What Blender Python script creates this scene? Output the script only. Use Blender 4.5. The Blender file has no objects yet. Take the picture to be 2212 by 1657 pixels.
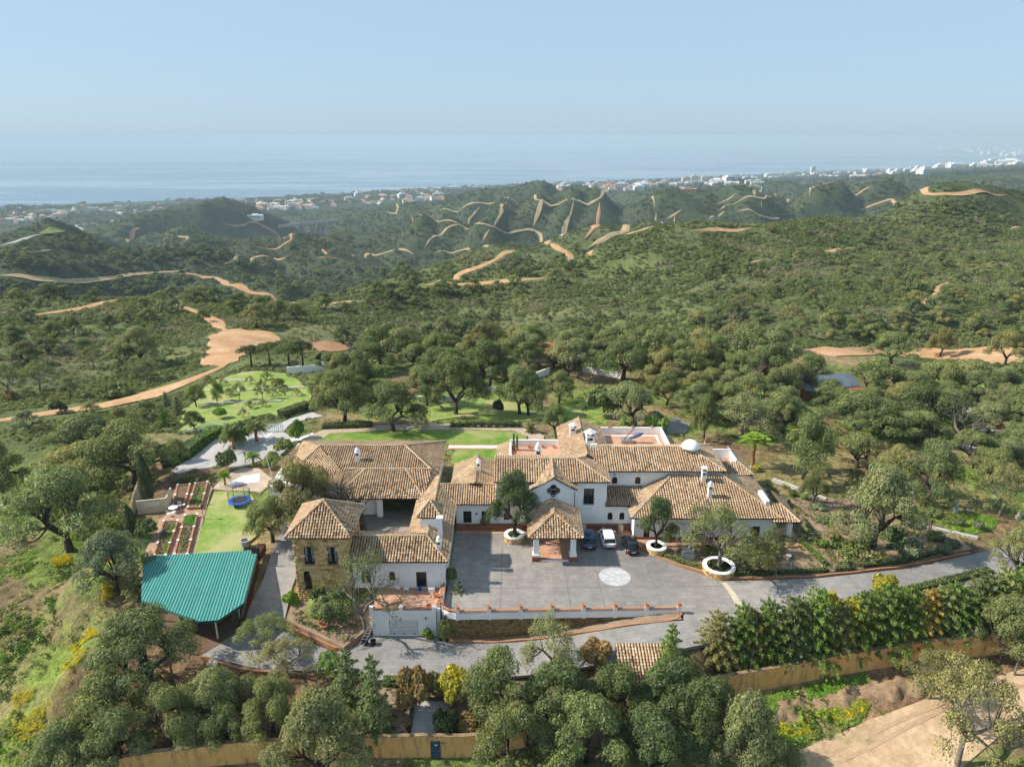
import bpy, bmesh, math, random
import numpy as np
from mathutils import Vector, Matrix
from mathutils.geometry import delaunay_2d_cdt
R = math.radians
random.seed(7); rng = np.random.default_rng(7)
scn = bpy.context.scene
COL = scn.collection

# ---------------------------------------------------------------- camera
# the photo was measured on a 2212 x 1657 copy; focal length in those pixels is 1550
F, CX, CY, TH, CZ = 1550.0, 1106.0, 828.5, R(19.0), 49.0
CT, ST = math.cos(TH), math.sin(TH)
cam_d = bpy.data.cameras.new('camera'); cam = bpy.data.objects.new('camera', cam_d); COL.objects.link(cam)
cam_d.sensor_fit = 'HORIZONTAL'; cam_d.sensor_width = 36.0; cam_d.lens = 36.0 * F / 2212.0
cam_d.clip_start = 1.0; cam_d.clip_end = 400000.0
cam.location = (0, 0, CZ); cam.rotation_euler = (R(90 - 19.0), 0, 0)
scn.camera = cam

# ---------------------------------------------------------------- sky, sun, exposure
SUN_EL, SUN_AZ = 40.0, 3.5            # the sun stands to the left (-X), a little beyond the house (+Y)
sd = Vector((-math.cos(R(SUN_EL)) * math.cos(R(SUN_AZ)), math.cos(R(SUN_EL)) * math.sin(R(SUN_AZ)), math.sin(R(SUN_EL))))
world = bpy.data.worlds.new('World'); scn.world = world; world.use_nodes = True
wn = world.node_tree; wn.nodes.clear()
sky = wn.nodes.new('ShaderNodeTexSky'); sky.sky_type = 'NISHITA'; sky.sun_disc = False
sky.sun_elevation = R(SUN_EL); sky.sun_rotation = math.atan2(sd.x, sd.y)
sky.altitude = 300; sky.air_density = 1.0; sky.dust_density = 1.0; sky.ozone_density = 7.0
bg = wn.nodes.new('ShaderNodeBackground'); bg.inputs['Strength'].default_value = 0.11
wo = wn.nodes.new('ShaderNodeOutputWorld')
veil = wn.nodes.new('ShaderNodeMix'); veil.data_type = 'RGBA'; veil.inputs[0].default_value = 0.84     # the even blue-white veil of a hazy day over the whole sky
veil.inputs[7].default_value = (2.35, 3.2, 3.95, 1)
wn.links.new(sky.outputs[0], veil.inputs[6]); wn.links.new(veil.outputs[2], bg.inputs[0]); wn.links.new(bg.outputs[0], wo.inputs[0])
sl = bpy.data.lights.new('sun', 'SUN'); sl.energy = 4.0; sl.angle = R(0.55); sl.color = (1.0, 0.92, 0.80)
so = bpy.data.objects.new('sun', sl); COL.objects.link(so)
so.rotation_euler = (-sd).to_track_quat('-Z', 'Y').to_euler(); so.location = (-60, 20, 120)
scn.view_settings.view_transform = 'Standard'; scn.view_settings.look = 'None'
scn.view_settings.exposure = 0.86; scn.view_settings.gamma = 1.0
scn.render.engine = 'CYCLES'
cy = scn.cycles
cy.use_denoising = True; cy.max_bounces = 6; cy.diffuse_bounces = 4; cy.glossy_bounces = 2; cy.transmission_bounces = 3
cy.volume_bounces = 1; cy.transparent_max_bounces = 4; cy.use_adaptive_sampling = True; cy.adaptive_threshold = 0.02
cy.caustics_reflective = False; cy.caustics_refractive = False

# ---------------------------------------------------------------- pixel helpers (measuring the place)
def ray(u, v):
    a = (u - CX) / F; b = -(v - CY) / F
    return a, CT + b * ST, -ST + b * CT
def VZ(u, v, z):                      # the point at height z seen at (u, v)
    a, dy, dz = ray(u, v); k = (z - CZ) / dz
    return a * k, dy * k
def ppm(y, z):                        # pixels per metre there
    return F / (y * CT - (z - CZ) * ST)

# ---------------------------------------------------------------- mesh helpers
class MB:
    def __init__(s): s.v = []; s.f = []; s.m = []; s.c = []
    def quad(s, *p, m=0, c=0.5):
        n = len(s.v); s.v.extend(tuple(q) for q in p); s.f.append(tuple(range(n, n + len(p)))); s.m.append(m); s.c.append(c); return s
    def box(s, x0, x1, y0, y1, z0, z1, m=0, c=0.5, rz=0, piv=None):
        P = [(x0,y0,z0),(x1,y0,z0),(x1,y1,z0),(x0,y1,z0),(x0,y0,z1),(x1,y0,z1),(x1,y1,z1),(x0,y1,z1)]
        if rz:
            px, py = piv or ((x0+x1)/2, (y0+y1)/2); ca, sa = math.cos(rz), math.sin(rz)
            P = [(px+(x-px)*ca-(y-py)*sa, py+(x-px)*sa+(y-py)*ca, z) for x,y,z in P]
        n = len(s.v); s.v += P
        for q in ((0,3,2,1),(4,5,6,7),(0,1,5,4),(1,2,6,5),(2,3,7,6),(3,0,4,7)):
            s.f.append(tuple(n+i for i in q)); s.m.append(m); s.c.append(c)
        return s
    def prism(s, pts, z0, z1, m=0, c=0.5):
        n = len(s.v); k = len(pts)
        s.v += [(p[0],p[1],z0) for p in pts] + [(p[0],p[1],z1) for p in pts]
        s.f += [tuple(n+i for i in reversed(range(k))), tuple(n+k+i for i in range(k))]; s.m += [m,m]; s.c += [c,c]
        for i in range(k):
            j = (i+1) % k; s.f.append((n+i,n+j,n+k+j,n+k+i)); s.m.append(m); s.c.append(c)
        return s
    def tube(s, pts, rad, n=6, m=0, c=0.5, cap=True):
        pts = [Vector(p) for p in pts]
        if not hasattr(rad, '__len__'): rad = [rad]*len(pts)
        base = len(s.v); prev = None
        for i, p in enumerate(pts):
            d = (pts[min(i+1,len(pts)-1)] - pts[max(i-1,0)]).normalized()
            a = d.cross(Vector((0,0,1)) if abs(d.z) < .9 else Vector((1,0,0))).normalized()
            if prev is not None and a.dot(prev) < 0: a = -a
            prev = a; b = d.cross(a)
            for k in range(n):
                t = 2*math.pi*k/n; q = p + (a*math.cos(t) + b*math.sin(t))*rad[i]; s.v.append(tuple(q))
        for i in range(len(pts)-1):
            for k in range(n):
                k2 = (k+1)%n; s.f.append((base+i*n+k, base+i*n+k2, base+(i+1)*n+k2, base+(i+1)*n+k)); s.m.append(m); s.c.append(c)
        if cap:
            s.f.append(tuple(base+k for k in reversed(range(n)))); s.f.append(tuple(base+(len(pts)-1)*n+k for k in range(n))); s.m += [m,m]; s.c += [c,c]
        return s
    def lathe(s, prof, cx=0, cy=0, z=0, n=14, m=0, c=0.5):
        b = len(s.v)
        for r, h in prof:
            for k in range(n):
                t = 2*math.pi*k/n; s.v.append((cx+r*math.cos(t), cy+r*math.sin(t), z+h))
        for i in range(len(prof)-1):
            for k in range(n):
                k2 = (k+1)%n; s.f.append((b+i*n+k,b+i*n+k2,b+(i+1)*n+k2,b+(i+1)*n+k)); s.m.append(m); s.c.append(c)
        s.f.append(tuple(b+k for k in reversed(range(n)))); s.f.append(tuple(b+(len(prof)-1)*n+k for k in range(n))); s.m += [m,m]; s.c += [c,c]
        return s
    def build(s, name, mats, parent=None, smooth=False, loc=None):
        me = bpy.data.meshes.new(name); me.from_pydata(s.v, [], s.f)
        for mm in (mats if isinstance(mats, (list, tuple)) else [mats]): me.materials.append(mm)
        if any(s.m): me.polygons.foreach_set('material_index', s.m)
        if smooth: me.polygons.foreach_set('use_smooth', [True]*len(s.f))
        if any(q != 0.5 for q in s.c):
            at = me.attributes.new('rnd', 'FLOAT', 'FACE'); at.data.foreach_set('value', s.c)
        me.update()
        return link(name, me, parent, loc)

def link(name, data, parent=None, loc=None):
    o = bpy.data.objects.new(name, data); COL.objects.link(o)
    if parent: o.parent = parent
    if loc is not None: o.location = loc
    return o
def tag(o, label, cat, group=None):
    o['label'] = label; o['category'] = cat
    if group: o['group'] = group
    return o
def empty(name, loc=(0,0,0), rz=0):
    o = link(name, None, None, loc); o.rotation_euler = (0,0,rz); return o
def thing(name, label, cat, loc=(0,0,0), rz=0, group=None): return tag(empty(name, loc, rz), label, cat, group)
def structure(o): o['kind'] = 'structure'; return o
def stuff(o): o['kind'] = 'stuff'; return o
def ordinals(objs):                    # things nothing but their place tells apart: count them from the left of the picture
    objs.sort(key=lambda o: o.location.x/max(1.0, o.location.y*CT-(o.location.z-CZ)*ST))
    for i, o in enumerate(objs, 1):
        suf = 'th' if 10 <= i % 100 <= 20 else {1:'st',2:'nd',3:'rd'}.get(i % 10, 'th')
        o['label'] = o['label'] + f', {i}{suf} from the left'
def copy_tree(o, parent=None):
    c = o.copy(); COL.objects.link(c); c.parent = parent
    for ch in list(o.children): copy_tree(ch, c)
    return c
def bulk_mesh(name, V, Fq, mats, rnd=None, smooth=False):
    """numpy verts (n,3) and quads (k,4) -> mesh"""
    me = bpy.data.meshes.new(name); me.vertices.add(len(V)); me.vertices.foreach_set('co', np.asarray(V, np.float32).ravel())
    k = Fq.shape[1]; me.loops.add(Fq.size); me.loops.foreach_set('vertex_index', Fq.astype(np.int32).ravel())
    me.polygons.add(len(Fq)); me.polygons.foreach_set('loop_start', np.arange(0, Fq.size, k, dtype=np.int32))
    if smooth: me.polygons.foreach_set('use_smooth', np.ones(len(Fq), bool))
    for mm in (mats if isinstance(mats, (list, tuple)) else [mats]): me.materials.append(mm)
    if rnd is not None:
        at = me.attributes.new('rnd', 'FLOAT', 'FACE'); at.data.foreach_set('value', np.asarray(rnd, np.float32))
    me.update(); me.validate(); return me

# ---------------------------------------------------------------- materials
def N(t, kind, **kw):
    n = t.nodes.new('ShaderNode' + kind)
    for k, v in kw.items():
        if k.startswith('i_'):
            key = k[2:]; n.inputs[int(key) if key.isdigit() else key.replace('_', ' ')].default_value = v
        else: setattr(n, k, v)
    return n
def new_mat(name, rough=0.85, spec=0.25):
    m = bpy.data.materials.new(name); m.use_nodes = True; t = m.node_tree; t.nodes.clear()
    out = N(t, 'OutputMaterial'); b = N(t, 'BsdfPrincipled'); b.inputs['Roughness'].default_value = rough
    b.inputs['Specular IOR Level'].default_value = spec
    t.links.new(b.outputs[0], out.inputs[0]); return m, t, b
def ramp(t, fac, stops, interp='LINEAR'):
    r = N(t, 'ValToRGB'); e = r.color_ramp.elements; r.color_ramp.interpolation = interp
    while len(e) < len(stops): e.new(0.5)
    for q, (p, c) in zip(e, stops): q.position = p; q.color = (*c, 1) if len(c) == 3 else c
    if fac is not None: t.links.new(fac, r.inputs[0])
    return r.outputs[0]
def noise(t, vec, scale, detail=4, rough=0.6, dist=0.0):
    n = N(t, 'TexNoise'); n.inputs['Scale'].default_value = scale; n.inputs['Detail'].default_value = detail
    n.inputs['Roughness'].default_value = rough; n.inputs['Distortion'].default_value = dist
    if vec is not None: t.links.new(vec, n.inputs['Vector'])
    return n.outputs['Fac']
def mix(t, fac, a, b, mode='MIX'):
    n = N(t, 'Mix', data_type='RGBA', blend_type=mode)
    for s, v in ((n.inputs[0], fac), (n.inputs[6], a), (n.inputs[7], b)):
        if hasattr(v, 'links') or isinstance(v, bpy.types.NodeSocket): t.links.new(v, s)
        else: s.default_value = v if isinstance(v, (int, float)) else (*v, 1)
    return n.outputs[2]
def pos(t): return N(t, 'NewGeometry').outputs['Position']
def bump(t, b, h, strength=0.3, dist=0.05):
    n = N(t, 'Bump'); n.inputs['Strength'].default_value = strength; n.inputs['Distance'].default_value = dist
    t.links.new(h, n.inputs['Height']); t.links.new(n.outputs[0], b.inputs['Normal'])
def simple(name, c1, c2=None, scale=1.5, rough=0.85, spec=0.25, fine=None, bmp=0.0, metal=0.0, coat=0.0):
    """two-colour mottled surface: a broad stain noise and a finer one"""
    m, t, b = new_mat(name, rough, spec)
    c2 = c2 or tuple(x*0.8 for x in c1); p = pos(t)
    n1 = noise(t, p, scale, 5, 0.65); col = ramp(t, n1, [(0.3, c2), (0.65, c1)])
    if fine:
        n2 = noise(t, p, fine, 3, 0.7); col = mix(t, ramp(t, n2, [(0.35, (0.35,)*3), (0.6, (0,)*3)]), col, tuple(x*0.55 for x in c2))
    t.links.new(col, b.inputs['Base Color'])
    if bmp: bump(t, b, noise(t, p, fine or scale*8, 3), bmp)
    b.inputs['Metallic'].default_value = metal
    if coat: b.inputs['Coat Weight'].default_value = coat; b.inputs['Coat Roughness'].default_value = 0.05
    return m

M = {}
M['white'] = simple('white_render', (0.88,0.87,0.855), (0.78,0.765,0.74), 0.5)
M['whitetrim'] = simple('white_trim', (0.88,0.87,0.86), (0.80,0.79,0.77), 1.0)
M['cream'] = simple('cream_render', (0.66,0.58,0.42), (0.5,0.42,0.29), 0.6, fine=4)
M['dark'] = simple('dark_opening', (0.012,0.011,0.010), (0.02,0.018,0.016), 1.0, rough=0.6)
M['wood'] = simple('dark_wood', (0.085,0.04,0.022), (0.05,0.024,0.014), 3, rough=0.55, fine=20)
M['iron'] = simple('black_iron', (0.015,0.015,0.016), (0.03,0.028,0.026), 3, rough=0.45)
M['steel'] = simple('grey_steel', (0.45,0.45,0.44), (0.36,0.36,0.35), 4, rough=0.4, metal=0.7)
M['plinth'] = simple('terracotta_plinth', (0.30,0.125,0.07), (0.20,0.08,0.05), 1.2, fine=7)
M['pot'] = simple('terracotta_pot', (0.48,0.20,0.095), (0.36,0.14,0.07), 3, fine=15)
M['lattice'] = simple('terracotta_lattice', (0.52,0.23,0.11), (0.36,0.15,0.08), 2, fine=9)
M['brickedge'] = simple('brick_edging', (0.44,0.22,0.12), (0.32,0.155,0.085), 1.0, fine=9)
M['bark'] = simple('oak_bark', (0.085,0.068,0.052), (0.03,0.023,0.018), 3, fine=14, bmp=0.6)
M['barkpale'] = simple('pale_bark', (0.24,0.21,0.17), (0.12,0.10,0.08), 3, fine=14)
M['palmbark'] = simple('palm_bark', (0.36,0.17,0.07), (0.20,0.10,0.05), 4, fine=10)
M['plastic'] = simple('black_plastic', (0.012,0.012,0.013), (0.02,0.02,0.02), 4, rough=0.4)
M['stonestat'] = simple('weathered_stone', (0.55,0.53,0.48), (0.34,0.33,0.30), 3, fine=14)
M['tyre'] = simple('tyre_rubber', (0.014,0.014,0.014), (0.02,0.02,0.02), 5, rough=0.8)
M['blue'] = simple('blue_cover', (0.02,0.11,0.5), (0.015,0.08,0.38), 3, rough=0.5)
M['mesh'] = simple('dark_netting', (0.03,0.035,0.04), (0.05,0.05,0.055), 10)
M['gravelwhite'] = simple('white_gravel', (0.72,0.73,0.74), (0.5,0.5,0.5), 3, fine=12)

def glass(name, col=(0.012,0.014,0.016), rough=0.08):
    m, t, b = new_mat(name, rough, 0.5); b.inputs['Base Color'].default_value = (*col, 1); return m
M['pane'] = glass('window_pane'); M['carglass'] = glass('car_glass', (0.008,0.01,0.012), 0.04)
def paint(name, c, rough=0.28):
    m, t, b = new_mat(name, rough, 0.5); p = pos(t)
    col = ramp(t, noise(t, p, 1.6, 3), [(0.3, tuple(x*0.85 for x in c)), (0.7, c)]); t.links.new(col, b.inputs['Base Color'])
    b.inputs['Coat Weight'].default_value = 0.7; b.inputs['Coat Roughness'].default_value = 0.06; return m
M['carblue'] = paint('blue_car_paint', (0.012,0.05,0.14)); M['carwhite'] = paint('white_car_paint', (0.78,0.78,0.77)); M['carblack'] = paint('black_car_paint', (0.008,0.009,0.011))
def plain(name, c, rough=0.5, emit=0):
    m, t, b = new_mat(name, rough, 0.3); p = pos(t)
    col = ramp(t, noise(t, p, 9, 2), [(0.3, tuple(x*0.88 for x in c)), (0.7, c)]); t.links.new(col, b.inputs['Base Color']); return m
M['red'] = plain('red_lamp_lens', (0.45,0.02,0.02)); M['plate'] = plain('number_plate', (0.75,0.75,0.74)); M['chrome'] = plain('rim_alloy', (0.45,0.45,0.46), 0.3)
M['navy'] = plain('navy_door_paint', (0.035,0.06,0.10)); M['sign'] = plain('small_sign', (0.7,0.7,0.68)); M['cloth'] = plain('blue_canvas', (0.08,0.12,0.26), 0.9)
M['gdoor'] = plain('garage_door_paint', (0.66,0.67,0.68), .5)
M['curtain'] = plain('grey_curtain', (0.25,0.25,0.26), 0.9)

def rnd_mat(name, stops, objrand=False, nscale=0.5, dirt=(0.05,0.04,0.035), dirtamt=0.6, rough=0.9, finescale=6, tone=None):
    """pieces whose colour comes from a per-piece number (face attribute, or the object's own random number), plus lichen patches"""
    m, t, b = new_mat(name, rough, 0.2); p = pos(t)
    if objrand: fac = N(t, 'ObjectInfo').outputs['Random']
    else: fac = N(t, 'Attribute', attribute_name='rnd').outputs['Fac']
    col = ramp(t, fac, stops)
    n1 = noise(t, p, nscale, 5, 0.7); n2 = noise(t, p, finescale, 3, 0.7)
    mul = N(t, 'Math', operation='MULTIPLY'); t.links.new(ramp(t, n1, [(0.42,(0,)*3),(0.66,(1,)*3)]), mul.inputs[0]); t.links.new(ramp(t, n2, [(0.40,(0,)*3),(0.62,(1,)*3)]), mul.inputs[1])
    m2 = N(t, 'Math', operation='MULTIPLY', i_1=dirtamt); t.links.new(mul.outputs[0], m2.inputs[0])
    col = mix(t, m2.outputs[0], col, dirt)
    if tone: col = mix(t, ramp(t, noise(t, p, 0.13, 3), [(0.38,(0,)*3),(0.62,(0.5,)*3)]), col, tone)
    t.links.new(col, b.inputs['Base Color']); return m
TILE = [(0.0,(0.13,0.09,0.06)),(0.14,(0.35,0.19,0.11)),(0.34,(0.44,0.295,0.175)),(0.66,(0.52,0.38,0.24)),(0.9,(0.62,0.49,0.335)),(1.0,(0.29,0.20,0.13))]
M['tile'] = rnd_mat('roof_tile', TILE, dirtamt=0.9, tone=(0.36,0.235,0.14)); M['tileo'] = rnd_mat('roof_tile_single', TILE, True, dirtamt=0.9, tone=(0.36,0.235,0.14))
M['tilebed'] = simple('roof_bed', (0.085,0.05,0.032), (0.045,0.03,0.02), 1.0, fine=6)
STONE = [(0.0,(0.28,0.165,0.07)),(0.2,(0.56,0.35,0.145)),(0.5,(0.70,0.47,0.20)),(0.8,(0.78,0.57,0.28)),(1.0,(0.54,0.27,0.11))]
M['stone'] = rnd_mat('golden_stone', STONE, dirtamt=0.45, finescale=9); M['stoneo'] = rnd_mat('golden_stone_single', STONE, True, dirtamt=0.45, finescale=9)
M['mortar'] = simple('stone_mortar', (0.62,0.44,0.21), (0.45,0.30,0.14), 2, fine=10)
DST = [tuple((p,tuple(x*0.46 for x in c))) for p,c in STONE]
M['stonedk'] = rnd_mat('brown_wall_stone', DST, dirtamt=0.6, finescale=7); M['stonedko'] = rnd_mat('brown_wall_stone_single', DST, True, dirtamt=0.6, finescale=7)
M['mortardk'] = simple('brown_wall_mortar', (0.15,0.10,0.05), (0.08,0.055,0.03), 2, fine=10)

def leaf_mat(name, instancer=False, trans=0.27):
    """foliage: tint from the object's colour (or the instance), each leaf varied by its own number"""
    m = bpy.data.materials.new(name); m.use_nodes = True; t = m.node_tree; t.nodes.clear()
    out = N(t, 'OutputMaterial')
    if instancer: base = N(t, 'Attribute', attribute_name='tint', attribute_type='INSTANCER').outputs['Color']
    else: base = N(t, 'ObjectInfo').outputs['Color']
    fac = N(t, 'Attribute', attribute_name='rnd').outputs['Fac']
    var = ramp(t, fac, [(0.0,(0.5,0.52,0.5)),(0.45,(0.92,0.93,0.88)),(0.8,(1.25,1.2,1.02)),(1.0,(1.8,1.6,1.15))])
    col = mix(t, 1.0, base, var, 'MULTIPLY')
    d = N(t, 'BsdfDiffuse'); tr = N(t, 'BsdfTranslucent'); g = N(t, 'BsdfGlossy'); g.inputs['Roughness'].default_value = 0.45; g.inputs['Color'].default_value = (0.5,0.5,0.5,1)
    t.links.new(col, d.inputs[0]); t.links.new(mix(t, 1.0, col, (1.15,1.1,0.5), 'MULTIPLY'), tr.inputs[0])
    a = N(t, 'MixShader'); a.inputs[0].default_value = trans; t.links.new(d.outputs[0], a.inputs[1]); t.links.new(tr.outputs[0], a.inputs[2])
    c = N(t, 'MixShader'); c.inputs[0].default_value = 0.035; t.links.new(a.outputs[0], c.inputs[1]); t.links.new(g.outputs[0], c.inputs[2])
    t.links.new(c.outputs[0], out.inputs[0]); return m
M['leaf'] = leaf_mat('foliage'); M['leafi'] = leaf_mat('foliage_scrub', True)
# ================================================================= TERRAIN
SEA = -310.0
_tab = rng.random((256, 256))
def vnoise(x, y):
    xi = np.floor(x).astype(int); yi = np.floor(y).astype(int); fx = x - xi; fy = y - yi
    fx = fx*fx*fx*(fx*(fx*6-15)+10); fy = fy*fy*fy*(fy*(fy*6-15)+10)
    a = _tab[xi & 255, yi & 255]; b = _tab[(xi+1) & 255, yi & 255]; c = _tab[xi & 255, (yi+1) & 255]; d = _tab[(xi+1) & 255, (yi+1) & 255]
    return (a*(1-fx)+b*fx)*(1-fy) + (c*(1-fx)+d*fx)*fy
def fbm(x, y, w, o=4, g=0.5):
    s = 0; a = 1.0; tot = 0
    for k in range(o):
        s = s + a*(vnoise(x/w + 17.3*k, y/w + 5.1*k) - 0.5); tot += a*0.5; a *= g; w *= 0.5
    return s/tot
def sstep(a, b, x):
    t = np.clip((x-a)/(b-a), 0, 1); return t*t*(3-2*t)
def inpoly(x, y, poly):
    r = np.zeros(np.shape(x), bool); n = len(poly)
    for i in range(n):
        x0, y0 = poly[i]; x1, y1 = poly[(i+1) % n]
        if y0 == y1: continue
        c = ((y0 > y) != (y1 > y)) & (x < (x1-x0)*(y-y0)/(y1-y0) + x0); r ^= c
    return r
def segdist(x, y, pts, closed=False):
    d = np.full(np.shape(x), 1e9); P = list(pts) + ([pts[0]] if closed else [])
    for (x0,y0),(x1,y1) in zip(P[:-1], P[1:]):
        L = (x1-x0)**2 + (y1-y0)**2 + 1e-9; t = np.clip(((x-x0)*(x1-x0)+(y-y0)*(y1-y0))/L, 0, 1)
        d = np.minimum(d, np.hypot(x-x0-t*(x1-x0), y-y0-t*(y1-y0)))
    return d
def sdf(x, y, poly):
    d = segdist(x, y, poly, True); return np.where(inpoly(x, y, poly), -d, d)

# control points: pixel column, pixel row, forward distance (m); the height follows
CP = """
0 1657 54|0 1500 61|0 1400 67|0 1300 75|0 1200 85|0 1100 98|0 1000 115|0 900 140|0 850 158|0 800 180|0 750 205|0 700 240|60 668 275|150 655 292
300 1657 52|300 1500 60|250 1300 73|200 1150 90|300 1000 108|250 900 135|250 830 165|250 760 202|300 700 250|330 660 296
500 1640 52|560 1520 57|560 1440 61|430 900 131|430 860 145|430 810 165|530 740 212|480 690 260|390 650 305|540 668 300|640 672 292
700 900 127|700 830 148|690 760 186|720 700 250
930 1640 51.5|1100 900 125|1100 850 139|1100 800 158|1100 765 178|1000 735 255|1000 690 292|1000 650 325
1300 1640 52|1300 900 125|1350 800 158|1350 755 182|1300 720 262|1300 660 305|1300 610 345
1600 1640 52|1600 900 125|1600 800 157|1600 740 205|1600 680 252|1600 600 330|1600 530 405
1800 1600 54|1800 1480 59|1750 1657 51.5|1900 900 127|1900 800 158|1900 770 174|1900 700 228|1900 600 328|1900 520 410|1900 470 470
2212 1657 50|2212 1550 55|2212 1450 60.5|2212 1350 65.5|2212 1250 73.5|2212 1100 90|2212 1000 107|2212 900 130|2212 800 163|2212 770 178|2212 700 226|2212 600 322|2212 520 408|2212 430 520|2212 345 650|2104 379 600|2000 398 575
1850 449 512|1700 478 478|1625 494 452|1500 505 440|1384 520 420|1280 549 400|1210 592 362|1100 602 348|930 612 338|770 645 320|690 662 305
960 607 520|1060 575 560|1180 529 640|1240 535 615|1285 551 585|1100 590 500|850 620 500|760 645 470|1350 520 620|1420 505 650
700 655 500|600 660 480|480 640 500|540 640 600|620 600 690|700 575 760|800 590 640
0 640 480|150 640 470|300 640 500|0 592 720|60 590 730|190 607 690|300 598 730|410 588 760|500 600 740
0 566 1080|150 556 1150|300 548 1220|450 552 1230|560 556 1200|640 566 1120|730 545 1200|820 555 1150
0 530 1600|150 520 1700|300 515 1750|330 500 1950|420 490 1950|520 480 1950|600 492 1850|640 520 1650|560 530 1600|720 520 1500
740 505 1750|720 480 1950|760 468 2050
860 540 1280|1000 545 1250|1120 535 1230|1250 530 1240|1360 515 1250|900 500 1500|1050 490 1500|1200 480 1500|1350 475 1500
800 468 1830|860 455 1850|910 449 1850|1000 444 1840|1100 436 1820|1200 433 1800|1290 424 1800|1350 428 1780|1440 440 1700|1500 447 1620
1450 490 1100|1520 470 1300|1480 500 900|1600 470 1250|1560 450 1500|1650 462 1000|1700 440 1350|1760 425 1500|1640 425 1800|1800 410 1750|1850 425 1250|1900 400 1700|1980 395 1500|1950 415 1000
0 500 2150|0 480 2600|0 465 3150|150 470 2800|150 455 3350|300 478 2600|300 458 3200|300 444 3900|450 462 2900|450 445 3700|600 465 2500|600 445 3400|750 450 2700|750 432 3900
900 435 3000|900 420 4300|1050 425 3300|1050 410 4700|1250 412 3500|1250 402 4900|1450 420 2600|1400 400 4600|1550 408 3400|1600 392 5300|1750 400 2600|1750 385 5600|1900 385 3500|1900 376 5600|2050 372 4500|2212 362 4500|2212 352 7000|2050 362 7000
"""
XYZ = []
for tok in CP.replace('\n', '|').split('|'):
    if not tok.strip(): continue
    u, v, y = map(float, tok.split()); a, dy, dz = ray(u, v); k = y/dy; XYZ.append((a*k, y, max(CZ+dz*k, SEA+6)))
# valleys behind the near crests, the sea bed, the ground beside and behind the camera
for x, y, z in ((-230,400,-62),(-120,430,-66),(-60,400,-62),(20,440,-60),(110,480,-60),(200,540,-58),(300,620,-56),(420,700,-40),(520,900,-30),(-420,900,-130),(-200,900,-125),(0,950,-118),(150,900,-96),(300,850,-75),
                (0,210,-19),(60,208,-18),(120,205,-16),(180,200,-9),(-40,215,-20),(-70,210,-14),(700,1250,-50),(900,1500,-50),
                (-80,0,-24),(-40,0,-22),(0,0,-20),(40,0,-18),(80,0,-16),(0,30,-13),(-40,30,-16),(40,30,-10),(0,-40,-30),(-60,-40,-34),(60,-40,-26)): XYZ.append((x,y,z))
COAST = [(0,447),(200,440),(400,432),(600,425),(800,415),(1000,405),(1250,394),(1500,385),(1750,373),(2000,365),(2300,352)]
COASTW = [VZ(u, v, SEA) for u, v in COAST]
cxs = np.array([p[0]/(p[1]+60) for p in COASTW]); cys = np.array([p[1] for p in COASTW])
for p in COASTW: XYZ.append((p[0]*.985, p[1]*.985, SEA+2.5)); XYZ.append((p[0]*1.12, p[1]*1.12, SEA-16)); XYZ.append((p[0]*1.6, p[1]*1.6, SEA-20))
XYZ = np.array(XYZ)
B0 = 60.0
def warp(x, y): return np.stack([x/(y+B0), np.log(np.maximum(y+B0, 5))], -1)
W = warp(XYZ[:,0], XYZ[:,1])
for i in range(len(W)): pass
def phi(d2): return 0.5*d2*np.log(d2+1e-12)
n = len(W); A = np.zeros((n+3, n+3)); D2 = ((W[:,None]-W[None])**2).sum(-1)
A[:n,:n] = phi(D2) + np.eye(n)*4e-4; A[:n,n] = 1; A[:n,n+1:] = W; A[n,:n] = 1; A[n+1:,:n] = W.T
sol = np.linalg.solve(A, np.concatenate([XYZ[:,2], np.zeros(3)]))
def tps(x, y):
    q = warp(x.ravel(), y.ravel()); out = np.zeros(len(q))
    for i in range(0, len(q), 20000):
        c = q[i:i+20000]; d = ((c[:,None]-W[None])**2).sum(-1); out[i:i+20000] = phi(d) @ sol[:n] + sol[n] + c @ sol[n+1:]
    return out.reshape(x.shape)

def ramp_z(x):                         # the service drive: low by the garage, level with the courtyard at its right end
    return -3.0*(1-sstep(-3.0, 19.0, x))
def left_drive_z(y): return -3.0 + 3.0*sstep(64.0, 84.0, y)
def estate(x, y, z):
    def blend(z, zz, m): return z*(1-m) + zz*m
    m = sstep(7, 0, sdf(x, y, [(-26,66.8),(64,66.8),(72,84),(62,110),(30,119),(-32,119),(-27,90)]))
    z = blend(z, -0.16, m)
    m = sstep(7, 0, sdf(x, y, [(-50,74),(-26,74),(-26,103),(-52,103)])); z = blend(z, -0.45, m)
    m = sstep(3.0, 0, sdf(x, y, [(-46,60.5),(19,60.5),(19,66.2),(-3,66.2),(-7.2,68.6),(-17,68.6),(-17,66),(-26,66),(-27,73),(-46,73)])); z = blend(z, ramp_z(x)-0.25, m)
    m = sstep(2.5, 0, sdf(x, y, [(-31,62),(-24.6,62),(-24.6,84),(-31,84)])); z = blend(z, left_drive_z(y)-0.2, m)
    return z
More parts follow.
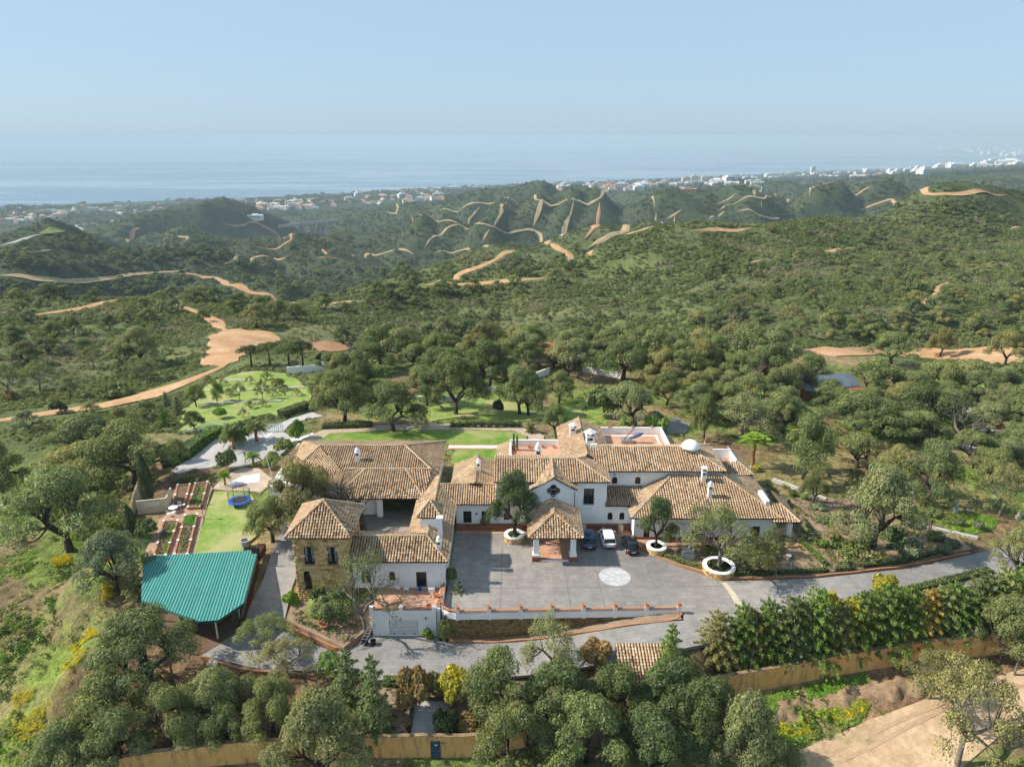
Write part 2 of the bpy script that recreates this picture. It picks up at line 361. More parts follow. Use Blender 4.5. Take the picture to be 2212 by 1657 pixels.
def height0(x, y):
    z = tps(x, y); r = np.hypot(x, y)
    yc = np.interp(x/(y+B0), cxs, cys); land = sstep(1.0, 0.9, y/np.maximum(yc, 1))
    far = sstep(190, 520, r)*land
    amp = np.interp(r, [150,300,450,800,1300,2000,2800,3600,5500], [0.0,4,9,24,38,40,24,7,2])
    wl1 = fbm(x, y, 300, 3); ridge = 0.42-np.abs(fbm(x+900, y*1.0+300, 520, 2))*1.5-0.28*np.abs(fbm(x*1.3-200, y*.7+900, 150, 2))
    amp = amp*(1-.72*sstep(.40,.60,x/(y+B0))*sstep(700,1100,r))
    z = z + far*amp*(wl1*2.0 + ridge*1.7)
    vn = fbm(x+4000, y-700, 520, 2); vn2 = fbm(x-900, y+2500, 230, 2)
    z = z - sstep(520,900,r)*sstep(3000,2200,r)*land*(46*np.exp(-(vn/.13)**2) + 20*np.exp(-(vn2/.12)**2))
    z = z + np.interp(r, [40,90,200], [0.25,0.35,1.0])*fbm(x, y, 22, 3)*land
    return estate(x, y, z)

NR, NC = 600, 420
tt = np.linspace(math.log(28), math.log(14000), NR); ss = np.linspace(-1.05, 1.05, NC)
S_, T_ = np.meshgrid(ss, tt); GY = np.exp(T_) - B0; GX = S_*(GY+B0); GZ = height0(GX, GY)
def T(x, y):                           # height of the ground sheet
    x = np.asarray(x, float); y = np.asarray(y, float)
    i = np.clip((np.log(np.maximum(y+B0, 28.01))-tt[0])/(tt[1]-tt[0]), 0, NR-1.001); j = np.clip((x/(y+B0)-ss[0])/(ss[1]-ss[0]), 0, NC-1.001)
    a = i.astype(int); b = j.astype(int); fi = i-a; fj = j-b
    return (GZ[a,b]*(1-fj)+GZ[a,b+1]*fj)*(1-fi) + (GZ[a+1,b]*(1-fj)+GZ[a+1,b+1]*fj)*fi
_ys = np.exp(np.linspace(math.log(30), math.log(13000), 1500))
def GT(u, v):                          # where the line of sight through (u, v) meets the ground
    a, dy, dz = ray(u, v); k = _ys/dy; zz = CZ + dz*k; g = T(a*k, _ys); hit = np.nonzero(zz < g)[0]
    i = hit[0] if len(hit) else len(_ys)-1
    if i > 0:
        d0 = (CZ+dz*k[i-1]) - g[i-1]; d1 = g[i]-zz[i]; f = d0/(d0+d1+1e-9); y = _ys[i-1]+(_ys[i]-_ys[i-1])*f
    else: y = _ys[0]
    x = a*y/dy; return float(x), float(y), float(T(x, y))

# the firebreaks and tracks of the far hills run along spurs: raise the ground under them
_b1 = lambda L: [(.3467*a, 268.4+.3467*b) for a,b in L]
_b2 = lambda L: [(690+.3467*a, 268.4+.3467*b) for a,b in L]
SPURS = [(_b2(L), 30, 40) for L in ([(1010,505),(930,590),(900,630),(800,700)],[(1165,490),(1130,570),(1090,640),(1020,720)],[(1405,478),(1350,590),(1325,655),(1260,720)],[(1590,480),(1575,560),(1530,650),(1460,730)],[(1745,485),(1735,600),(1740,650),(1670,725)],[(850,520),(780,590),(650,785)])] + \
    [(_b2([(600,560),(920,515),(1240,485),(1590,478),(1960,495),(2090,520)]), 22, 70), (_b1([(0,935),(120,930),(400,978),(650,965),(1000,920),(1160,902)]), 22, 60), (_b1([(1060,925),(1350,955),(1550,1060),(1700,1095)]), 16, 45), (_b1([(1300,900),(1480,850),(1570,832),(1780,835)]), 22, 70), (_b2([(850,935),(1000,890),(1220,785),(1340,752),(1430,747)]), 15, 45), (_b1([(1390,625),(1550,608),(1640,635),(1740,690)]), 26, 110), (_b1([(300,830),(600,790),(900,800),(1200,820)]), 26, 90), (_b2([(2212,565),(2050,670),(1900,700),(1650,780)]), 16, 60)]
_add = np.zeros_like(GZ)
for L_, A_, w_ in SPURS:
    Wp = [GT(u, v)[:2] for u, v in L_]; d_ = segdist(GX, GY, Wp); _add = np.maximum(_add, A_*np.exp(-(d_/w_)**2))
_far = sstep(430, 620, np.hypot(GX, GY))
GZ = GZ + (_add*1.25 - 7.0*sstep(430,900,np.hypot(GX,GY))*(GY < 2600))*_far*(GZ > SEA+20)
def terrain_mesh():
    V = np.stack([GX, GY, GZ], -1).reshape(-1, 3); i = np.arange(NR-1)[:,None]*NC + np.arange(NC-1)[None]
    Q = np.stack([i, i+1, i+NC+1, i+NC], -1).reshape(-1, 4)
    me = bulk_mesh('ground', V, Q, [M['ground']], smooth=True)
    x, y = V[:,0], V[:,1]; r = np.hypot(x, y)
    c = np.zeros((len(V), 4), np.float32); c[:,3] = 1
    scrub = np.array([0.13,0.16,0.062]); grass = np.array([0.21,0.28,0.07]); soil = np.array([0.30,0.20,0.125]); dry = np.array([0.24,0.235,0.10]); farg = np.array([0.062,0.082,0.045])
    n1 = fbm(x, y, 60, 4)*.5+.5; n2 = fbm(x+500, y-200, 9, 4)*.5+.5; n3 = fbm(x-300, y+80, 240, 4)*.5+.5
    col = np.tile(scrub, (len(V),1)); col = col + (np.array([0.19,0.185,0.095])-col)*(sstep(.5,.75,n1)*.7)[:,None]
    def lay(cc, m):
        nonlocal col; col = col + (cc-col)*np.clip(m,0,1)[:,None]
    lay(farg, sstep(420,900,r))
    # grassy ground of the estate and the slopes round it
    near = sstep(10, -10, sdf(x, y, [(-75,-40),(75,-40),(110,130),(95,178),(-35,185),(-40,120),(-120,118),(-110,60)]))
    lay(grass, near*(.35+.65*sstep(.35,.6,n1))); lay(soil, near*sstep(.46,.62,n2)*.85); lay(dry, near*sstep(.5,.7,n3)*.35)
    lay(soil*np.array([.92,.86,.84]), sstep(3,-1,sdf(x,y,[(-27,56),(20,54),(70,60),(66,110),(36,112),(34,78),(-24,62)]))*(.55+.4*sstep(.3,.6,n2)))
    lay(np.array([0.20,0.125,0.075]), sstep(4,-1,sdf(x,y,[(-47,52),(-18,52),(-18,62),(-34,63),(-46,60)]))*.9)
    lay(np.array([0.19,0.12,0.075]), sstep(3,-1,sdf(x,y,[(-60,86),(-49,88),(-48,103),(-60,106)]))*.75)
    lay(np.array([.27,.37,.065]), sstep(6,-4,sdf(x,y,[(-90,38),(-40,40),(-47,58),(-50,74),(-56,98),(-95,98)]))*(.25+.75*sstep(.42,.6,n1))*(1-.8*sstep(.5,.64,n2)))
    at = me.color_attributes.new('zone', 'FLOAT_COLOR', 'POINT'); c[:,:3] = np.clip(col,0,1); at.data.foreach_set('color', c.ravel())
    return me
def ground_mat():
    m, t, b = new_mat('ground_cover', 0.95, 0.1); p = pos(t)
    a = N(t, 'Attribute', attribute_name='zone').outputs['Color']
    n1 = noise(t, p, 0.9, 6, 0.72); n2 = noise(t, p, 0.045, 6, 0.75); n3 = noise(t, p, 4.0, 3, 0.7)
    col = mix(t, 1.0, a, ramp(t, n1, [(0.3,(0.42,)*3),(0.52,(0.95,)*3),(0.72,(1.55,1.5,1.35))]), 'MULTIPLY')
    col = mix(t, 1.0, col, ramp(t, n2, [(0.32,(0.5,0.52,0.5)),(0.55,(1.0,)*3),(0.7,(1.45,1.4,1.2))]), 'MULTIPLY')
    col = mix(t, 1.0, col, ramp(t, n3, [(0.35,(0.7,)*3),(0.65,(1.2,)*3)]), 'MULTIPLY')
    t.links.new(col, b.inputs['Base Color']); bump(t, b, n1, 0.8, 0.5); return m
M['ground'] = ground_mat()
structure(link('ground', terrain_mesh()))

# ---------------------------------------------------------------- sea, far shore, haze
def sea_mat():
    m, t, b = new_mat('sea_water', 0.28, 0.5); p = pos(t)
    mp = N(t, 'Mapping'); mp.inputs['Scale'].default_value = (0.00010, 0.00075, 1); mp.inputs['Rotation'].default_value = (0,0,R(-4)); t.links.new(p, mp.inputs[0])
    n = noise(t, mp.outputs[0], 1.0, 7, 0.62, 0.8)
    t.links.new(ramp(t, n, [(0.36,(0.03,0.08,0.15)),(0.47,(0.08,0.15,0.24)),(0.53,(0.26,0.34,0.41)),(0.58,(0.11,0.18,0.27)),(0.66,(0.28,0.36,0.43))]), b.inputs['Base Color'])
    t.links.new(ramp(t, n, [(0.38,(0.16,)*3),(0.55,(0.34,)*3),(0.68,(0.45,)*3)]), b.inputs['Roughness']); return m
M['sea'] = sea_mat()
structure(MB().quad((-150000,2500,SEA),(150000,2500,SEA),(150000,150000,SEA),(-150000,150000,SEA)).build('sea', M['sea']))
def far_land():
    m, t, b = new_mat('far_shore_land', 0.95, 0.1); p = pos(t); n = noise(t, p, 0.0016, 8, 0.75)
    t.links.new(ramp(t, n, [(0.3,(0.05,0.07,0.045)),(0.5,(0.11,0.12,0.08)),(0.6,(0.30,0.27,0.22)),(0.7,(0.6,0.58,0.55))]), b.inputs['Base Color'])
    P = [VZ(u, v, SEA) for u, v in ((2330,340),(2200,341),(2150,337),(2100,331),(2060,326),(2010,322),(1968,318),(1990,315.5),(2040,314.5),(2090,312),(2140,310.5),(2330,309))]
    mb = MB().prism(P, SEA-5, SEA+14); o = structure(mb.build('far_shore', m)); return o
far_land()
hz = bpy.data.materials.new('haze_air'); hz.use_nodes = True; ht = hz.node_tree; ht.nodes.clear()
ho = N(ht, 'OutputMaterial'); hv = N(ht, 'VolumePrincipled'); ht.links.new(hv.outputs[0], ho.inputs['Volume'])
hv.inputs['Color'].default_value = (0.515, 0.645, 0.735, 1); hv.inputs['Density'].default_value = 0.000098; hv.inputs['Anisotropy'].default_value = 0.0
stuff(MB().box(-160000, 160000, -400, 155000, SEA-60, 66).build('haze', hz))

# ---------------------------------------------------------------- sheets laid on the ground
SHEETS = []                            # world polygons that scrub keeps clear of
def sheet(name, pts, mat, z=None, off=0.10, cell=1.5, px=True, skirt=0.3, wob=0.0, keep=True):
    if px: pts = [GT(u, v)[:2] for u, v in pts] if z is None or callable(z) else [VZ(u, v, z) for u, v in pts]
    D = []
    for (x0,y0),(x1,y1) in zip(pts, pts[1:]+pts[:1]):
        k = max(1, int(math.hypot(x1-x0, y1-y0)/cell))
        for i in range(k):
            f = i/k; D.append((x0+(x1-x0)*f, y0+(y1-y0)*f))
    if wob: D = [(x+wob*(float(vnoise(np.array(x/2.3),np.array(y/2.3)))-.5)*2, y+wob*(float(vnoise(np.array(x/2.3+40),np.array(y/2.3)))-.5)*2) for x,y in D]
    A = np.array(D); x0,y0 = A.min(0); x1,y1 = A.max(0); gx, gy = np.meshgrid(np.arange(x0+cell/2,x1,cell), np.arange(y0+cell/2,y1,cell))
    s = sdf(gx, gy, D); inn = s < -cell*.55; I = list(zip(gx[inn].tolist(), gy[inn].tolist()))
    V2 = [Vector(p) for p in D+I]; k = len(D)
    r = delaunay_2d_cdt(V2, [], [list(range(k))], 1, 1e-5)
    P = np.array([(q.x,q.y) for q in r[0]])
    if z is None: Z = T(P[:,0], P[:,1]) + off
    elif callable(z): Z = z(P[:,0], P[:,1])
    else: Z = np.full(len(P), float(z))
    V = [(a,b,c) for (a,b),c in zip(P.tolist(), Z.tolist())]; Fc = [tuple(f) for f in r[2]]
    # skirt
    cnt = {}
    for f in Fc:
        for a,b in zip(f, f[1:]+f[:1]): cnt[(a,b)] = 1
    for a,b in list(cnt):
        if (b,a) not in cnt:
            m = len(V); V += [(V[a][0],V[a][1],V[a][2]-skirt),(V[b][0],V[b][1],V[b][2]-skirt)]; Fc.append((b,a,m,m+1))
    me = bpy.data.meshes.new(name); me.from_pydata(V, [], Fc); me.materials.append(mat); me.update()
    if keep: SHEETS.append(D)
    return link(name, me)
TRACKS = []
def ribbon(name, pts, width, mat, off=0.35, step=None, px=True, keep=True):
    Wd = [GT(u, v)[:2] for u, v in pts] if px else list(pts)
    # drop leaps across hidden ground
    segs = [[Wd[0]]]
    for p, q in zip(Wd[:-1], Wd[1:]):
        d = math.hypot(q[0]-p[0], q[1]-p[1]); r0 = math.hypot(*p)
        if d > max(120, r0*1.0): segs.append([q])
        else: segs[-1].append(q)
    mb = MB(); anyf = False
    for sg in segs:
        if len(sg) < 2: continue
        C = np.array(sg); L = np.r_[0, np.cumsum(np.hypot(*np.diff(C, axis=0).T))]
        st = step or max(width*.7, L[-1]/170); nn = max(3, int(L[-1]/st)); tq = np.linspace(0, L[-1], nn)
        X = np.interp(tq, L, C[:,0]); Y = np.interp(tq, L, C[:,1])
        for _ in range(2):
            X[1:-1] = (X[:-2]+2*X[1:-1]+X[2:])/4; Y[1:-1] = (Y[:-2]+2*Y[1:-1]+Y[2:])/4
        dx = np.gradient(X); dy = np.gradient(Y); l = np.hypot(dx,dy)+1e-9; nx, ny = -dy/l, dx/l
        wig = fbm(X,Y,width*9,2)*width*.5; X = X + nx*wig; Y = Y + ny*wig
        rows = []
        ks = (-1,-.5,0,.5,1)
        wv = width/2*(0.85+0.7*fbm(X+33,Y,width*3,3)) * np.minimum(1, .1+np.minimum(np.arange(nn), nn-1-np.arange(nn))*.22)
        b = len(mb.v)
        zc = T(X, Y)
        for kk in ks:
            px_ = X+nx*wv*kk; py_ = Y+ny*wv*kk; pz = np.maximum(T(px_,py_), zc-width*.1) + off - (0.6*off if abs(kk)==1 else 0)
            rows.append(np.stack([px_,py_,pz],-1))
        for i in range(nn):
            for rw in rows: mb.v.append(tuple(rw[i]))
        for i in range(nn-1):
            for k in range(4):
                a = b+i*5+k; mb.f.append((a,a+5,a+6,a+1)); mb.m.append(0); mb.c.append(.5)
        anyf = True
        if keep: TRACKS.append((list(zip(X.tolist(),Y.tolist())), width*.55))
    if not anyf: return None
    return structure(mb.build(name, mat, smooth=True))

def dirt(name, c1, c2, c3, green=0.35):
    m, t, b = new_mat(name, 0.95, 0.1); p = pos(t)
    n1 = noise(t, p, 0.11, 6, 0.7); n2 = noise(t, p, 1.3, 4, 0.7); n3 = noise(t, p, 0.3, 5, 0.7)
    col = ramp(t, n1, [(0.3,c2),(0.55,c1),(0.72,c3)]); col = mix(t, ramp(t, n3, [(0.56,(0,)*3),(0.68,(green,)*3)]), col, (0.15,0.17,0.06))
    col = mix(t, 1.0, col, ramp(t, n2, [(0.3,(0.75,)*3),(0.7,(1.18,)*3)]), 'MULTIPLY')
    t.links.new(col, b.inputs['Base Color']); bump(t, b, n2, 0.5, 0.2); return m
M['orange'] = dirt('orange_earth', (0.47,0.29,0.16), (0.38,0.21,0.105), (0.56,0.40,0.25), 0.45)
M['paletrack'] = dirt('pale_track_earth', (0.40,0.30,0.18), (0.29,0.23,0.13), (0.48,0.37,0.23), 0.6)
M['redearth'] = dirt('red_earth', (0.42,0.24,0.14), (0.32,0.17,0.09), (0.48,0.31,0.19), 0.4)
M['sandroad'] = dirt('sandy_road', (0.50,0.36,0.23), (0.36,0.24,0.14), (0.62,0.48,0.33), 0.4)
def concrete(name, c1, c2, c3, joint=(1.2,0.6), stain=0.05):
    m, t, b = new_mat(name, 0.8, 0.25); p = pos(t)
    n1 = noise(t, p, stain, 6, 0.7); n2 = noise(t, p, 0.9, 5, 0.7); n3 = noise(t, p, 12, 2)
    col = ramp(t, n1, [(0.32,c2),(0.5,c1),(0.68,c3)]); col = mix(t, 1.0, col, ramp(t, n2, [(0.3,(0.78,)*3),(0.7,(1.16,)*3)]), 'MULTIPLY')
    br = N(t, 'TexBrick'); br.inputs['Scale'].default_value = 1.0; br.inputs['Mortar Size'].default_value = 0.018; br.inputs['Brick Width'].default_value = joint[0]; br.inputs['Row Height'].default_value = joint[1]
    br.inputs['Color1'].default_value = (1,1,1,1); br.inputs['Color2'].default_value = (0.90,0.90,0.91,1); br.inputs['Mortar'].default_value = (0.72,0.72,0.72,1); t.links.new(p, br.inputs['Vector'])
    col = mix(t, 1.0, col, br.outputs[0], 'MULTIPLY'); t.links.new(col, b.inputs['Base Color']); bump(t, b, n3, 0.25, 0.02); return m
M['court'] = concrete('stamped_concrete', (0.255,0.236,0.217), (0.19,0.179,0.168), (0.37,0.335,0.295))
M['drive'] = concrete('drive_concrete', (0.275,0.26,0.247), (0.22,0.21,0.203), (0.36,0.335,0.31), (1.0,0.5))
M['drivepale'] = concrete('pale_drive', (0.42,0.40,0.38), (0.36,0.34,0.32), (0.5,0.48,0.45), (2.2,1.3))
M['terrace'] = concrete('terracotta_paving', (0.52,0.29,0.19), (0.44,0.225,0.145), (0.60,0.38,0.26), (0.45,0.45), 0.3)
M['brickpath'] = concrete('brick_path', (0.42,0.27,0.18), (0.34,0.20,0.13), (0.5,0.34,0.24), (0.4,0.2), 0.3)
M['sandpath'] = concrete('sand_path', (0.46,0.36,0.27), (0.38,0.29,0.21), (0.52,0.42,0.32), (0.8,0.8), 0.2)
def lawn(name, c1, c2, c3):
    m, t, b = new_mat(name, 0.95, 0.1); p = pos(t); n1 = noise(t, p, 0.16, 4, 0.65, 0.6); n2 = noise(t, p, 1.1, 6, 0.75); n3 = noise(t, p, 9, 2, 0.7)
    col = ramp(t, n1, [(0.35,c2),(0.5,c1),(0.64,c3)]); col = mix(t, ramp(t, n2, [(0.48,(0,)*3),(0.66,(0.8,)*3)]), col, c3)
    col = mix(t, 1.0, col, ramp(t, n3, [(0.3,(0.7,)*3),(0.7,(1.25,)*3)]), 'MULTIPLY'); t.links.new(col, b.inputs['Base Color']); bump(t, b, n3, 0.5, 0.05); return m
M['lawn'] = lawn('mown_lawn', (0.15,0.24,0.04), (0.09,0.20,0.025), (0.28,0.29,0.11))
M['lawndry'] = lawn('patchy_lawn', (0.21,0.29,0.07), (0.12,0.24,0.03), (0.36,0.345,0.15))
M['meadow'] = lawn('garden_grass', (0.22,0.30,0.07), (0.14,0.24,0.04), (0.34,0.31,0.15))
M['soil'] = simple('garden_soil', (0.33,0.235,0.16), (0.22,0.15,0.10), 0.6, fine=3, bmp=0.5)
M['soildark'] = simple('dug_soil', (0.18,0.115,0.075), (0.10,0.062,0.04), 0.8, fine=3, bmp=0.6)

# courtyard and drives (one level, the service ramp in front of the retaining wall drops to the garage)
structure(sheet('courtyard', [(-7.4,83.6),(-7.4,70.0),(-7.6,65.3),(18.6,65.65),(25.3,66.2),(24.6,71.6),(20.2,74.6),(17.9,76.4),(15.5,79.4),(15.5,83.3)], M['court'], z=0.0, px=False, cell=2.5))
structure(sheet('ramp_drive', [(-16.2,66.2),(-15.2,65.7),(-8.6,65.7),(-7.0,64.6),(-1,64.55),(7.8,64.35),(18.4,64.4),(18.6,65.64),(25.3,66.19),(24.0,61.8),(15,59.4),(5,59.2),(-5,59.3),(-14,58.9),(-17,60.5),(-20.5,60.7)], M['drive'], z=lambda x,y: ramp_z(x)-0.004, px=False, cell=1.5))
structure(sheet('side_drive', [(-30.6,84.5),(-25.8,84.5),(-26.2,73),(-25.6,66.4),(-22,64.6),(-17.2,62.2),(-16.2,66.2),(-20.5,60.7),(-17,60.5),(-21,59.6),(-27,60.5),(-33,62.4),(-30.4,66),(-29.9,74)][0:6]+[(-16.7,60.9),(-20.5,60.3),(-25,60.2),(-33,62.6),(-30.6,66),(-30,74)], M['drive'], z=lambda x,y: left_drive_z(y)+0.004, px=False, cell=1.2))
structure(sheet('entrance_drive', [(25.28,66.2),(24.58,71.6),(30.5,71.8),(36,72.2),(47.5,74.2),(57,77.2),(66,80.5),(67,76.0),(56,71.6),(46,68.6),(34,65.0),(25.2,62.2),(24.0,61.8)], M['drive'], z=0.004, px=False, cell=2.5, skirt=.8))
structure(sheet('stable_court', [(-26,88.3),(-10.5,88.3),(-12.4,84),(-12.4,76.2),(-18.2,76.2),(-25.8,78.5),(-25.9,84.4)], M['court'], z=0.008, px=False, cell=2.5))
# ================================================================= LAWNS, PATHS, TRACKS
b1 = lambda L: [(.3467*x, 268.4+.3467*y) for x,y in L]
b2 = lambda L: [(690+.3467*x, 268.4+.3467*y) for x,y in L]
b3 = lambda L: [(1445+.3467*x, 268.4+.3467*y) for x,y in L]
b4 = lambda L: [(.3467*x, 613.6+.3467*y) for x,y in L]
b5 = lambda L: [(690+.3467*x, 613.6+.3467*y) for x,y in L]
b6 = lambda L: [(1445+.3467*x, 613.6+.3467*y) for x,y in L]
z4 = lambda L: [((350+x*.42245)*.767, (1150+y*.42245)*.767) for x,y in L]
z8 = lambda L: [((1984+x*.519)*.767, (1300+y*.519)*.767) for x,y in L]
S = lambda *a, **k: structure(sheet(*a, **k))
# garden sheets near the house
S('rear_lawn', [(-33.5,110.6),(-31.5,115.4),(-22,116.9),(-8,117.3),(0.5,116.4),(2.6,114.4),(2.4,111.0),(-2.2,110.8),(-9.6,110.8)], M['lawn'], z=0.02, px=False, wob=.2)
S('inner_lawn', [(-9.6,103.2),(-9.6,108.8),(-2.2,108.8),(-2.2,101.2)], M['lawn'], z=0.02, px=False)
S('rill_paving', [(-10.6,108.85),(-10.6,110.7),(-2.2,110.7),(-2.2,108.85)], M['terrace'], z=0.05, px=False)
S('rill_channel', [(-10.55,109.35),(-10.55,110.1),(-2.25,110.1),(-2.25,109.35)], M['whitetrim'], z=0.075, px=False)
S('rear_path', [(-36,113.0),(-33.6,110.7),(-31.7,115.6),(-22,117.1),(-8,117.5),(0.7,116.6),(2.8,114.5),(2.7,107.2),(4.6,107.0),(5.6,114.6),(2.6,118.6),(-8,120.0),(-23,119.4),(-33,117.8)], M['sandpath'], z=0.012, px=False)
S('patchy_lawn', z4([(590,560),(700,550),(835,555),(905,640),(880,840),(800,920),(800,980),(470,985)]), M['lawndry'], z=-0.2, off=0.1, wob=.25)
S('kitchen_garden_paving', z4([(345,505),(565,480),(590,535),(575,560),(465,985),(120,1000),(235,745),(300,690),(300,660)]), M['brickpath'], z=-0.24)
S('trampoline_paving', z4([(590,535),(700,548),(860,552),(905,560),(1000,480),(900,400),(790,395),(680,440)]), M['sandpath'], z=-0.22)
S('white_gravel_bed', z4([(690,500),(790,450),(905,430),(900,490),(780,505),(700,520)]), M['gravelwhite'], z=-0.19)
S('white_gravel_strip', z4([(720,270),(800,215),(900,190),(1000,165),(960,200),(880,240),(760,285)]), M['gravelwhite'], off=0.16)
S('white_gravel_patch', z4([(1110,205),(1180,195),(1260,165),(1270,180),(1200,215),(1120,225)]), M['gravelwhite'], off=0.16)
S('garden_drive', z4([(310,420),(360,440),(450,415),(560,400),(620,390),(740,330),(830,290),(960,225),(1060,160),(1110,105),(1250,70),(1330,55),(1250,30),(1130,60),(1040,105),(960,145),(870,165),(700,180),(600,215),(540,270),(440,345)]), M['drivepale'], off=0.12, cell=2)
S('garden_drive_court', z4([(620,390),(740,330),(830,290),(960,225),(1060,160),(1110,190),(1130,230),(1040,320),(940,340),(860,370),(760,400)]), M['drivepale'], off=0.13, cell=2)
S('orchard_grass', b4([(1100,930),(1130,800),(1250,720),(1290,640),(1380,590),(1480,560),(1620,540),(1760,560),(1940,650),(1950,770),(1840,830),(1650,820),(1480,870),(1240,920)]), M['meadow'], off=0.16, cell=3, wob=1.2)
S('garden_meadow', b5([(700,770),(900,720),(1100,725),(1400,770),(1650,760),(1680,830),(1360,850),(1250,870),(900,830),(680,860)]), M['meadow'], off=0.16, cell=3, wob=1.2)
S('green_patch', b6([(500,680),(640,660),(860,640),(1040,650),(1300,690),(1100,720),(800,700),(560,710)]), M['meadow'], off=0.18, cell=3, wob=1.2)
S('paddock_grass', b6([(1800,560),(2100,565),(2212,600),(2212,640),(2000,640),(1880,690),(1800,780),(1960,770),(1960,700),(1850,700)][:6]+[(1840,660)]), M['lawn'], off=0.2, cell=3, wob=1.2)
S('paddock_dry', b6([(1800,710),(1950,710),(1960,770),(1900,860),(1820,860)]), M['lawndry'], off=0.2, cell=3, wob=1.2)
S('east_side_drive', b6([(-40,850),(60,840),(130,880),(110,930),(0,940),(-60,900)]), M['drive'], off=0.2, cell=2)
S('pale_garden_road', b6([(1740,1005),(1900,1000),(2090,995),(2100,1015),(2050,1032),(1900,1030),(1760,1030)]), M['drivepale'], off=0.2, cell=2)
S('white_garden_court', b6([(1880,905),(1990,895),(2140,895),(2160,915),(2100,925),(1960,922)]), M['gravelwhite'], off=0.2, cell=2)
S('grey_gravel_bed', z8([(245,90),(330,150),(350,180),(330,200),(300,170),(255,120)]), M['drivepale'], z=0.03)
# painted disc and pale strip on the concrete
M['disc'] = simple('pale_disc_paint', (0.54,0.54,0.54), (0.36,0.36,0.365), 1.6, fine=2.2)
structure(MB().prism([(12.1+1.85*math.cos(k*math.pi/24), 72.5+1.85*math.sin(k*math.pi/24)) for k in range(48)], 0.0, 0.012).build('pale_disc_marking', M['disc']))
M['strip'] = simple('sand_strip', (0.62,0.54,0.40), (0.48,0.42,0.31), 1.2, fine=6)
S('pale_drain_strip', [(24.3,71.4),(24.8,71.4),(25.3,69),(25.5,66.3),(25.3,62.6),(24.5,62.5),(24.75,66.3),(24.6,69)], M['strip'], z=0.016, px=False, cell=1, wob=0.12)
S('terracotta_pavement', [(-7.4,83.2),(-7.2,82.2),(2.4,82.2),(2.4,75.5),(8.0,75.5),(8.0,82.2),(15.2,81.6),(15.0,79.4),(34.4,78.9),(36.8,79.2),(36.8,84),(33,83),(15.7,81.2),(15.6,83.3)], M['terrace'], z=0.03, px=False)
S('east_garden_bed', [(18.2,76.4),(20.6,74.6),(24.4,72.3),(30.5,72.6),(36,73.0),(47,75.0),(58,78.6),(60,92),(38,92),(37.2,80.2),(36.5,78.6),(15.6,78.7)], M['soil'], z=0.012, px=False, cell=3)
S('tower_bed', [(-25.3,67.2),(-25.2,74.9),(-15.4,70.3),(-15.4,66.4),(-18.0,63.2),(-22,65.4)], M['soil'], z=lambda x,y: -2.55+0.25*(y-63)*.45, px=False, skirt=1)
S('wall_foot_bed', [(-6.9,65.25),(18.0,65.6),(18.2,64.5),(7.8,64.4),(-1,64.6),(-6.9,64.7)], M['soil'], z=lambda x,y: ramp_z(x)+0.12, px=False, cell=1)
S('lower_garden', [(-14,58.7),(-5,59.1),(5,59.0),(13,59.2),(13,53.2),(-14,53.2)], M['soil'], off=0.1, px=False)
S('sunken_yard', [(-9.6,57.0),(-6.0,57.0),(-6.0,53.6),(-9.6,53.6)], M['drivepale'], off=0.16, px=False)
S('carport_floor', [(-45,74),(-31,75),(-30.6,66),(-33,62.6),(-44,66)], M['soildark'], z=-2.95, px=False)
S('sandy_road', [(1690,1657),(1720,1625),(1800,1590),(1880,1555),(1950,1530),(2060,1490),(2120,1470),(2212,1445),(2260,1470),(2260,1545),(2160,1590),(2080,1657),(2050,1690),(1690,1690)], M['sandroad'], off=0.12, cell=2)
# orange earth clearings and tracks
S('earth_clearing', b4([(1290,330),(1400,290),(1500,282),(1700,300),(1762,350),(1600,400),(1500,470),(1400,525),(1250,505),(1310,410)]), M['orange'], off=0.25, cell=3, wob=1.0)
S('earth_clearing', b6([(690,412),(900,410),(1130,395),(1200,388),(1600,395),(2080,388),(2300,420),(2300,490),(2000,502),(1800,470),(1500,440),(1250,450),(1050,450)]), M['orange'], off=0.25, cell=3, wob=1.0)
S('earth_clearing', b4([(1900,360),(2040,362),(2180,385),(2190,400),(2100,425),(1990,420),(1920,385)]), M['redearth'], off=0.25, cell=3, wob=.8)
ribbon('dirt_track', b4([(-60,862),(150,838),(300,812),(420,770),(600,772),(800,725),(1000,700),(1080,650),(1150,610),(1290,570),(1380,520)]), 13, M['orange'], 0.3)
ribbon('dirt_track', b4([(1440,300),(1370,255),(1300,205),(1230,170),(1140,140),(1105,105)]), 5, M['orange'], 0.3)
ribbon('dirt_track', b4([(140,215),(330,180),(480,168),(620,130),(740,100),(860,80),(940,75)]), 5, M['orange'], 0.4)
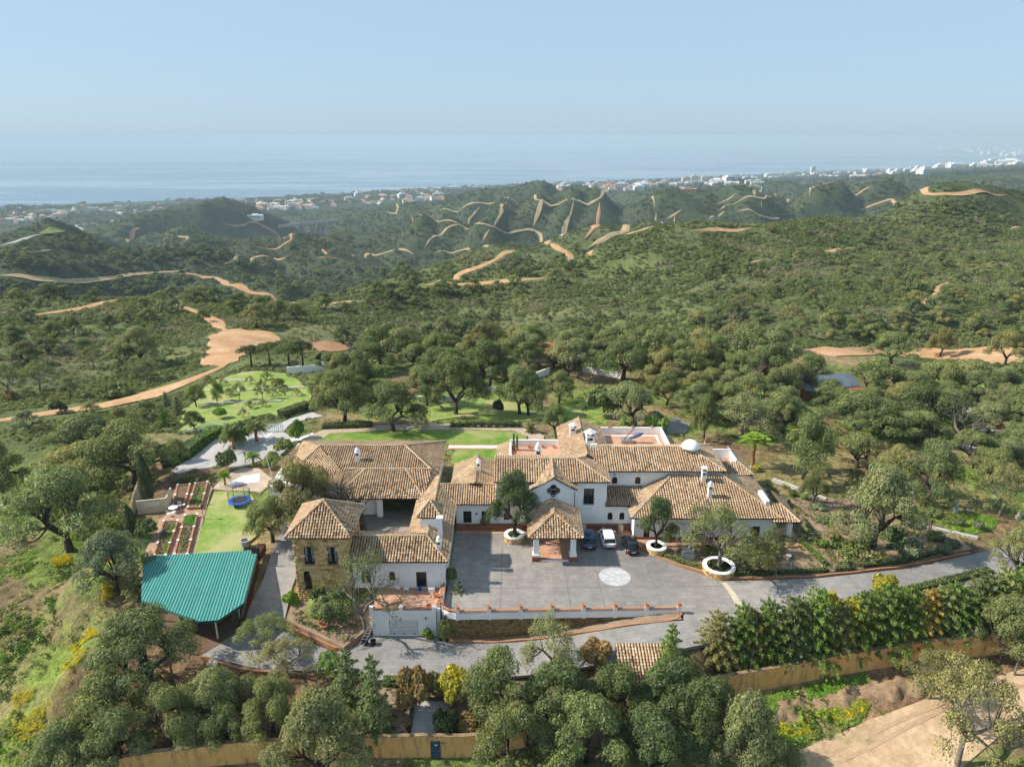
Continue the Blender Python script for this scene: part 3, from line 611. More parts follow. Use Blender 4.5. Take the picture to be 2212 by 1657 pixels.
for L, w, mt in ((b1([(0,935),(120,930),(250,965),(400,978),(560,975),(650,965),(780,945),(1000,920),(1060,920),(1160,902)]), 7, 'paletrack'),
    (b1([(1060,925),(1250,940),(1350,955),(1420,1000),(1550,1060),(1700,1095),(1850,1120)]), 7, 'redearth'),
    (b1([(1400,885),(1480,850),(1570,832),(1700,832),(1780,835)]), 9, 'paletrack'),
    (b1([(790,745),(820,690),(880,645)]), 13, 'redearth'), (b1([(1390,625),(1550,608),(1640,635),(1740,690),(1815,735),(1760,755),(1600,768)]), 10, 'redearth'),
    (b1([(0,765),(110,740),(200,700),(270,690)]), 14, 'drivepale'), (b1([(470,630),(490,650),(520,668)]), 14, 'drivepale'), (b1([(460,630),(600,622),(700,610)]), 12, 'drivepale'),
    (b1([(1110,700),(1180,705),(1150,735)]), 10, 'paletrack'), (b1([(100,805),(200,800),(320,785)]), 9, 'paletrack'), (b1([(2000,775),(2040,830)]), 14, 'redearth'), (b1([(1980,838),(2100,838)]), 10, 'redearth'),
    (b2([(600,560),(760,535),(920,515),(1080,495),(1240,485),(1360,478),(1590,478),(1740,482),(1960,495),(2090,520)]), 9, 'paletrack'),
    (b2([(420,548),(480,562),(490,530),(480,500)]), 8, 'paletrack'),
    (b2([(575,560),(700,585),(830,610),(900,635),(1010,635),(1090,652),(1250,655),(1380,672),(1510,695)]), 8, 'paletrack'),
    (b2([(1010,505),(930,590),(900,630)]), 9, 'paletrack'), (b2([(1165,490),(1130,570),(1090,640)]), 9, 'paletrack'), (b2([(1405,478),(1350,590),(1325,655)]), 10, 'paletrack'),
    (b2([(1590,480),(1575,560),(1530,650),(1520,700)]), 12, 'paletrack'), (b2([(1745,485),(1735,600),(1740,650),(1670,725)]), 11, 'redearth'), (b2([(1060,655),(1020,720),(1010,750)]), 8, 'paletrack'),
    (b2([(900,640),(760,690),(650,785)]), 8, 'paletrack'), (b2([(2100,555),(1900,680),(1650,780)]), 9, 'paletrack'), (b2([(2212,565),(2050,670),(1900,700)]), 8, 'paletrack'),
    (b2([(640,1005),(830,987),(960,992),(1150,972),(1300,962),(1440,947)]), 6.5, 'orange'), (b2([(700,992),(740,980),(850,935),(1000,890),(1100,845),(1220,785),(1340,752),(1430,747)]), 6, 'orange'),
    (b2([(1430,747),(1500,780),(1580,810),(1710,814)]), 7, 'orange'), (b2([(200,825),(290,805),(420,800),(590,810)]), 8, 'paletrack'), (b2([(720,800),(850,790),(940,770),(1050,770)]), 7, 'paletrack'),
    (b2([(-20,1132),(120,1108),(230,1105)]), 6, 'orange'),
    (b3([(1170,520),(1300,490),(1400,462),(1600,452),(1800,447),(2100,440)]), 7, 'orange'), (b3([(-20,600),(80,528)]), 9, 'paletrack'), (b3([(200,650),(250,600),(350,545)]), 9, 'paletrack'),
    (b3([(430,545),(560,570),(690,585)]), 9, 'paletrack'), (b3([(120,665),(330,660),(520,650)]), 6, 'orange'), (b3([(490,868),(640,842)]), 4.5, 'orange'), (b3([(890,812),(1020,792),(1160,770)]), 4, 'orange'),
    (b3([(1750,762),(1900,752),(2050,747)]), 4, 'paletrack'), (b3([(1560,1130),(1640,1070),(1690,1010),(1760,985)]), 2, 'orange'), (b3([(290,500),(420,430)]), 9, 'paletrack'),
    (b3([(310,545),(350,500),(450,480),(600,478),(740,462),(880,452)]), 8, 'paletrack'), (b3([(530,470),(580,395),(500,385)]), 9, 'paletrack'), (b3([(575,480),(582,525)]), 9, 'paletrack'), (b3([(600,420),(900,398),(1260,385)]), 10, 'paletrack'), (b3([(2120,665),(2160,645),(2212,640)]), 4, 'orange')):
    ribbon('dirt_track', L, w*(.95 if w < 7.5 else .68), M[mt], off=0.3 if w < 7.5 else 1.0)

# expansion joints, tyre marks and ruts
M['joint'] = simple('joint_tar', (.13,.12,.115), (.2,.19,.18), 2); M['tyremark'] = simple('tyre_mark', (.21,.20,.19), (.26,.245,.23), 1.5)
for k,(x0,y0,x1,y1) in enumerate(((6.3,75.4,6.5,65.5),(9.9,76.5,10.3,65.6),(-1.2,79,-1.3,65.4),(16.2,74.5,16.6,65.7),(-7.2,70.2,24.5,70.6),(30.2,71.7,30.9,64.6),(39.5,72.8,41,67.2),(49,75,51.2,70.4))):
    a = math.atan2(y1-y0,x1-x0); nx,ny = -math.sin(a)*.035, math.cos(a)*.035; structure(MB().prism([(x0-nx,y0-ny),(x1-nx,y1-ny),(x1+nx,y1+ny),(x0+nx,y0+ny)], -.02, .009).build('expansion_joint', M['joint']))
def arc_mark(pts, w, mat, nm, z=.0085):
    C = np.array(pts); t = np.linspace(0,1,24); tt_ = np.linspace(0,1,len(C)); X = np.interp(t,tt_,C[:,0]); Y = np.interp(t,tt_,C[:,1])
    for _ in range(8): X[1:-1] = (X[:-2]+2*X[1:-1]+X[2:])/4; Y[1:-1] = (Y[:-2]+2*Y[1:-1]+Y[2:])/4
    dx,dy = np.gradient(X),np.gradient(Y); l = np.hypot(dx,dy); nx,ny = -dy/l*w/2, dx/l*w/2; mb = MB()
    Z = (lambda a,b: z) if z is not None else (lambda a,b: float(T(a,b))+.155)
    for i in range(23): mb.quad((X[i]-nx[i],Y[i]-ny[i],Z(X[i]-nx[i],Y[i]-ny[i])),(X[i+1]-nx[i+1],Y[i+1]-ny[i+1],Z(X[i+1]-nx[i+1],Y[i+1]-ny[i+1])),(X[i+1]+nx[i+1],Y[i+1]+ny[i+1],Z(X[i+1]+nx[i+1],Y[i+1]+ny[i+1])),(X[i]+nx[i],Y[i]+ny[i],Z(X[i]+nx[i],Y[i]+ny[i])))
    structure(mb.build(nm, mat))
for dx in (0,1.5): arc_mark([(12.2-dx*.5+.5,77.6),(12.6-dx*.4,72),(17,68.2-dx),(24,67.4-dx)], .2, M['tyremark'], 'tyre_mark', .0076-dx*.0006)
for dx in (0,1.5): arc_mark([(9.2+dx*.8,77.5),(8.6+dx*.9,70.8),(12,67.6+dx*.7),(23,68.6+dx)], .18, M['tyremark'], 'tyre_mark', .0056-dx*.0006)
M['rut'] = simple('rutted_earth', (.45,.32,.20), (.37,.255,.155), 1.2, fine=5)
for dv in (4,30): arc_mark([GT(u,v)[:2] for u,v in ((1740+dv*2,1652),(1850+dv,1598+dv*.6),(1960+dv*.6,1548+dv*.5),(2090,1500+dv*.4),(2230,1468+dv*.3))], .38, M['rut'], 'wheel_rut', None)
# ================================================================= BUILDING KIT
def settle(e, c):                      # stand the Empty at the thing's base; parts keep their places
    e.location = c
    for ch in e.children: ch.matrix_parent_inverse = Matrix.Translation(-Vector(c))
    return e
CAMP = Vector((0,0,CZ))
TW, TE, TL, TR = 0.32, 0.36, 0.43, 0.13   # tile column width, exposure, length, radius
def tile_pts(r0=TR, r1=TR*0.82, L=TL, seg=4):
    P = []
    for r, y, up in ((r0, 0.0, 0.045), (r1, L, 0.0)):
        for k in range(seg+1):
            t = math.pi*k/seg; P.append((r*math.cos(t), y, r*math.sin(t)*0.85+up))
    return np.array(P)
TP = tile_pts(); TQ = np.array([(k,k+1,k+6,k+5) for k in range(4)])
tile_me = bulk_mesh('tile', TP, TQ, [M['tileo']]); 
class Roof:
    def __init__(s, parent): s.parent = parent; s.beds = MB(); s.tiles = []; s.first = None
    def face(s, *poly, thick=0.14, tiles=True):
        P = [Vector(p) for p in poly]; n = (P[1]-P[0]).cross(P[2]-P[0])
        if len(P) > 3 and max(abs((q-P[0]).dot(n.normalized())) for q in P) > 0.04:      # not flat: lay it as triangles
            for i in range(1, len(P)-1): s.face(P[0], P[i], P[i+1], thick=thick, tiles=tiles)
            return
        for i in range(1, len(P)-1):
            n = (P[i]-P[0]).cross(P[i+1]-P[0])
            if n.length > 1e-4: break
        n.normalize()
        if n.z < 0: n = -n
        d = Vector((0,0,-1)); d = (d - n*d.dot(n)).normalized(); a = d.cross(n).normalized()
        O = P[0]; Q = [((p-O).dot(a), (p-O).dot(d)) for p in P]
        k = len(P); b = len(s.beds.v)
        s.beds.v += [tuple(p) for p in P] + [tuple(p - Vector((0,0,thick))) for p in P]
        s.beds.f += [tuple(range(b,b+k)), tuple(b+k+i for i in reversed(range(k)))] + [(b+i, b+(i+1)%k, b+k+(i+1)%k, b+k+i) for i in range(k)]
        s.beds.m += [0]*(k+2); s.beds.c += [.5]*(k+2)
        if not tiles: return
        lo = min(q[0] for q in Q); hi = max(q[0] for q in Q); nc = max(1, round((hi-lo)/TW)); w = (hi-lo)/nc
        for c in range(nc):
            x = lo + (c+.5)*w; ds = []
            for (x0,y0),(x1,y1) in zip(Q, Q[1:]+Q[:1]):
                if (x0 <= x) != (x1 <= x): ds.append(y0+(y1-y0)*(x-x0)/(x1-x0))
            if len(ds) < 2: continue
            d0, d1 = min(ds), max(ds); nr = int((d1-d0)/TE+0.6); j = random.gauss(0, .008); tone = random.gauss(0,.06)
            for r in range(nr):
                p = O + a*(x+j+random.gauss(0,.010)) + d*(d1+0.05-r*TE+random.gauss(0,.012))
                p = p + n*(.05*(float(vnoise(np.array(p.x*.8+9),np.array(p.y*.8)))-.5)+random.gauss(0,.006))
                s.tiles.append((p, a, -d, n, min(1, max(0, random.betavariate(2.6,2.1)+tone)), 1.0))
    def ridge(s, p0, p1):
        p0, p1 = Vector(p0), Vector(p1); L = (p1-p0).length; k = max(1, int(L/0.36)); d = (p1-p0).normalized(); up = Vector((0,0,1)); a = d.cross(up).normalized(); n = a.cross(d)
        for i in range(k): s.tiles.append((p0+d*(i*L/k)+n*0.05, a, d, n, random.uniform(.6,.97), 1.15))
    def hip(s, x0, x1, y0, y1, z, zr, sides='FBLR', ridge_axis='x', caps=True, gl=False, gr=False):
        """hipped roof; gl / gr: gable instead of hip at the low / high end of the ridge"""
        if ridge_axis == 'x':
            h = (y1-y0)/2; ym = (y0+y1)/2; a = Vector((x0 if gl else x0+h, ym, zr)); b = Vector((x1 if gr else x1-h, ym, zr))
            if 'F' in sides: s.face((x0,y0,z),(x1,y0,z),b,a)
            if 'B' in sides: s.face((x1,y1,z),(x0,y1,z),a,b)
            if 'L' in sides and not gl: s.face((x0,y1,z),(x0,y0,z),a)
            if 'R' in sides and not gr: s.face((x1,y0,z),(x1,y1,z),b)
            c0 = [(x0,y0,z),(x0,y1,z)]; c1 = [(x1,y0,z),(x1,y1,z)]
        else:
            h = (x1-x0)/2; xm = (x0+x1)/2; a = Vector((xm, y0 if gl else y0+h, zr)); b = Vector((xm, y1 if gr else y1-h, zr))
            if 'L' in sides: s.face((x0,y1,z),(x0,y0,z),a,b)
            if 'R' in sides: s.face((x1,y0,z),(x1,y1,z),b,a)
            if 'F' in sides and not gl: s.face((x0,y0,z),(x1,y0,z),a)
            if 'B' in sides and not gr: s.face((x1,y1,z),(x0,y1,z),b)
            c0 = [(x0,y0,z),(x1,y0,z)]; c1 = [(x0,y1,z),(x1,y1,z)]
        if caps:
            s.ridge(a, b)
            if not gl: [s.ridge(q, a) for q in c0]
            if not gr: [s.ridge(q, b) for q in c1]
        return a, b
    def build(s, nobj=300, flush=True):
        o = s.beds.build('roof', M['tilebed'], s.parent)
        s.tiles.sort(key=lambda t: (t[0]-CAMP).length)
        for p, a, d, n, c, k in s.tiles[:nobj]:
            q = link('tile', tile_me, o); q.matrix_local = Matrix(((a.x*k,d.x*k,n.x*k,p.x),(a.y*k,d.y*k,n.y*k,p.y),(a.z*k,d.z*k,n.z*k,p.z),(0,0,0,1)))
        T_ = s.tiles[nobj:]
        if T_:
            A = np.array([[*t[1],*t[2],*t[3],*t[0],t[5]] for t in T_]); K = A[:,12][:,None,None]
            V = (A[:,None,0:3]*TP[None,:,0:1] + A[:,None,3:6]*TP[None,:,1:2] + A[:,None,6:9]*TP[None,:,2:3])*K + A[:,None,9:12]
            Q = TQ[None] + np.arange(len(T_))[:,None,None]*10
            stuff(link('roof_tiles', bulk_mesh('roof_tiles', V.reshape(-1,3), Q.reshape(-1,4), [M['tile']], np.repeat([t[4] for t in T_], 4)), o))
        return o

def rect(x0,x1,z0,z1): return [(x0,z0),(x1,z0),(x1,z1),(x0,z1)]
def arch(x0,x1,z0,z1,n=8):
    r = (x1-x0)/2; return [(x0,z0),(x1,z0)] + [((x0+x1)/2+r*math.cos(math.pi*k/n), z1-r+r*math.sin(math.pi*k/n)) for k in range(n+1)]
def quatre(cx,cz,r,n=7):
    P = []
    for q in range(4):
        c = q*math.pi/2; ox, oz = cx+math.cos(c)*r*.52, cz+math.sin(c)*r*.52
        for k in range(n): t = c-math.pi*.62+math.pi*1.24*k/(n-1); P.append((ox+r*.5*math.cos(t), oz+r*.5*math.sin(t)))
    return P
def loopscale(L, d):                   # offset a convex-ish loop outward
    cx = sum(p[0] for p in L)/len(L); cz = sum(p[1] for p in L)/len(L)
    hx = max(abs(p[0]-cx) for p in L); hz = max(abs(p[1]-cz) for p in L)
    return [(cx+(x-cx)*(hx+d)/hx, cz+(z-cz)*(hz+d)/hz) for x,z in L]
def wall_front(parent, outer, holes, y, mat, depth=0.25, name='wall'):
    bm = bmesh.new(); loops = []
    for L in [outer]+holes:
        vs = [bm.verts.new((x,y,z)) for x,z in L]; loops.append(vs)
        for a,b in zip(vs, vs[1:]+vs[:1]): bm.edges.new((a,b))
    bmesh.ops.triangle_fill(bm, use_beauty=True, use_dissolve=False, edges=bm.edges[:], normal=(0,-1,0))
    for vs in loops[1:]:
        bk = [bm.verts.new((v.co.x, y+depth, v.co.z)) for v in vs]
        for i in range(len(vs)):
            j = (i+1)%len(vs); bm.faces.new((vs[i],vs[j],bk[j],bk[i]))
    me = bpy.data.meshes.new(name); bm.to_mesh(me); bm.free(); me.materials.append(mat); return link(name, me, parent)
def flat_loop(mb, L, y, t=0.0):
    n = len(L); b = len(mb.v); mb.v += [(x,y,z) for x,z in L]; mb.f.append(tuple(b+i for i in range(n))); mb.m.append(0); mb.c.append(.5); return mb
def ring(mb, A, B, y0, y1):            # ring between loops A (outer) and B (inner), front at y0, back at y1
    n = len(A); b = len(mb.v)
    mb.v += [(x,y0,z) for x,z in A] + [(x,y0,z) for x,z in B] + [(x,y1,z) for x,z in B] + [(x,y1,z) for x,z in A]
    for i in range(n):
        j = (i+1)%n
        for q in ((b+i,b+j,b+n+j,b+n+i),(b+n+i,b+n+j,b+2*n+j,b+2*n+i),(b+3*n+i,b+3*n+j,b+j,b+i)): mb.f.append(q); mb.m.append(0); mb.c.append(.5)
    return mb
def window(parent, L, y, trim=0.0, bars=1, frame='wood', name='window', sill=False, curtain=False):
    inn = loopscale(L, -0.09); mb = MB(); ring(mb, L, inn, y+0.12, y+0.22)
    xs = [p[0] for p in L]; zs = [p[1] for p in L]; cx = (min(xs)+max(xs))/2
    if bars: mb.box(cx-.03,cx+.03,y+.13,y+.2,min(zs)+.05,max(zs)-.06)
    if bars > 1: mb.box(min(xs)+.05,max(xs)-.05,y+.135,y+.195,(min(zs)+max(zs))/2-.03,(min(zs)+max(zs))/2+.03)
    w = mb.build(name, M[frame], parent)
    flat_loop(MB(), loopscale(L,-.02), y+0.20).build('pane', M['pane'], w)
    if curtain:
        for sx in (min(xs)+.1, max(xs)-.35): MB().box(sx,sx+.25,y+.165,y+.185,min(zs)+.3,max(zs)-.15).build('curtain', M['curtain'], w)
    if trim: ring(MB(), loopscale(L,trim), loopscale(L,-0.004), y-0.05, y+0.02).build('surround', M['whitetrim'], w)
    if sill: MB().box(min(xs)-.15,max(xs)+.15,y-.14,y+.1,min(zs)-.12,min(zs)-.01).build('sill', M['whitetrim'], w)
    return w
def railing(parent, x0, x1, y, z0, z1, gap=0.14):
    mb = MB().tube([(x0,y,z1),(x1,y,z1)], .025, 5).tube([(x0,y,z0+.05),(x1,y,z0+.05)], .02, 5); k = int((x1-x0)/gap)
    for i in range(k+1): mb.tube([(x0+(x1-x0)*i/k,y,z0+.05),(x0+(x1-x0)*i/k,y,z1)], .014, 4)
    return mb.build('railing', M['iron'], parent)
def shell(parent, x0,x1,y0,y1,z0,z1, mat, front=False, name='wall'):
    mb = MB(); 
    mb.quad((x1,y0,z0),(x1,y1,z0),(x1,y1,z1),(x1,y0,z1)).quad((x0,y1,z0),(x0,y0,z0),(x0,y0,z1),(x0,y1,z1)).quad((x1,y1,z0),(x0,y1,z0),(x0,y1,z1),(x1,y1,z1)).quad((x0,y0,z1),(x1,y0,z1),(x1,y1,z1),(x0,y1,z1))
    if front: mb.quad((x0,y0,z0),(x1,y0,z0),(x1,y0,z1),(x0,y0,z1))
    return mb.build(name, mat, parent)
def chimney(parent, x, y, z, h=1.6, w=0.5, kind='round'):
    o = MB().box(x-w/2,x+w/2,y-w/2,y+w/2,z-.8,z+h*.62).box(x-w*.6,x+w*.6,y-w*.6,y+w*.6,z+h*.62,z+h*.68).build('chimney', M['white'], parent)
    MB().box(x-w*.3,x+w*.3,y-w*.5-.012,y-w*.5+.1,z+h*.44,z+h*.57).build('chimney_vent', M['dark'], o)
    if kind == 'round': MB().lathe([(w*.5,0),(w*.52,h*.14),(w*.36,h*.24),(w*.12,h*.30),(.04,h*.33)], x, y, z+h*.68, 10).build('chimney_cap', M['whitetrim'], o, smooth=True)
    elif kind == 'pyramid':
        MB().box(x-w*.42,x+w*.42,y-w*.42,y+w*.42,z+h*.68,z+h*.84).build('chimney_neck', M['pot'], o)
        MB().lathe([(w*.95,0),(w*.9,.06),(.05,h*.22)], x, y, z+h*.84, 4).build('chimney_cap', M['whitetrim'], o)
    else:
        MB().box(x-w*.4,x+w*.4,y-w*.4,y+w*.4,z+h*.68,z+h*.85).build('chimney_neck', M['pot'], o); MB().box(x-w*.7,x+w*.7,y-w*.7,y+w*.7,z+h*.85,z+h*.93).build('chimney_cap', M['whitetrim'], o)
    return o
unit_me = None
def unit_block():
    bm = bmesh.new(); bmesh.ops.create_cube(bm, size=1.0)
    for v in bm.verts:
        if v.co.y < 0: v.co.x *= .90; v.co.z *= .86
    me = bpy.data.meshes.new('stone'); bm.to_mesh(me); bm.free(); me.materials.append(M['stoneo']); return me
stone_me = unit_block(); stone_dk = stone_me.copy(); stone_dk.materials.clear(); stone_dk.materials.append(M['stonedko'])
UV_ = np.array([v.co[:] for v in stone_me.vertices]); UF_ = np.array([list(p.vertices) for p in stone_me.polygons])
def stones(parent, fn, length, z_of, holes=(), rowh=0.26, nobj=300, dark=False, zmin=None, w=(.25,.6), name='stone'):
    """courses of rough stones on a wall path: fn(s) -> (x, y, heading); z_of(s) -> (low, high); holes in (s, z)"""
    L = []; z0 = min(z_of(s)[0] for s in np.linspace(0,length,30)); z1 = max(z_of(s)[1] for s in np.linspace(0,length,30)); z = z0
    while z < z1-.08:
        h = random.uniform(.75,1.25)*rowh; s = -random.uniform(0,.3)
        while s < length:
            ww = random.uniform(*w); sc = s+ww/2; zc = z+h/2; lo, hi = z_of(min(max(sc,0),length))
            if 0 < sc < length and lo-.1 < zc < hi-.05 and not any(inpoly(np.array(sc), np.array(zc), H) for H in holes):
                x, y, hd = fn(sc); L.append((x,y,zc,hd,min(ww-.03,2*min(sc,length-sc)+.1),random.uniform(.10,.18),h-.03))
            s += ww
        z += h
    L.sort(key=lambda q: (Vector(q[:3])-CAMP).length)
    for x,y,zc,hd,ww,d,h in L[:nobj]:
        o = link(name, stone_dk if dark else stone_me, parent); o.location = (x,y,zc); o.rotation_euler = (0,0,hd); o.scale = (ww,d,h)
    if L[nobj:]:
        A = np.array(L[nobj:]); V = UV_[None]*A[:,None,[4,5,6]]; ca, sa = np.cos(A[:,3])[:,None], np.sin(A[:,3])[:,None]
        V = np.stack([V[...,0]*ca-V[...,1]*sa, V[...,0]*sa+V[...,1]*ca, V[...,2]], -1) + A[:,None,:3]
        Fq = UF_[None] + np.arange(len(A))[:,None,None]*8
        stuff(link('stonework', bulk_mesh('stonework', V.reshape(-1,3), Fq.reshape(-1,4), [M['stonedk' if dark else 'stone']], np.repeat(rng.random(len(A)), 6)), parent))

# ================================================================= THE HOUSES
def box_part(parent, name, mat, *b, **k): return MB().box(*b, **k).build(name, M[mat], parent)

# ---- main villa -------------------------------------------------
V_ = thing('villa', 'large white villa with tiled roofs, gabled entrance porch and roof terraces', 'villa')
yf = 83.4
ops = [rect(-6.4,-5.3,.85,2.65), rect(-4.0,-2.9,.85,2.65)] + [arch(a,a+.7,1.3,2.5) for a in (-1.07,.33,1.7)] 
wall_front(V_, rect(-7.3,-2.0,0,3.8), ops[:2], yf, M['white']); shell(V_, -7.3,-2.0,yf,88.6,0,3.75, M['white'])
wall_front(V_, rect(-2.0,2.7,0,6.95), ops[2:]+[rect(.1,1.2,3.35,5.9)], yf-.002, M['white'])
wall_front(V_, rect(7.9,12.3,0,6.95), [rect(9.3,10.65,3.62,5.95)], yf-.002, M['white']); shell(V_, -2.0,12.3,yf,90.7,0,6.9, M['white'])
wall_front(V_, [(2.7,0),(7.9,0),(7.9,6.4),(5.3,8.0),(2.7,6.4)], [quatre(5.3,6.25,.72), rect(4.3,6.3,.1,2.5)], 82.2, M['white'])
shell(V_, 2.7,7.9,82.2,yf,0,6.35, M['white'])
for i, L in enumerate(ops[:2]):
    d = window(V_, L, yf, trim=.13, bars=2, name='door')
for L in ops[2:]: window(V_, L, yf, trim=0)
window(V_, rect(.1,1.2,3.35,5.9), yf, trim=.14, bars=2, name='balcony_window')
w = window(V_, rect(9.3,10.65,3.62,5.95), yf, trim=.16, bars=2, name='balcony_window'); railing(w, 9.25,10.7,yf-.1,3.6,4.5); box_part(w,'sill','whitetrim',9.1,10.85,yf-.22,yf+.05,3.3,3.56)
q = flat_loop(MB(), quatre(5.3,6.25,.74), 82.4).build('quatrefoil_window', M['pane'], V_); ring(MB(), quatre(5.3,6.25,.84), quatre(5.3,6.25,.72), 82.13, 82.22).build('frame', M['iron'], q)
for dx, dz in ((-.35,.12),(.32,.12),(0,-.33),(.12,.3)): MB().lathe([(.03,0),(.05,.05),(.02,.12)], 5.3+dx, 82.36, 6.2+dz, 6).build('lantern_candle', M['pot'], q)
window(V_, rect(4.3,6.3,.1,2.5), 82.2, bars=2, name='entrance_door')
for xs in (2.55, 7.93): box_part(V_, 'cornice', 'whitetrim', xs-.1, xs+.22, 82.02, 82.3, 6.15, 6.45)
mbk = MB()
for sx in (-1,1): mbk.tube([(5.3,82.1,7.95),(5.3+sx*2.6,82.1,6.4)], .13, 4)
mbk.build('gable_moulding', M['whitetrim'], V_)
for xs in (2.58, 8.02): MB().tube([(xs,82.05,.1),(xs,82.05,6.2)], .05, 6).build('downpipe', M['iron'], V_)
# upper east range and link
wall_front(V_, rect(12.3,28.0,3.6,6.95), [arch(13.4,14.12,4.88,5.95),arch(16.5,17.24,4.88,5.95)], 86.7, M['white']); shell(V_, 12.3,28.0,86.7,94.3,0,6.9, M['white'])
for L in (arch(13.4,14.12,4.88,5.95),arch(16.5,17.24,4.88,5.95)): window(V_, L, 86.7)
box_part(V_, 'wall_vent', 'steel', 13.5,13.9,86.65,86.72,6.2,6.38)
wall_front(V_, rect(12.3,15.6,0,3.6), [arch(12.55,13.2,1.3,2.42),arch(14.1,14.78,1.3,2.42)], yf+.02, M['white'])
for L in (arch(12.55,13.2,1.3,2.42),arch(14.1,14.78,1.3,2.42)): window(V_, L, yf+.02)
# east wing
ye = 80.8
eo = [rect(16.85,17.65,.3,2.15),rect(19.65,20.6,.3,1.95),rect(23.1,24.2,.1,1.95),rect(30.55,31.75,.3,1.9)]
wall_front(V_, rect(15.6,33.7,0,3.25), eo, ye, M['white']); shell(V_, 15.6,33.7,ye,91.8,0,3.22, M['white'])
for L in eo: window(V_, L, ye, trim=.17, bars=2)
MB().tube([(24.75,ye-.1,.05),(24.75,ye-.1,3.1)], .07, 6).build('downpipe', M['iron'], V_)
for x0,x1,yy in ((-7.3,2.7,yf),(7.9,15.6,yf)): box_part(V_,'plinth','plinth',x0+.01,x1-.01,yy-.5,yy-.01,0.0,.8)
box_part(V_,'plinth','plinth',15.62,33.7,ye-.09,ye-.006,0.0,.34)
# north wing, terraces, small north-east block
shell(V_, 7.3,13.1,90,101.8,0,6.7, M['white'], front=True)
shell(V_, -.3,7.3,90.8,99.3,0,4.9, M['white'], front=True); shell(V_, -1.9,-.3,94.6,100.8,0,4.0, M['white'], front=True)
for b in ((-.35,7.25,99.1,99.35,4.9,5.9),(-.35,-.1,91.5,99.1,4.9,5.6)): box_part(V_,'parapet','white',*b)
box_part(V_,'terrace_floor','terrace',-.1,7.25,91,99.1,4.86,4.94)
shell(V_, 13.1,23.2,94.3,102.8,0,5.4, M['white'], front=True); box_part(V_,'terrace_floor','terrace',13.3,22.9,94.6,102.5,5.36,5.46)
for b in ((13.1,23.2,102.5,102.75,5.4,6.5),(22.95,23.2,94.5,102.5,5.4,6.3)): box_part(V_,'parapet','white',*b)
for b in ((13.6,22.4,101.7,101.95,5.46,5.475),(22.0,22.25,95,101.7,5.46,5.475),(13.9,14.15,95,101.7,5.46,5.475)): box_part(V_,'terrace_border','whitetrim',*b)
shell(V_, 28.0,33.4,91.7,98,0,3.95, M['white'], front=True)
for b in ((29.3,32.2,96.6,96.8,3.9,5.5),(29.1,29.3,93.4,96.8,3.9,5.3),(32.0,32.2,93.4,96.6,3.9,5.3)): box_part(V_,'parapet','white',*b)
box_part(V_,'terrace_floor','terrace',29.3,32.0,93.4,96.6,3.95,4.02)
# garden wall stepping down at the north-east corner, south-east portico
box_part(V_,'garden_wall','white',33.4,33.65,87,95,0,1.6)
box_part(V_,'column','white',35.1,35.75,80.5,81.15,.35,2.75); box_part(V_,'column_base','plinth',34.95,35.9,80.35,81.3,0,.35); box_part(V_,'column_capital','whitetrim',35.0,35.85,80.4,81.25,2.75,2.9)
box_part(V_,'parapet','white',32.6,33.1,82.2,85.2,2.6,4.75)
# entrance porch
for xc in (2.95, 7.43):
    for yc in (76.05, 81.4):
        c = box_part(V_,'column','white',xc-.33,xc+.33,yc-.33,yc+.33,.95,3.45); box_part(c,'column_base','plinth',xc-.5,xc+.5,yc-.5,yc+.5,0,.68); box_part(c,'column_moulding','whitetrim',xc-.46,xc+.46,yc-.46,yc+.46,.682,.95)
box_part(V_,'porch_beam','white',2.6,7.8,75.75,76.35,3.45,3.62); box_part(V_,'porch_beam','white',2.6,3.25,76.36,82.15,3.45,3.62); box_part(V_,'porch_beam','white',7.15,7.8,76.36,82.15,3.45,3.62)
box_part(V_,'porch_kerb','whitetrim',3.5,6.9,75.62,75.85,.03,.16)
rf = Roof(V_)
# porch: hip at the front, gable against the house
a, b = rf.hip(1.95,8.55,75.0,82.1,3.66,5.15,'FLR','y',gr=True)
# gable of the entrance
rf.face((2.3,81.9,6.45),(5.3,81.9,8.2),(5.3,86.9,8.42),(2.3,84.5,6.6)); rf.face((8.3,81.9,6.45),(8.3,84.5,6.6),(5.3,86.9,8.42),(5.3,81.9,8.2)); rf.ridge((5.3,81.8,8.2),(5.3,86.9,8.42))
rf.hip(-2.4,12.6,82.95,91.1,7.05,8.45,'FBR','x',gl=True)
rf.face((-8.0,82.95,3.88),(-2.0,82.95,3.88),(-2.0,86.2,5.1),(-9.6,86.2,5.1)); rf.face((-2.0,89.4,3.9),(-8.4,89.4,3.9),(-8.4,86.2,5.1),(-2.0,86.2,5.1)); rf.ridge((-9.6,86.2,5.1),(-2.0,86.2,5.1))
rf.face((-8.2,94.2,4.3),(-8.2,87.4,4.3),(-4.9,85.6,5.6),(-4.9,94.2,5.6)); rf.face((-1.7,87,4.3),(-1.7,94.2,4.3),(-4.9,94.2,5.6),(-4.9,85.6,5.6)); rf.ridge((-4.9,85.6,5.6),(-4.9,94.2,5.6))
rf.face((12.1,82.95,3.66),(15.7,82.95,3.66),(18.2,86.68,4.65),(12.32,86.68,4.65))
rf.hip(15.1,34.1,80.25,92.4,3.34,6.3)
rf.hip(11.0,28.4,86.2,94.8,7.0,8.55,'FBR','x',gl=True)
rf.hip(6.85,13.5,88.4,102.1,6.75,8.35,'LR','y',gl=True,gr=True)
rf.face((-2.2,101,4.1),(-2.2,94.4,4.1),(-.3,94.4,5.0),(-.3,101,5.0)); rf.face((-2.2,94.4,4.1),(-2.2,91.2,4.1),(-.6,91.2,5.0),(-.3,94.4,5.0))
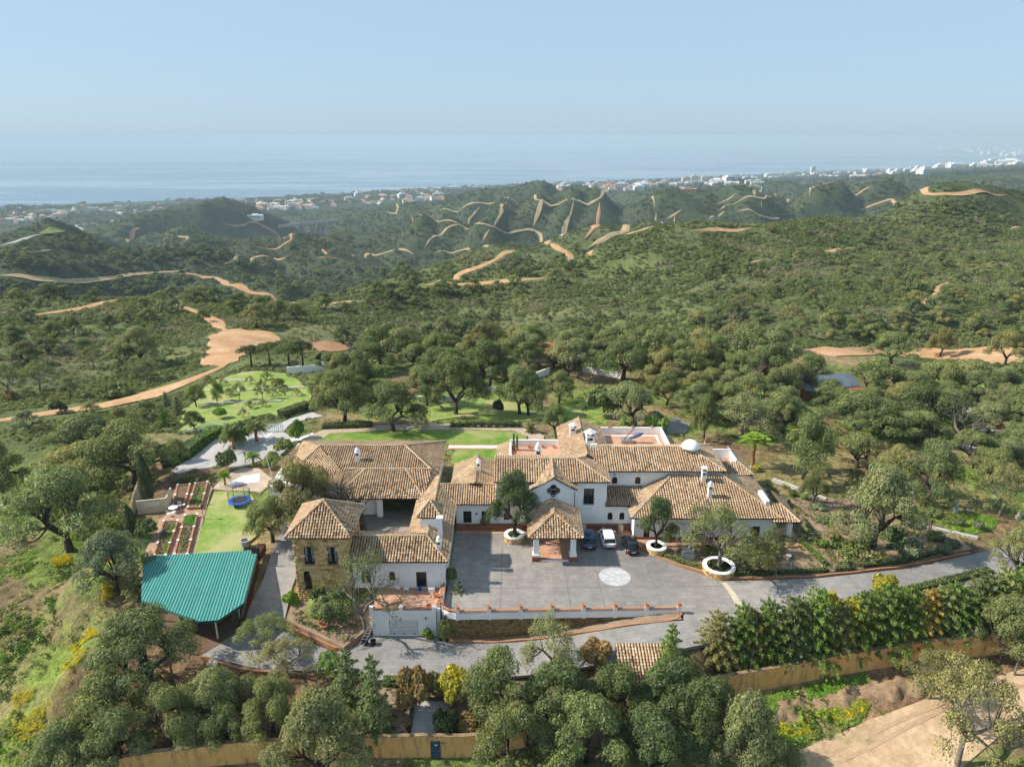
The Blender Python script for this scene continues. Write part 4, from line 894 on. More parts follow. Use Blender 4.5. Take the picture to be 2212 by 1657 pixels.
rf.face((27.9,91.3,3.98),(34.0,91.3,3.98),(32.3,93.4,5.0),(27.9,93.4,5.0)); rf.face((34.0,91.3,3.98),(34.0,98.4,3.98),(32.3,98.4,5.0),(32.3,93.4,5.0)); rf.ridge((34.0,91.3,3.98),(32.3,93.4,5.0)); rf.ridge((32.3,93.4,5.0),(32.3,98.4,5.0))
rf.face((33.0,79.9,3.0),(36.3,79.9,3.0),(34.6,82.4,4.2),(33.0,82.4,4.2)); rf.face((36.3,79.9,3.0),(36.3,86.2,3.0),(34.6,86.2,4.2),(34.6,82.4,4.2)); rf.ridge((36.3,79.9,3.0),(34.6,82.4,4.2))
rf.face((23.2,94.6,5.4),(24.6,94.6,4.9),(24.6,102.9,4.9),(23.2,102.9,5.4))
rf.build()
chimney(V_, -4.6, 89.5, 5.5, 1.9, .5); chimney(V_, 3.7, 92.6, 5.3, 3.1, .75); chimney(V_, 8.9, 97, 7.6, 1.9, .85, 'pyramid'); chimney(V_, 10.9, 92.2, 7.9, 2.6, 1.1, 'pyramid')
chimney(V_, 25.3, 85.6, 6.0, 2.0, .55, 'flat'); chimney(V_, 25.6, 83.2, 5.2, 1.9, .5, 'round'); 
dm = MB().lathe([(.85,0),(.85,.55),(1.3,.6),(1.3,.72),(1.1,1.1),(.7,1.45),(.25,1.6),(.05,1.64)], 24.5, 90.3, 8.1, 20).build('dome_skylight', M['whitetrim'], V_, smooth=True)
box_part(V_, 'air_conditioner', 'whitetrim', 10.9,11.75,91.0,91.4,7.9,8.75); MB().lathe([(.28,0),(.26,.02)],0,0,0,16).build('fan_grille', M['steel'], V_).matrix_local = Matrix.Translation((11.32,90.99,8.3)) @ Matrix.Rotation(R(90),4,'X')
for x,z in ((-4.65,2.15),(16.0,1.9)): MB().lathe([(.05,0),(.1,.06),(.1,.26),(.02,.34)], x, (yf if x<0 else ye)-.12, z, 8).build('wall_lantern', M['iron'], V_)
settle(V_, (12, 85, 0))

# ---- courtyard wing with garage terrace ----------------------------
Wg = thing('courtyard_wing', 'low white L-shaped wing with small tiled cupola above terrace and garage', 'house wing')
yw = 70.3
wo_ = [rect(-17.2,-16.15,.64,2.25),arch(-14.03,-13.36,.95,2.15),rect(-10.95,-9.75,.06,2.15)]
wall_front(Wg, rect(-18.1,-7.6,0,3.7), wo_, yw, M['white']); shell(Wg, -18.1,-7.6,yw,75.9,-2.8,3.65, M['white']); shell(Wg, -12.1,-7.61,75.9,87.2,-.2,3.65, M['white'])
window(Wg, wo_[0], yw, bars=2, sill=True); window(Wg, wo_[1], yw); dd = window(Wg, wo_[2], yw, trim=.1, bars=0, name='door')
box_part(Wg,'door_leaf','whitetrim',-9.6,-8.75,yw-.08,yw-.02,.05,2.15)
rf = Roof(Wg)
rf.face((-18.4,69.75,3.78),(-7.25,69.75,3.78),(-9.85,73,5.15),(-18.4,73,5.15)); rf.face((-12.6,76.3,3.78),(-18.4,76.3,3.78),(-18.4,73,5.15),(-9.85,73,5.15)); rf.ridge((-18.4,73,5.15),(-9.85,73,5.15))
rf.face((-7.25,69.75,3.78),(-7.25,83.3,3.78),(-9.85,86,5.15),(-9.85,73,5.15)); rf.face((-12.45,88.9,3.78),(-12.45,76.2,3.78),(-9.85,73.6,5.15),(-9.85,88.9,5.15)); rf.ridge((-9.85,73,5.15),(-9.85,88.9,5.15)); rf.ridge((-7.25,69.75,3.78),(-9.85,73,5.15))
shell(Wg, -10.9,-8.7,75.2,77.4,4.2,6.5, M['white'], front=True, name='cupola_wall')
for k in range(5): box_part(Wg,'cupola_vent','dark',-10.55+k*.38,-10.35+k*.38,75.185,75.25,6.12,6.26)
rf.hip(-11.25,-8.35,74.85,77.75,6.55,8.0)
rf.build()
box_part(Wg,'chimney_shaft','white',-8.75,-8.2,74.0,74.55,3.4,6.7); box_part(Wg,'chimney_cap','whitetrim',-8.85,-8.1,73.9,74.65,6.7,6.95)
chimney(Wg, -8.35, 71.6, 4.25, 1.8, .5)
# garage under the terrace
go = rect(-13.45,-10.3,-2.98,-.95)
wall_front(Wg, rect(-15.3,-8.3,-3.2,.05), [go], 65.72, M['white']); shell(Wg, -15.3,-8.3,65.72,70.25,-3.2,-.06, M['white'])
g = box_part(Wg,'garage_door','dark',-13.44,-10.31,65.86,65.92,-2.98,-.96)
for k in range(4): box_part(g,'door_panel','gdoor',-13.40,-10.35,65.835,65.857,-2.96+k*.5,-2.485+k*.5)
for xx in (-13.0,-11.9,-10.75): box_part(g,'door_vent','dark',xx-.09,xx+.09,65.815,65.833,-2.86,-2.74)
box_part(Wg,'terrace_floor','terrace',-15.3,-8.3,65.95,70.28,-.055,0.03)
for x0,x1 in ((-15.3,-12.25),(-11.85,-8.7)):
    box_part(Wg,'parapet','white',x0,x1,65.70,65.95,.05,.28)
for x0 in (-15.5,-12.25,-8.7): box_part(Wg,'parapet_pillar','white',x0,x0+.4,65.62,66.02,-.3,.78)
def lattice(parent, x0, y0, x1, y1, z):
    """terracotta half-round tiles standing in rows under a capping rail"""
    L = math.hypot(x1-x0,y1-y0); k = max(2,int(L/.22)); hd = math.atan2(y1-y0,x1-x0); mb = MB()
    for i in range(k):
        for rr in range(2):
            s = (i+.5+(.5 if rr else 0))/k
            if s > 1: continue
            px, py = x0+(x1-x0)*s, y0+(y1-y0)*s; n = len(mb.v)
            for kk in range(5):
                t = math.pi*kk/4
                for dd in (-.07,.07):
                    lx = .095*math.cos(t); mb.v.append((px+lx*math.cos(hd)-dd*math.sin(hd), py+lx*math.sin(hd)+dd*math.cos(hd), z+rr*.12+.10*math.sin(t)))
            for kk in range(4): mb.f.append((n+2*kk,n+2*kk+1,n+2*kk+3,n+2*kk+2)); mb.m.append(0); mb.c.append(.5)
    o = mb.build('lattice_panel', M['lattice'], parent)
    c, s_ = math.cos(hd), math.sin(hd); m2 = MB(); 
    P = [(x0+s_*.13,y0-c*.13),(x1+s_*.13,y1-c*.13),(x1-s_*.13,y1+c*.13),(x0-s_*.13,y0+c*.13)]
    m2.prism(P, z+.24, z+.31); m2.build('capping', M['lattice'], o); return o
lattice(Wg,-15.1,65.82,-12.25,65.82,.29); lattice(Wg,-11.85,65.82,-8.7,65.82,.29); lattice(Wg,-8.1,66.2,-8.0,70.0,.3); box_part(Wg,'parapet','white',-8.25,-7.85,66.05,70.25,-3.1,.29); box_part(Wg,'parapet_pillar','white',-8.3,-7.8,70.26,70.7,-.2,1.5)
MB().lathe([(.05,0),(.09,.05),(.09,.2),(.02,.26)], -9.4,65.6,-.75,8).build('wall_lantern', M['iron'], Wg)
settle(Wg, (-11, 70, -3))

# ---- stone tower -----------------------------------------------------
Tw = thing('stone_tower', 'square two-storey golden stone tower with pyramid tiled roof beside white wing', 'tower')
yt = 70.2; to = [rect(-23.45,-22.3,3.15,5.5),rect(-20.8,-19.7,3.15,5.5),arch(-23.75,-22.9,-.2,2.3)]
wl = wall_front(Tw, rect(-24.55,-18.5,-3.4,6.95), to, yt, M['mortar'], depth=.3); shell(Tw, -24.55,-18.5,yt,76.3,-3.4,6.9, M['mortar'])
hol = [[(x+24.55,z) for x,z in loopscale(L,.06)] for L in to]
stones(wl, lambda s: (-24.55+s, yt, 0), 6.05, lambda s: (-2.6,6.9), hol, rowh=.27, w=(.28,.62))
stones(wl, lambda s: (-18.5, yt+s, math.pi/2), 6.1, lambda s: (-2.6,6.9), [], rowh=.27, nobj=0, w=(.28,.62)); stones(wl, lambda s: (-24.55, 76.3-s, -math.pi/2), 6.1, lambda s: (-2.6,6.9), [], rowh=.27, nobj=0, w=(.28,.62))
for L in to[:2]: w = window(Tw, L, yt, bars=2, frame='iron', curtain=True); railing(w, L[0][0]-.05, L[1][0]+.05, yt-.2, 3.1, 4.0, .12)
w = window(Tw, to[2], yt, bars=2, frame='iron'); railing(w, -23.8,-22.85,yt-.2,-.25,.6,.12)
rf = Roof(Tw); rf.hip(-25.2,-17.85,69.5,77.0,7.0,9.7); rf.build()
settle(Tw, (-21.5, 73.2, -2.4))

# ---- stable block ----------------------------------------------------
Sb = thing('stable_block', 'broad low outbuilding round a court, with wide weathered tile roofs', 'outbuilding')
shell(Sb, -33.2,-10.8,95,102.4,-.2,3.9, M['white'], front=True); shell(Sb, -33.2,-26.4,88,95.01,-.2,3.9, M['white'], front=True)
shell(Sb, -12.2,-10.85,88.9,95.01,-.2,3.9, M['white'], front=True)
wall_front(Sb, rect(-22.6,-18.3,0,3.9), [rect(-21.6,-20.6,.1,2.2)], 87.2, M['white']); window(Sb, rect(-21.6,-20.6,.1,2.2), 87.2, bars=1, name='door')
box_part(Sb,'post','white',-18.3,-17.6,86.5,87.2,0,3.7); box_part(Sb,'back_wall','wood',-18.2,-12.2,91.5,91.7,0,3.8); box_part(Sb,'post','white',-12.75,-12.21,86.5,87.2,0,3.7)
box_part(Sb,'beam','wood',-18.3,-12.2,86.6,86.9,3.55,3.85)
rf = Roof(Sb)
rf.face((-23.3,84.25,4.0),(-11.6,84.25,4.0),(-14.6,89.5,5.75),(-20.1,89.5,5.75)); rf.ridge((-23.3,84.25,4.0),(-20.1,89.5,5.75)); rf.ridge((-11.6,84.25,4.0),(-14.6,89.5,5.75)); rf.ridge((-22.9,89.6,5.7),(-11.3,89.6,5.7))
rf.face((-28.6,88.6,4.2),(-23.3,84.25,4.0),(-20.1,89.5,5.75),(-22.9,90.0,5.75)); rf.face((-11.6,84.25,4.0),(-10.2,88.6,4.05),(-11.0,89.8,5.6),(-14.6,89.5,5.75))
rf.face((-23.0,89.6,5.0),(-11.2,89.6,5.0),(-15.5,95.7,6.5),(-27.9,95.7,6.5)); rf.ridge((-27.9,95.7,6.5),(-15.5,95.7,6.5))
rf.face((-10.2,88.6,4.05),(-10.2,102.7,4.05),(-15.5,95.7,6.5),(-11.2,89.5,5.0)); rf.ridge((-15.5,95.7,6.5),(-11.1,89.6,5.6)); rf.ridge((-10.2,102.7,4.1),(-15.5,95.7,6.5))
rf.face((-10.2,102.9,4.05),(-32.6,102.9,4.05),(-27.9,95.7,6.5),(-15.5,95.7,6.5))
rf.face((-32.6,102.9,4.05),(-34.0,95.2,4.0),(-31.5,90.5,4.0),(-29.2,91.6,6.0),(-27.9,95.7,6.5)); rf.face((-23.2,89.6,5.0),(-27.9,95.7,6.5),(-29.2,91.6,6.0),(-28.6,88.6,4.2)); rf.face((-28.6,88.6,4.2),(-29.2,91.6,6.0),(-31.5,90.5,4.0)); rf.ridge((-27.9,95.7,6.5),(-29.2,91.6,6.0))
rf.build()
chimney(Sb, -21.8, 92.4, 5.7, 2.0, .62)
settle(Sb, (-21, 94, 0))
# ================================================================= WALLS, CARPORT, CARS, FURNITURE
def wall_path(name, pts, h, mat, thick=0.4, z=None, step=1.2, cap=None, parent=None, sink=.6):
    """pts world xy; follows the ground"""
    C = np.array(pts); L = np.r_[0, np.cumsum(np.hypot(*np.diff(C, axis=0).T))]; nn = max(2, int(L[-1]/step)); t = np.linspace(0, L[-1], nn)
    X = np.interp(t, L, C[:,0]); Y = np.interp(t, L, C[:,1])
    for _ in range(3): X[1:-1] = (X[:-2]+2*X[1:-1]+X[2:])/4; Y[1:-1] = (Y[:-2]+2*Y[1:-1]+Y[2:])/4
    dx = np.gradient(X); dy = np.gradient(Y); l = np.hypot(dx,dy); nx, ny = -dy/l*thick/2, dx/l*thick/2
    Z = np.array([z(a,b) if callable(z) else (T(a,b) if z is None else z) for a,b in zip(X,Y)], float)
    for _ in range(6): Z[1:-1] = (Z[:-2]+2*Z[1:-1]+Z[2:])/4
    mb = MB(); P = []
    for i in range(nn):
        jz = h + .05*math.sin(i*.9)+random.uniform(-.02,.02)
        P.append([(X[i]-nx[i],Y[i]-ny[i],Z[i]-sink),(X[i]-nx[i],Y[i]-ny[i],Z[i]+jz),(X[i]+nx[i],Y[i]+ny[i],Z[i]+jz),(X[i]+nx[i],Y[i]+ny[i],Z[i]-sink)])
    for i in range(nn-1):
        a, b = P[i], P[i+1]
        mb.quad(a[0],b[0],b[1],a[1]).quad(a[1],b[1],b[2],a[2]).quad(a[2],b[2],b[3],a[3])
    mb.quad(*P[0]).quad(*reversed(P[-1]))
    o = mb.build(name, mat, parent)
    if cap:
        m2 = MB()
        for i in range(nn-1):
            a, b = P[i], P[i+1]; up = .06
            q = [(p[0],p[1],p[2]+.001) for p in (a[1],b[1],b[2],a[2])]; m2.quad(*[(x,y,zz+up) for x,y,zz in q]); m2.quad(q[0],q[1],(q[1][0],q[1][1],q[1][2]+up),(q[0][0],q[0][1],q[0][2]+up)); m2.quad(q[3],q[2],(q[2][0],q[2][1],q[2][2]+up),(q[3][0],q[3][1],q[3][2]+up))
        m2.build('coping', cap, o)
    return o, X, Y, Z
def ochre():
    m, t, b = new_mat('ochre_render', 0.95, 0.1); p = pos(t)
    mp = N(t, 'Mapping'); mp.inputs['Scale'].default_value = (1.6,1.6,.35); t.links.new(p, mp.inputs[0])
    n1 = noise(t, mp.outputs[0], 1.1, 6, .72); n2 = noise(t, p, .35, 5, .7); n3 = noise(t, p, 9, 3)
    col = ramp(t, n2, [(.3,(.64,.33,.10)),(.55,(.70,.39,.14)),(.7,(.73,.46,.21))]); col = mix(t, ramp(t, n1, [(.5,(0,)*3),(.72,(.85,)*3)]), col, (.13,.085,.045))
    t.links.new(col, b.inputs['Base Color']); bump(t, b, n3, .4, .03); return m
M['ochre'] = ochre()
M['ochrecap'] = simple('weathered_coping', (.40,.28,.16), (.12,.09,.06), 1.5, fine=8)
wp = [GT(u, v)[:2] for u, v in ((260,1680),(450,1650),(580,1640),(820,1632),(1030,1632),(1150,1605),(1260,1577),(1400,1537),(1580,1497),(1750,1465),(1950,1430),(2150,1408),(2330,1400))]
OW = wp
pw, PX, PY, PZ = wall_path('perimeter_wall', wp, 2.35, M['ochre'], .4, cap=M['ochrecap'])
tag(pw, 'long curving ochre boundary wall with stained face and small navy door', 'wall')
di = int(np.argmin(abs(PX+7.6))); dx0, dy0, dz0 = PX[di], PY[di], PZ[di]
d = box_part(pw,'door','navy',dx0-.45,dx0+.45,dy0-.30,dy0-.2,dz0-.25,dz0+1.9); box_part(d,'notice','sign',dx0-.07,dx0+.17,dy0-.315,dy0-.301,dz0+1.45,dz0+1.6); box_part(d,'handle','steel',dx0+.32,dx0+.38,dy0-.33,dy0-.301,dz0+.8,dz0+.95)
box_part(pw,'house_sign','cloth',dx0+.6,dx0+.8,dy0-.25,dy0-.2,dz0+1.6,dz0+1.75)

# balustrade along the courtyard edge, retaining wall below
Ba = thing('balustrade', 'white courtyard parapet with terracotta lattice and pillars above stone wall', 'balustrade')
px_ = [-5.87,-2.46,.94,4.33,7.76,11.2,14.63,18.15]; yb = lambda x: 65.12+(x+5.87)*.0262
for x0, x1 in zip(px_[:-1], px_[1:]):
    mb = MB(); mb.prism([(x0+.2,yb(x0)-.15),(x1-.2,yb(x1)-.15),(x1-.2,yb(x1)+.15),(x0+.2,yb(x0)+.15)], -.35, .42); mb.build('parapet', M['white'], Ba); lattice(Ba, x0+.22,yb(x0),x1-.22,yb(x1),.43)
for x in px_:
    pl = box_part(Ba,'pillar','white',x-.2,x+.2,yb(x)-.2,yb(x)+.2,-.4,.95); box_part(pl,'pillar_cap','lattice',x-.24,x+.24,yb(x)-.24,yb(x)+.24,.95,1.0)
cv = [(-5.87,65.1),(-6.8,65.3),(-7.5,65.9),(-7.7,66.9),(-7.75,70.2)]
for (x0,y0),(x1,y1) in zip(cv[:-1],cv[1:]):
    a = math.atan2(y1-y0,x1-x0); c,s_ = math.cos(a)*.0,math.sin(a); nx,ny = -math.sin(a)*.13, math.cos(a)*.13
    MB().prism([(x0-nx,y0-ny),(x1-nx,y1-ny),(x1+nx,y1+ny),(x0+nx,y0+ny)], -.35,.42).build('parapet', M['white'], Ba); lattice(Ba,x0,y0,x1,y1,.43)
settle(Ba, (6, 65.4, 0))
Rw = thing('retaining_wall', 'tapering brown stone retaining wall below the white balustrade', 'wall')
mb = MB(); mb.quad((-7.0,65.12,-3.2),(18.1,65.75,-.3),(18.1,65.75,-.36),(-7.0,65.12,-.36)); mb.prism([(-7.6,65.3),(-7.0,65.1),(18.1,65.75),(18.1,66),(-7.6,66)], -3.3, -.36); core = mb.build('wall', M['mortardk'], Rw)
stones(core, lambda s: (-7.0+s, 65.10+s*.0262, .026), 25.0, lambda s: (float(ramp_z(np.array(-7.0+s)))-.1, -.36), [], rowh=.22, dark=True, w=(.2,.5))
settle(Rw, (5, 65.3, -3))
pot_me = None
def pot(x, y, z, s=1.0, label='', mat='pot', name='flower_pot', group=None, rim=True):
    o = MB().lathe([(.14*s,0),(.22*s,.22*s),(.25*s,.26*s),(.25*s,.31*s),(.19*s,.31*s),(.16*s,.24*s)], x, y, z, 12).build(name, M[mat], smooth=False); return tag(o, label, 'pot', group)
ordn = ['leftmost','second','third','fourth','fifth','sixth','seventh','rightmost']
for i, x in enumerate(px_): pot(x, yb(x), 1.0, .8, f'{ordn[i]} terracotta bowl along the white courtyard balustrade' if i in (0,7) else f'{ordn[i]} terracotta bowl from the left along the courtyard balustrade', group='bowls on the balustrade')

# brick edgings
def edging(name, pts, z, label, w=.22, h=.16, mat='brickedge', cat='kerb'):
    o, *_ = wall_path(name, pts, h, M[mat], w, z=z, step=.8, sink=.3); return tag(o, label, cat)
edging('brick_kerb', [(-6.9,64.62),(-1,64.55),(7.8,64.35),(18.3,64.42),(18.45,65.6)], lambda x,y: float(ramp_z(np.array(x))), 'brick kerb along the bed at the foot of the stone retaining wall')
edging('brick_kerb', [(-25.4,75),(-25.35,67.0),(-22,65.2),(-18.0,62.9),(-15.6,66.2)], lambda x,y: float(left_drive_z(np.array(y)))+.05, 'brick kerb round the planted bed below the stone tower', h=.3)
edging('brick_kerb', [(15.7,79.2),(18.0,76.5),(20.3,74.65),(24.5,72.2)], 0.0, 'brick kerb between courtyard and the garden with statue')
edging('brick_kerb', [(24.7,72.0),(30.5,72.15),(36,72.5),(47.3,74.6),(57,77.6)], 0.0, 'brick kerb along the hedged far side of the entrance drive')
edging('brick_kerb', [(-33,62.3),(-27,60.1),(-22,59.8)], lambda x,y: -3.0, 'brick kerb between the side drive and bare soil below carport')

# green carport
Cp = thing('carport', 'carport with large green corrugated metal roof on white posts', 'carport')
M['green'] = rnd_mat('green_sheet_metal', [(0,(.075,.28,.25)),(.5,(.085,.315,.28)),(1,(.11,.35,.31))], True, nscale=.35, dirt=(.10,.16,.13), dirtamt=.5, rough=.5, finescale=2.5); M['greendk'] = simple('green_sheet_groove', (.03,.17,.15), (.022,.13,.115), 1, rough=.5)
poly = [(-44.9,75.8),(-31.3,77.1),(-29.4,66.7),(-31.1,63.7),(-33.2,63.5),(-41.0,67.2)]; zc = lambda x,y: .50+(y-64)*.012+(x+44)*.004
e = Vector((1.9,-10.4)).normalized(); a = Vector((-e.y, e.x)); Q = [(Vector(p).dot(a), Vector(p).dot(e)) for p in poly]
lo, hi = min(q[0] for q in Q), max(q[0] for q in Q); ns = int((hi-lo)/.33); wst = (hi-lo)/ns
def xs_at(s):
    ds = [y0+(y1-y0)*(s-x0)/(x1-x0) for (x0,y0),(x1,y1) in zip(Q,Q[1:]+Q[:1]) if (x0<=s)!=(x1<=s)]
    return (min(ds), max(ds)) if len(ds) > 1 else None
for i in range(ns):
    L = lo+i*wst; mb = MB(); rows = []
    for f, dz in ((.0,0),(.10,.045),(.62,.045),(.72,0),(.999,0)):
        r = xs_at(min(max(L+f*wst, lo+1e-3), hi-1e-3))
        if r: rows.append([(a*(L+f*wst)+e*r[0], dz), (a*(L+f*wst)+e*r[1], dz)])
    for k, (p, q) in enumerate(zip(rows[:-1], rows[1:])):
        pts = [(v.x,v.y,zc(v.x,v.y)+dz) for v,dz in (p[0],p[1],q[1],q[0])]; mb.quad(*pts, m=1 if k in (0,2,3) and len(rows)==5 else 0)
    if mb.f: mb.build('roof_panel', [M['green'], M['greendk']], Cp)
MB().prism([(x,y) for x,y in poly], .33, .36).build('roof_underside', M['greendk'], Cp)
for x,y in ((-32.2,65.2),(-31.0,68.6),(-31.9,76.2),(-43.6,75.2),(-40.6,68.2),(-36.5,66.0)): MB().tube([(x,y,-3.1),(x,y,.34)], .09, 8).build('post', M['whitetrim'], Cp)
for p,q in (((-44,75.3),(-31.6,76.4)),((-40.4,68),(-31.2,66))): MB().tube([(*p,.22),(*q,.22)], .09, 4).build('beam', M['steel'], Cp)
MB().box(-45,-31.2,76.6,76.85,-3.1,-.05).build('back_wall', M['cream'], Cp)
settle(Cp, (-37, 70, -3))
Fn = thing('wooden_fence', 'brown wooden fence between green carport and side drive', 'fence')
for i in range(14):
    f = i/13; x, y = -31.1+1.0*f, 75.6-8.6*f; z = float(left_drive_z(np.array(y))); MB().box(x-.05,x+.05,y-.33,y+.3,z-.1,z+1.15,rz=-.11).build('plank', M['wood'], Fn)
MB().tube([(-31.05,75.8,.35),(-30.0,66.9,-1.35)], .06, 4).build('rail', M['brickedge'], Fn); settle(Fn, (-30.5,71,-1.5))
o = MB(); o.box(-31.9,-30.9,76.3,78.6,-.3,.7).box(-31.9,-30.9,76.3,76.4,.7,1.5); tag(o.build('garden_hutch', M['wood']), 'small wooden frame at the upper right corner of green carport roof', 'frame')
o = MB().lathe([(.55,0),(.62,.7),(.66,.9),(.5,.9),(.45,.5)], -33.9,79.6,-.25,14).build('stone_well', M['stonestat']); tag(o, 'round stone well head on the patchy lawn behind green carport', 'well')

# cars ---------------------------------------------------------------
def car(name, label, paintm, x, y, rz, L=4.35, W=1.8, H=1.5, suv=False):
    c = thing(name, label, 'car', (x,y,0), rz, 'cars parked in front of the house'); h = W/2
    def loft(st, mat, nm, closed=True):
        mb = MB(); n = len(st[0][1])
        for yy, ringp in st: mb.v += [(px,yy,pz) for px,pz in ringp]
        for i in range(len(st)-1):
            for k in range(n): mb.f.append((i*n+k,i*n+(k+1)%n,(i+1)*n+(k+1)%n,(i+1)*n+k)); mb.m.append(0); mb.c.append(.5)
        mb.f += [tuple(reversed(range(n))), tuple((len(st)-1)*n+k for k in range(n))]; mb.m += [0,0]; mb.c += [.5,.5]
        o = mb.build(nm, mat, c, smooth=True)
        return o
    def body_ring(w, z0, zs): return [(-w*.88,z0),(w*.88,z0),(w,z0+.22),(w,zs-.22),(w*.93,zs-.03),(w*.7,zs+.015),(-w*.7,zs+.015),(-w*.93,zs-.03),(-w,zs-.22),(-w,z0+.22)]
    b = H*.58
    body = loft([(0,body_ring(h*.86,.38,b*.92)),(.1,body_ring(h*.95,.27,b*1.0)),(.55,body_ring(h,.22,b*1.03)),(1.6,body_ring(h,.2,b*1.02)),(2.9,body_ring(h,.2,b)),(3.3,body_ring(h*.99,.2,b*.97)),(L-.45,body_ring(h*.95,.22,b*.82)),(L-.12,body_ring(h*.84,.25,b*.72)),(L,body_ring(h*.7,.34,b*.6))], paintm, 'body')
    def cab(w0, w1, z0, z1): return [(-w0,z0),(w0,z0),(w1,z1),(-w1,z1)]
    z0 = b*.99
    loft([(.18,cab(h*.78,h*.74,z0,z0+.02)),(.42 if suv else .5,cab(h*.86,h*.66,z0,H-.09)),(1.2,cab(h*.9,h*.70,z0,H-.03)),(2.2,cab(h*.9,h*.70,z0,H-.05)),(2.75,cab(h*.9,h*.66,z0,H-.16)),(3.35,cab(h*.86,h*.78,z0,z0+.02))], M['carglass'], 'windows')
    mb = MB(); xs = (-1,-.6,0,.6,1); st = [(.36 if suv else .45,.66,H-.10),(.6,.7,H-.03),(1.2,.73,H),(2.0,.72,H-.005),(2.5,.69,H-.06),(2.72,.66,H-.13)]
    for yy, wf, zz in st:
        for q in xs: mb.v.append((q*h*wf, yy, zz+.02+(.02*(1-q*q))))
    for i in range(len(st)-1):
        for k in range(4): mb.f.append((i*5+k,i*5+k+1,(i+1)*5+k+1,(i+1)*5+k)); mb.m.append(0); mb.c.append(.5)
    mb.build('roof', paintm, c, smooth=True)
    for s in (-1,1):
        MB().tube([(s*h*.88,.3,z0),(s*h*.70,.62 if not suv else .5,H-.06),(s*h*.74,1.3,H-.01)], .045, 5).build('pillar', paintm, c)
        MB().tube([(s*h*.88,3.25,z0),(s*h*.68,2.7,H-.12)], .04, 5).build('pillar', paintm, c); MB().tube([(s*h*.925,1.75,z0),(s*h*.74,1.75,H-.03)], .045, 4).build('pillar', paintm, c)
        MB().box(s*h-.02,s*h+.2*s,2.85,3.0,z0-.02,z0+.14).build('mirror', paintm, c) if s>0 else MB().box(s*h-.2,s*h+.02,2.85,3.0,z0-.02,z0+.14).build('mirror', paintm, c)
        MB().box(min(s*h*.55,s*h*.93),max(s*h*.55,s*h*.93),-.03,.14,b*.68,b*.88).build('tail_light', M['red'], c)
        MB().box(min(s*h*.45,s*h*.8),max(s*h*.45,s*h*.8),L-.18,L-.02,b*.5,b*.66).build('headlight', M['plate'], c)
        for yy in (.82, L-.85):
            w = MB(); w.lathe([(.22,0),(.33,.0),(.34,.05),(.34,.17),(.33,.22),(.22,.22)],0,0,0,16); o = w.build('wheel', M['tyre'], c); o.matrix_local = Matrix.Translation((s*(h-.11)-.11,yy,.34)) @ Matrix.Rotation(R(90),4,'Y')
            r = MB().lathe([(.05,-.01),(.21,0),(.21,.22),(.05,.235)],0,0,0,12).build('rim', M['chrome'], o)
    MB().box(-.26,.26,-.035,.02,b*.55,b*.55+.12).build('number_plate', M['plate'], c); MB().box(-h*.8,h*.8,-.02,.2,.3,.42).build('bumper', M['plastic'], c)
    MB().box(-h*.6,h*.6,.3,.34,H-.06,H-.02).build('spoiler', paintm, c)
    return c
car('parked_car', 'dark blue car parked nearest the tiled porch', M['carblue'], 9.75, 77.95, R(1.5), 4.5, 1.82, 1.62, True)
car('parked_car', 'white hatchback parked between the blue and the black car', M['carwhite'], 12.25, 78.2, R(1), 4.35, 1.78, 1.46)
car('parked_car', 'small black car parked nearest the round planter by the east wing', M['carblack'], 15.0, 76.8, R(3.5), 3.7, 1.68, 1.48)

# round planters
PLANT = []
def planter(x, y, r, label, h=.75):
    p = thing('round_planter', label, 'planter', (0,0,0), 0, 'round stone planters')
    w = MB().lathe([(r-.05,-.1),(r-.05,h),(r-.35,h),(r-.35,h-.25)], x, y, 0, 28).build('wall', M['mortar'], p)
    stones(w, lambda s: (x+(r-.03)*math.cos(s/r-math.pi), y+(r-.03)*math.sin(s/r-math.pi), s/r-math.pi/2-math.pi+math.pi/2+math.pi/2), 2*math.pi*r-.01, lambda s: (0.02,h), [], rowh=.2, nobj=70, w=(.2,.42))
    mb = MB(); mb.lathe([(r-.42,0),(r-.42,.12),(r+.07,.12),(r+.07,0)], x, y, h, 28); mb.build('rim', M['whitetrim'], p)
    MB().lathe([(r-.3,-.02),(.05,.06)], x, y, h-.2, 20).build('soil', M['soildark'], p); settle(p, (x,y,0)); PLANT.append((x,y,h-.18)); return p
planter(.28, 80.7, 1.25, 'round white-rimmed stone planter with leafy tree in front of villa doors')
planter(18.0, 77.95, 1.2, 'round white-rimmed planter nearest the black car')
planter(24.6, 73.6, 1.85, 'largest round stone planter, at the edge of the drive')

# sculpture on a plinth
st = thing('garden_sculpture', 'pale reclining animal sculpture on white plinth in the east garden', 'statue')
box_part(st,'plinth','stonestat',20.8,22.3,76.0,76.8,.0,.75,rz=R(-8))
mb = MB().tube([(20.95,76.4,.95),(21.3,76.4,1.05),(21.75,76.4,1.0),(22.1,76.4,.95)], [.16,.24,.2,.22], 8).tube([(21.15,76.4,1.15),(21.0,76.35,1.45),(20.85,76.3,1.6)], [.17,.13,.12], 8).tube([(20.9,76.3,1.62),(20.65,76.28,1.55)], [.13,.06], 7)
mb.tube([(22.1,76.4,1.0),(22.3,76.4,1.3),(22.2,76.4,1.65),(21.95,76.4,1.8)], [.09,.07,.05,.03], 6).tube([(21.5,76.3,1.15),(21.6,76.3,1.6),(21.8,76.3,1.85)], [.12,.09,.03], 6)
for dx in (21.1,21.9): mb.tube([(dx,76.25,.95),(dx-.25,76.2,.8)], .08, 6)
mb.build('figure', M['stonestat'], st, smooth=True); settle(st, (21.5,76.4,0))
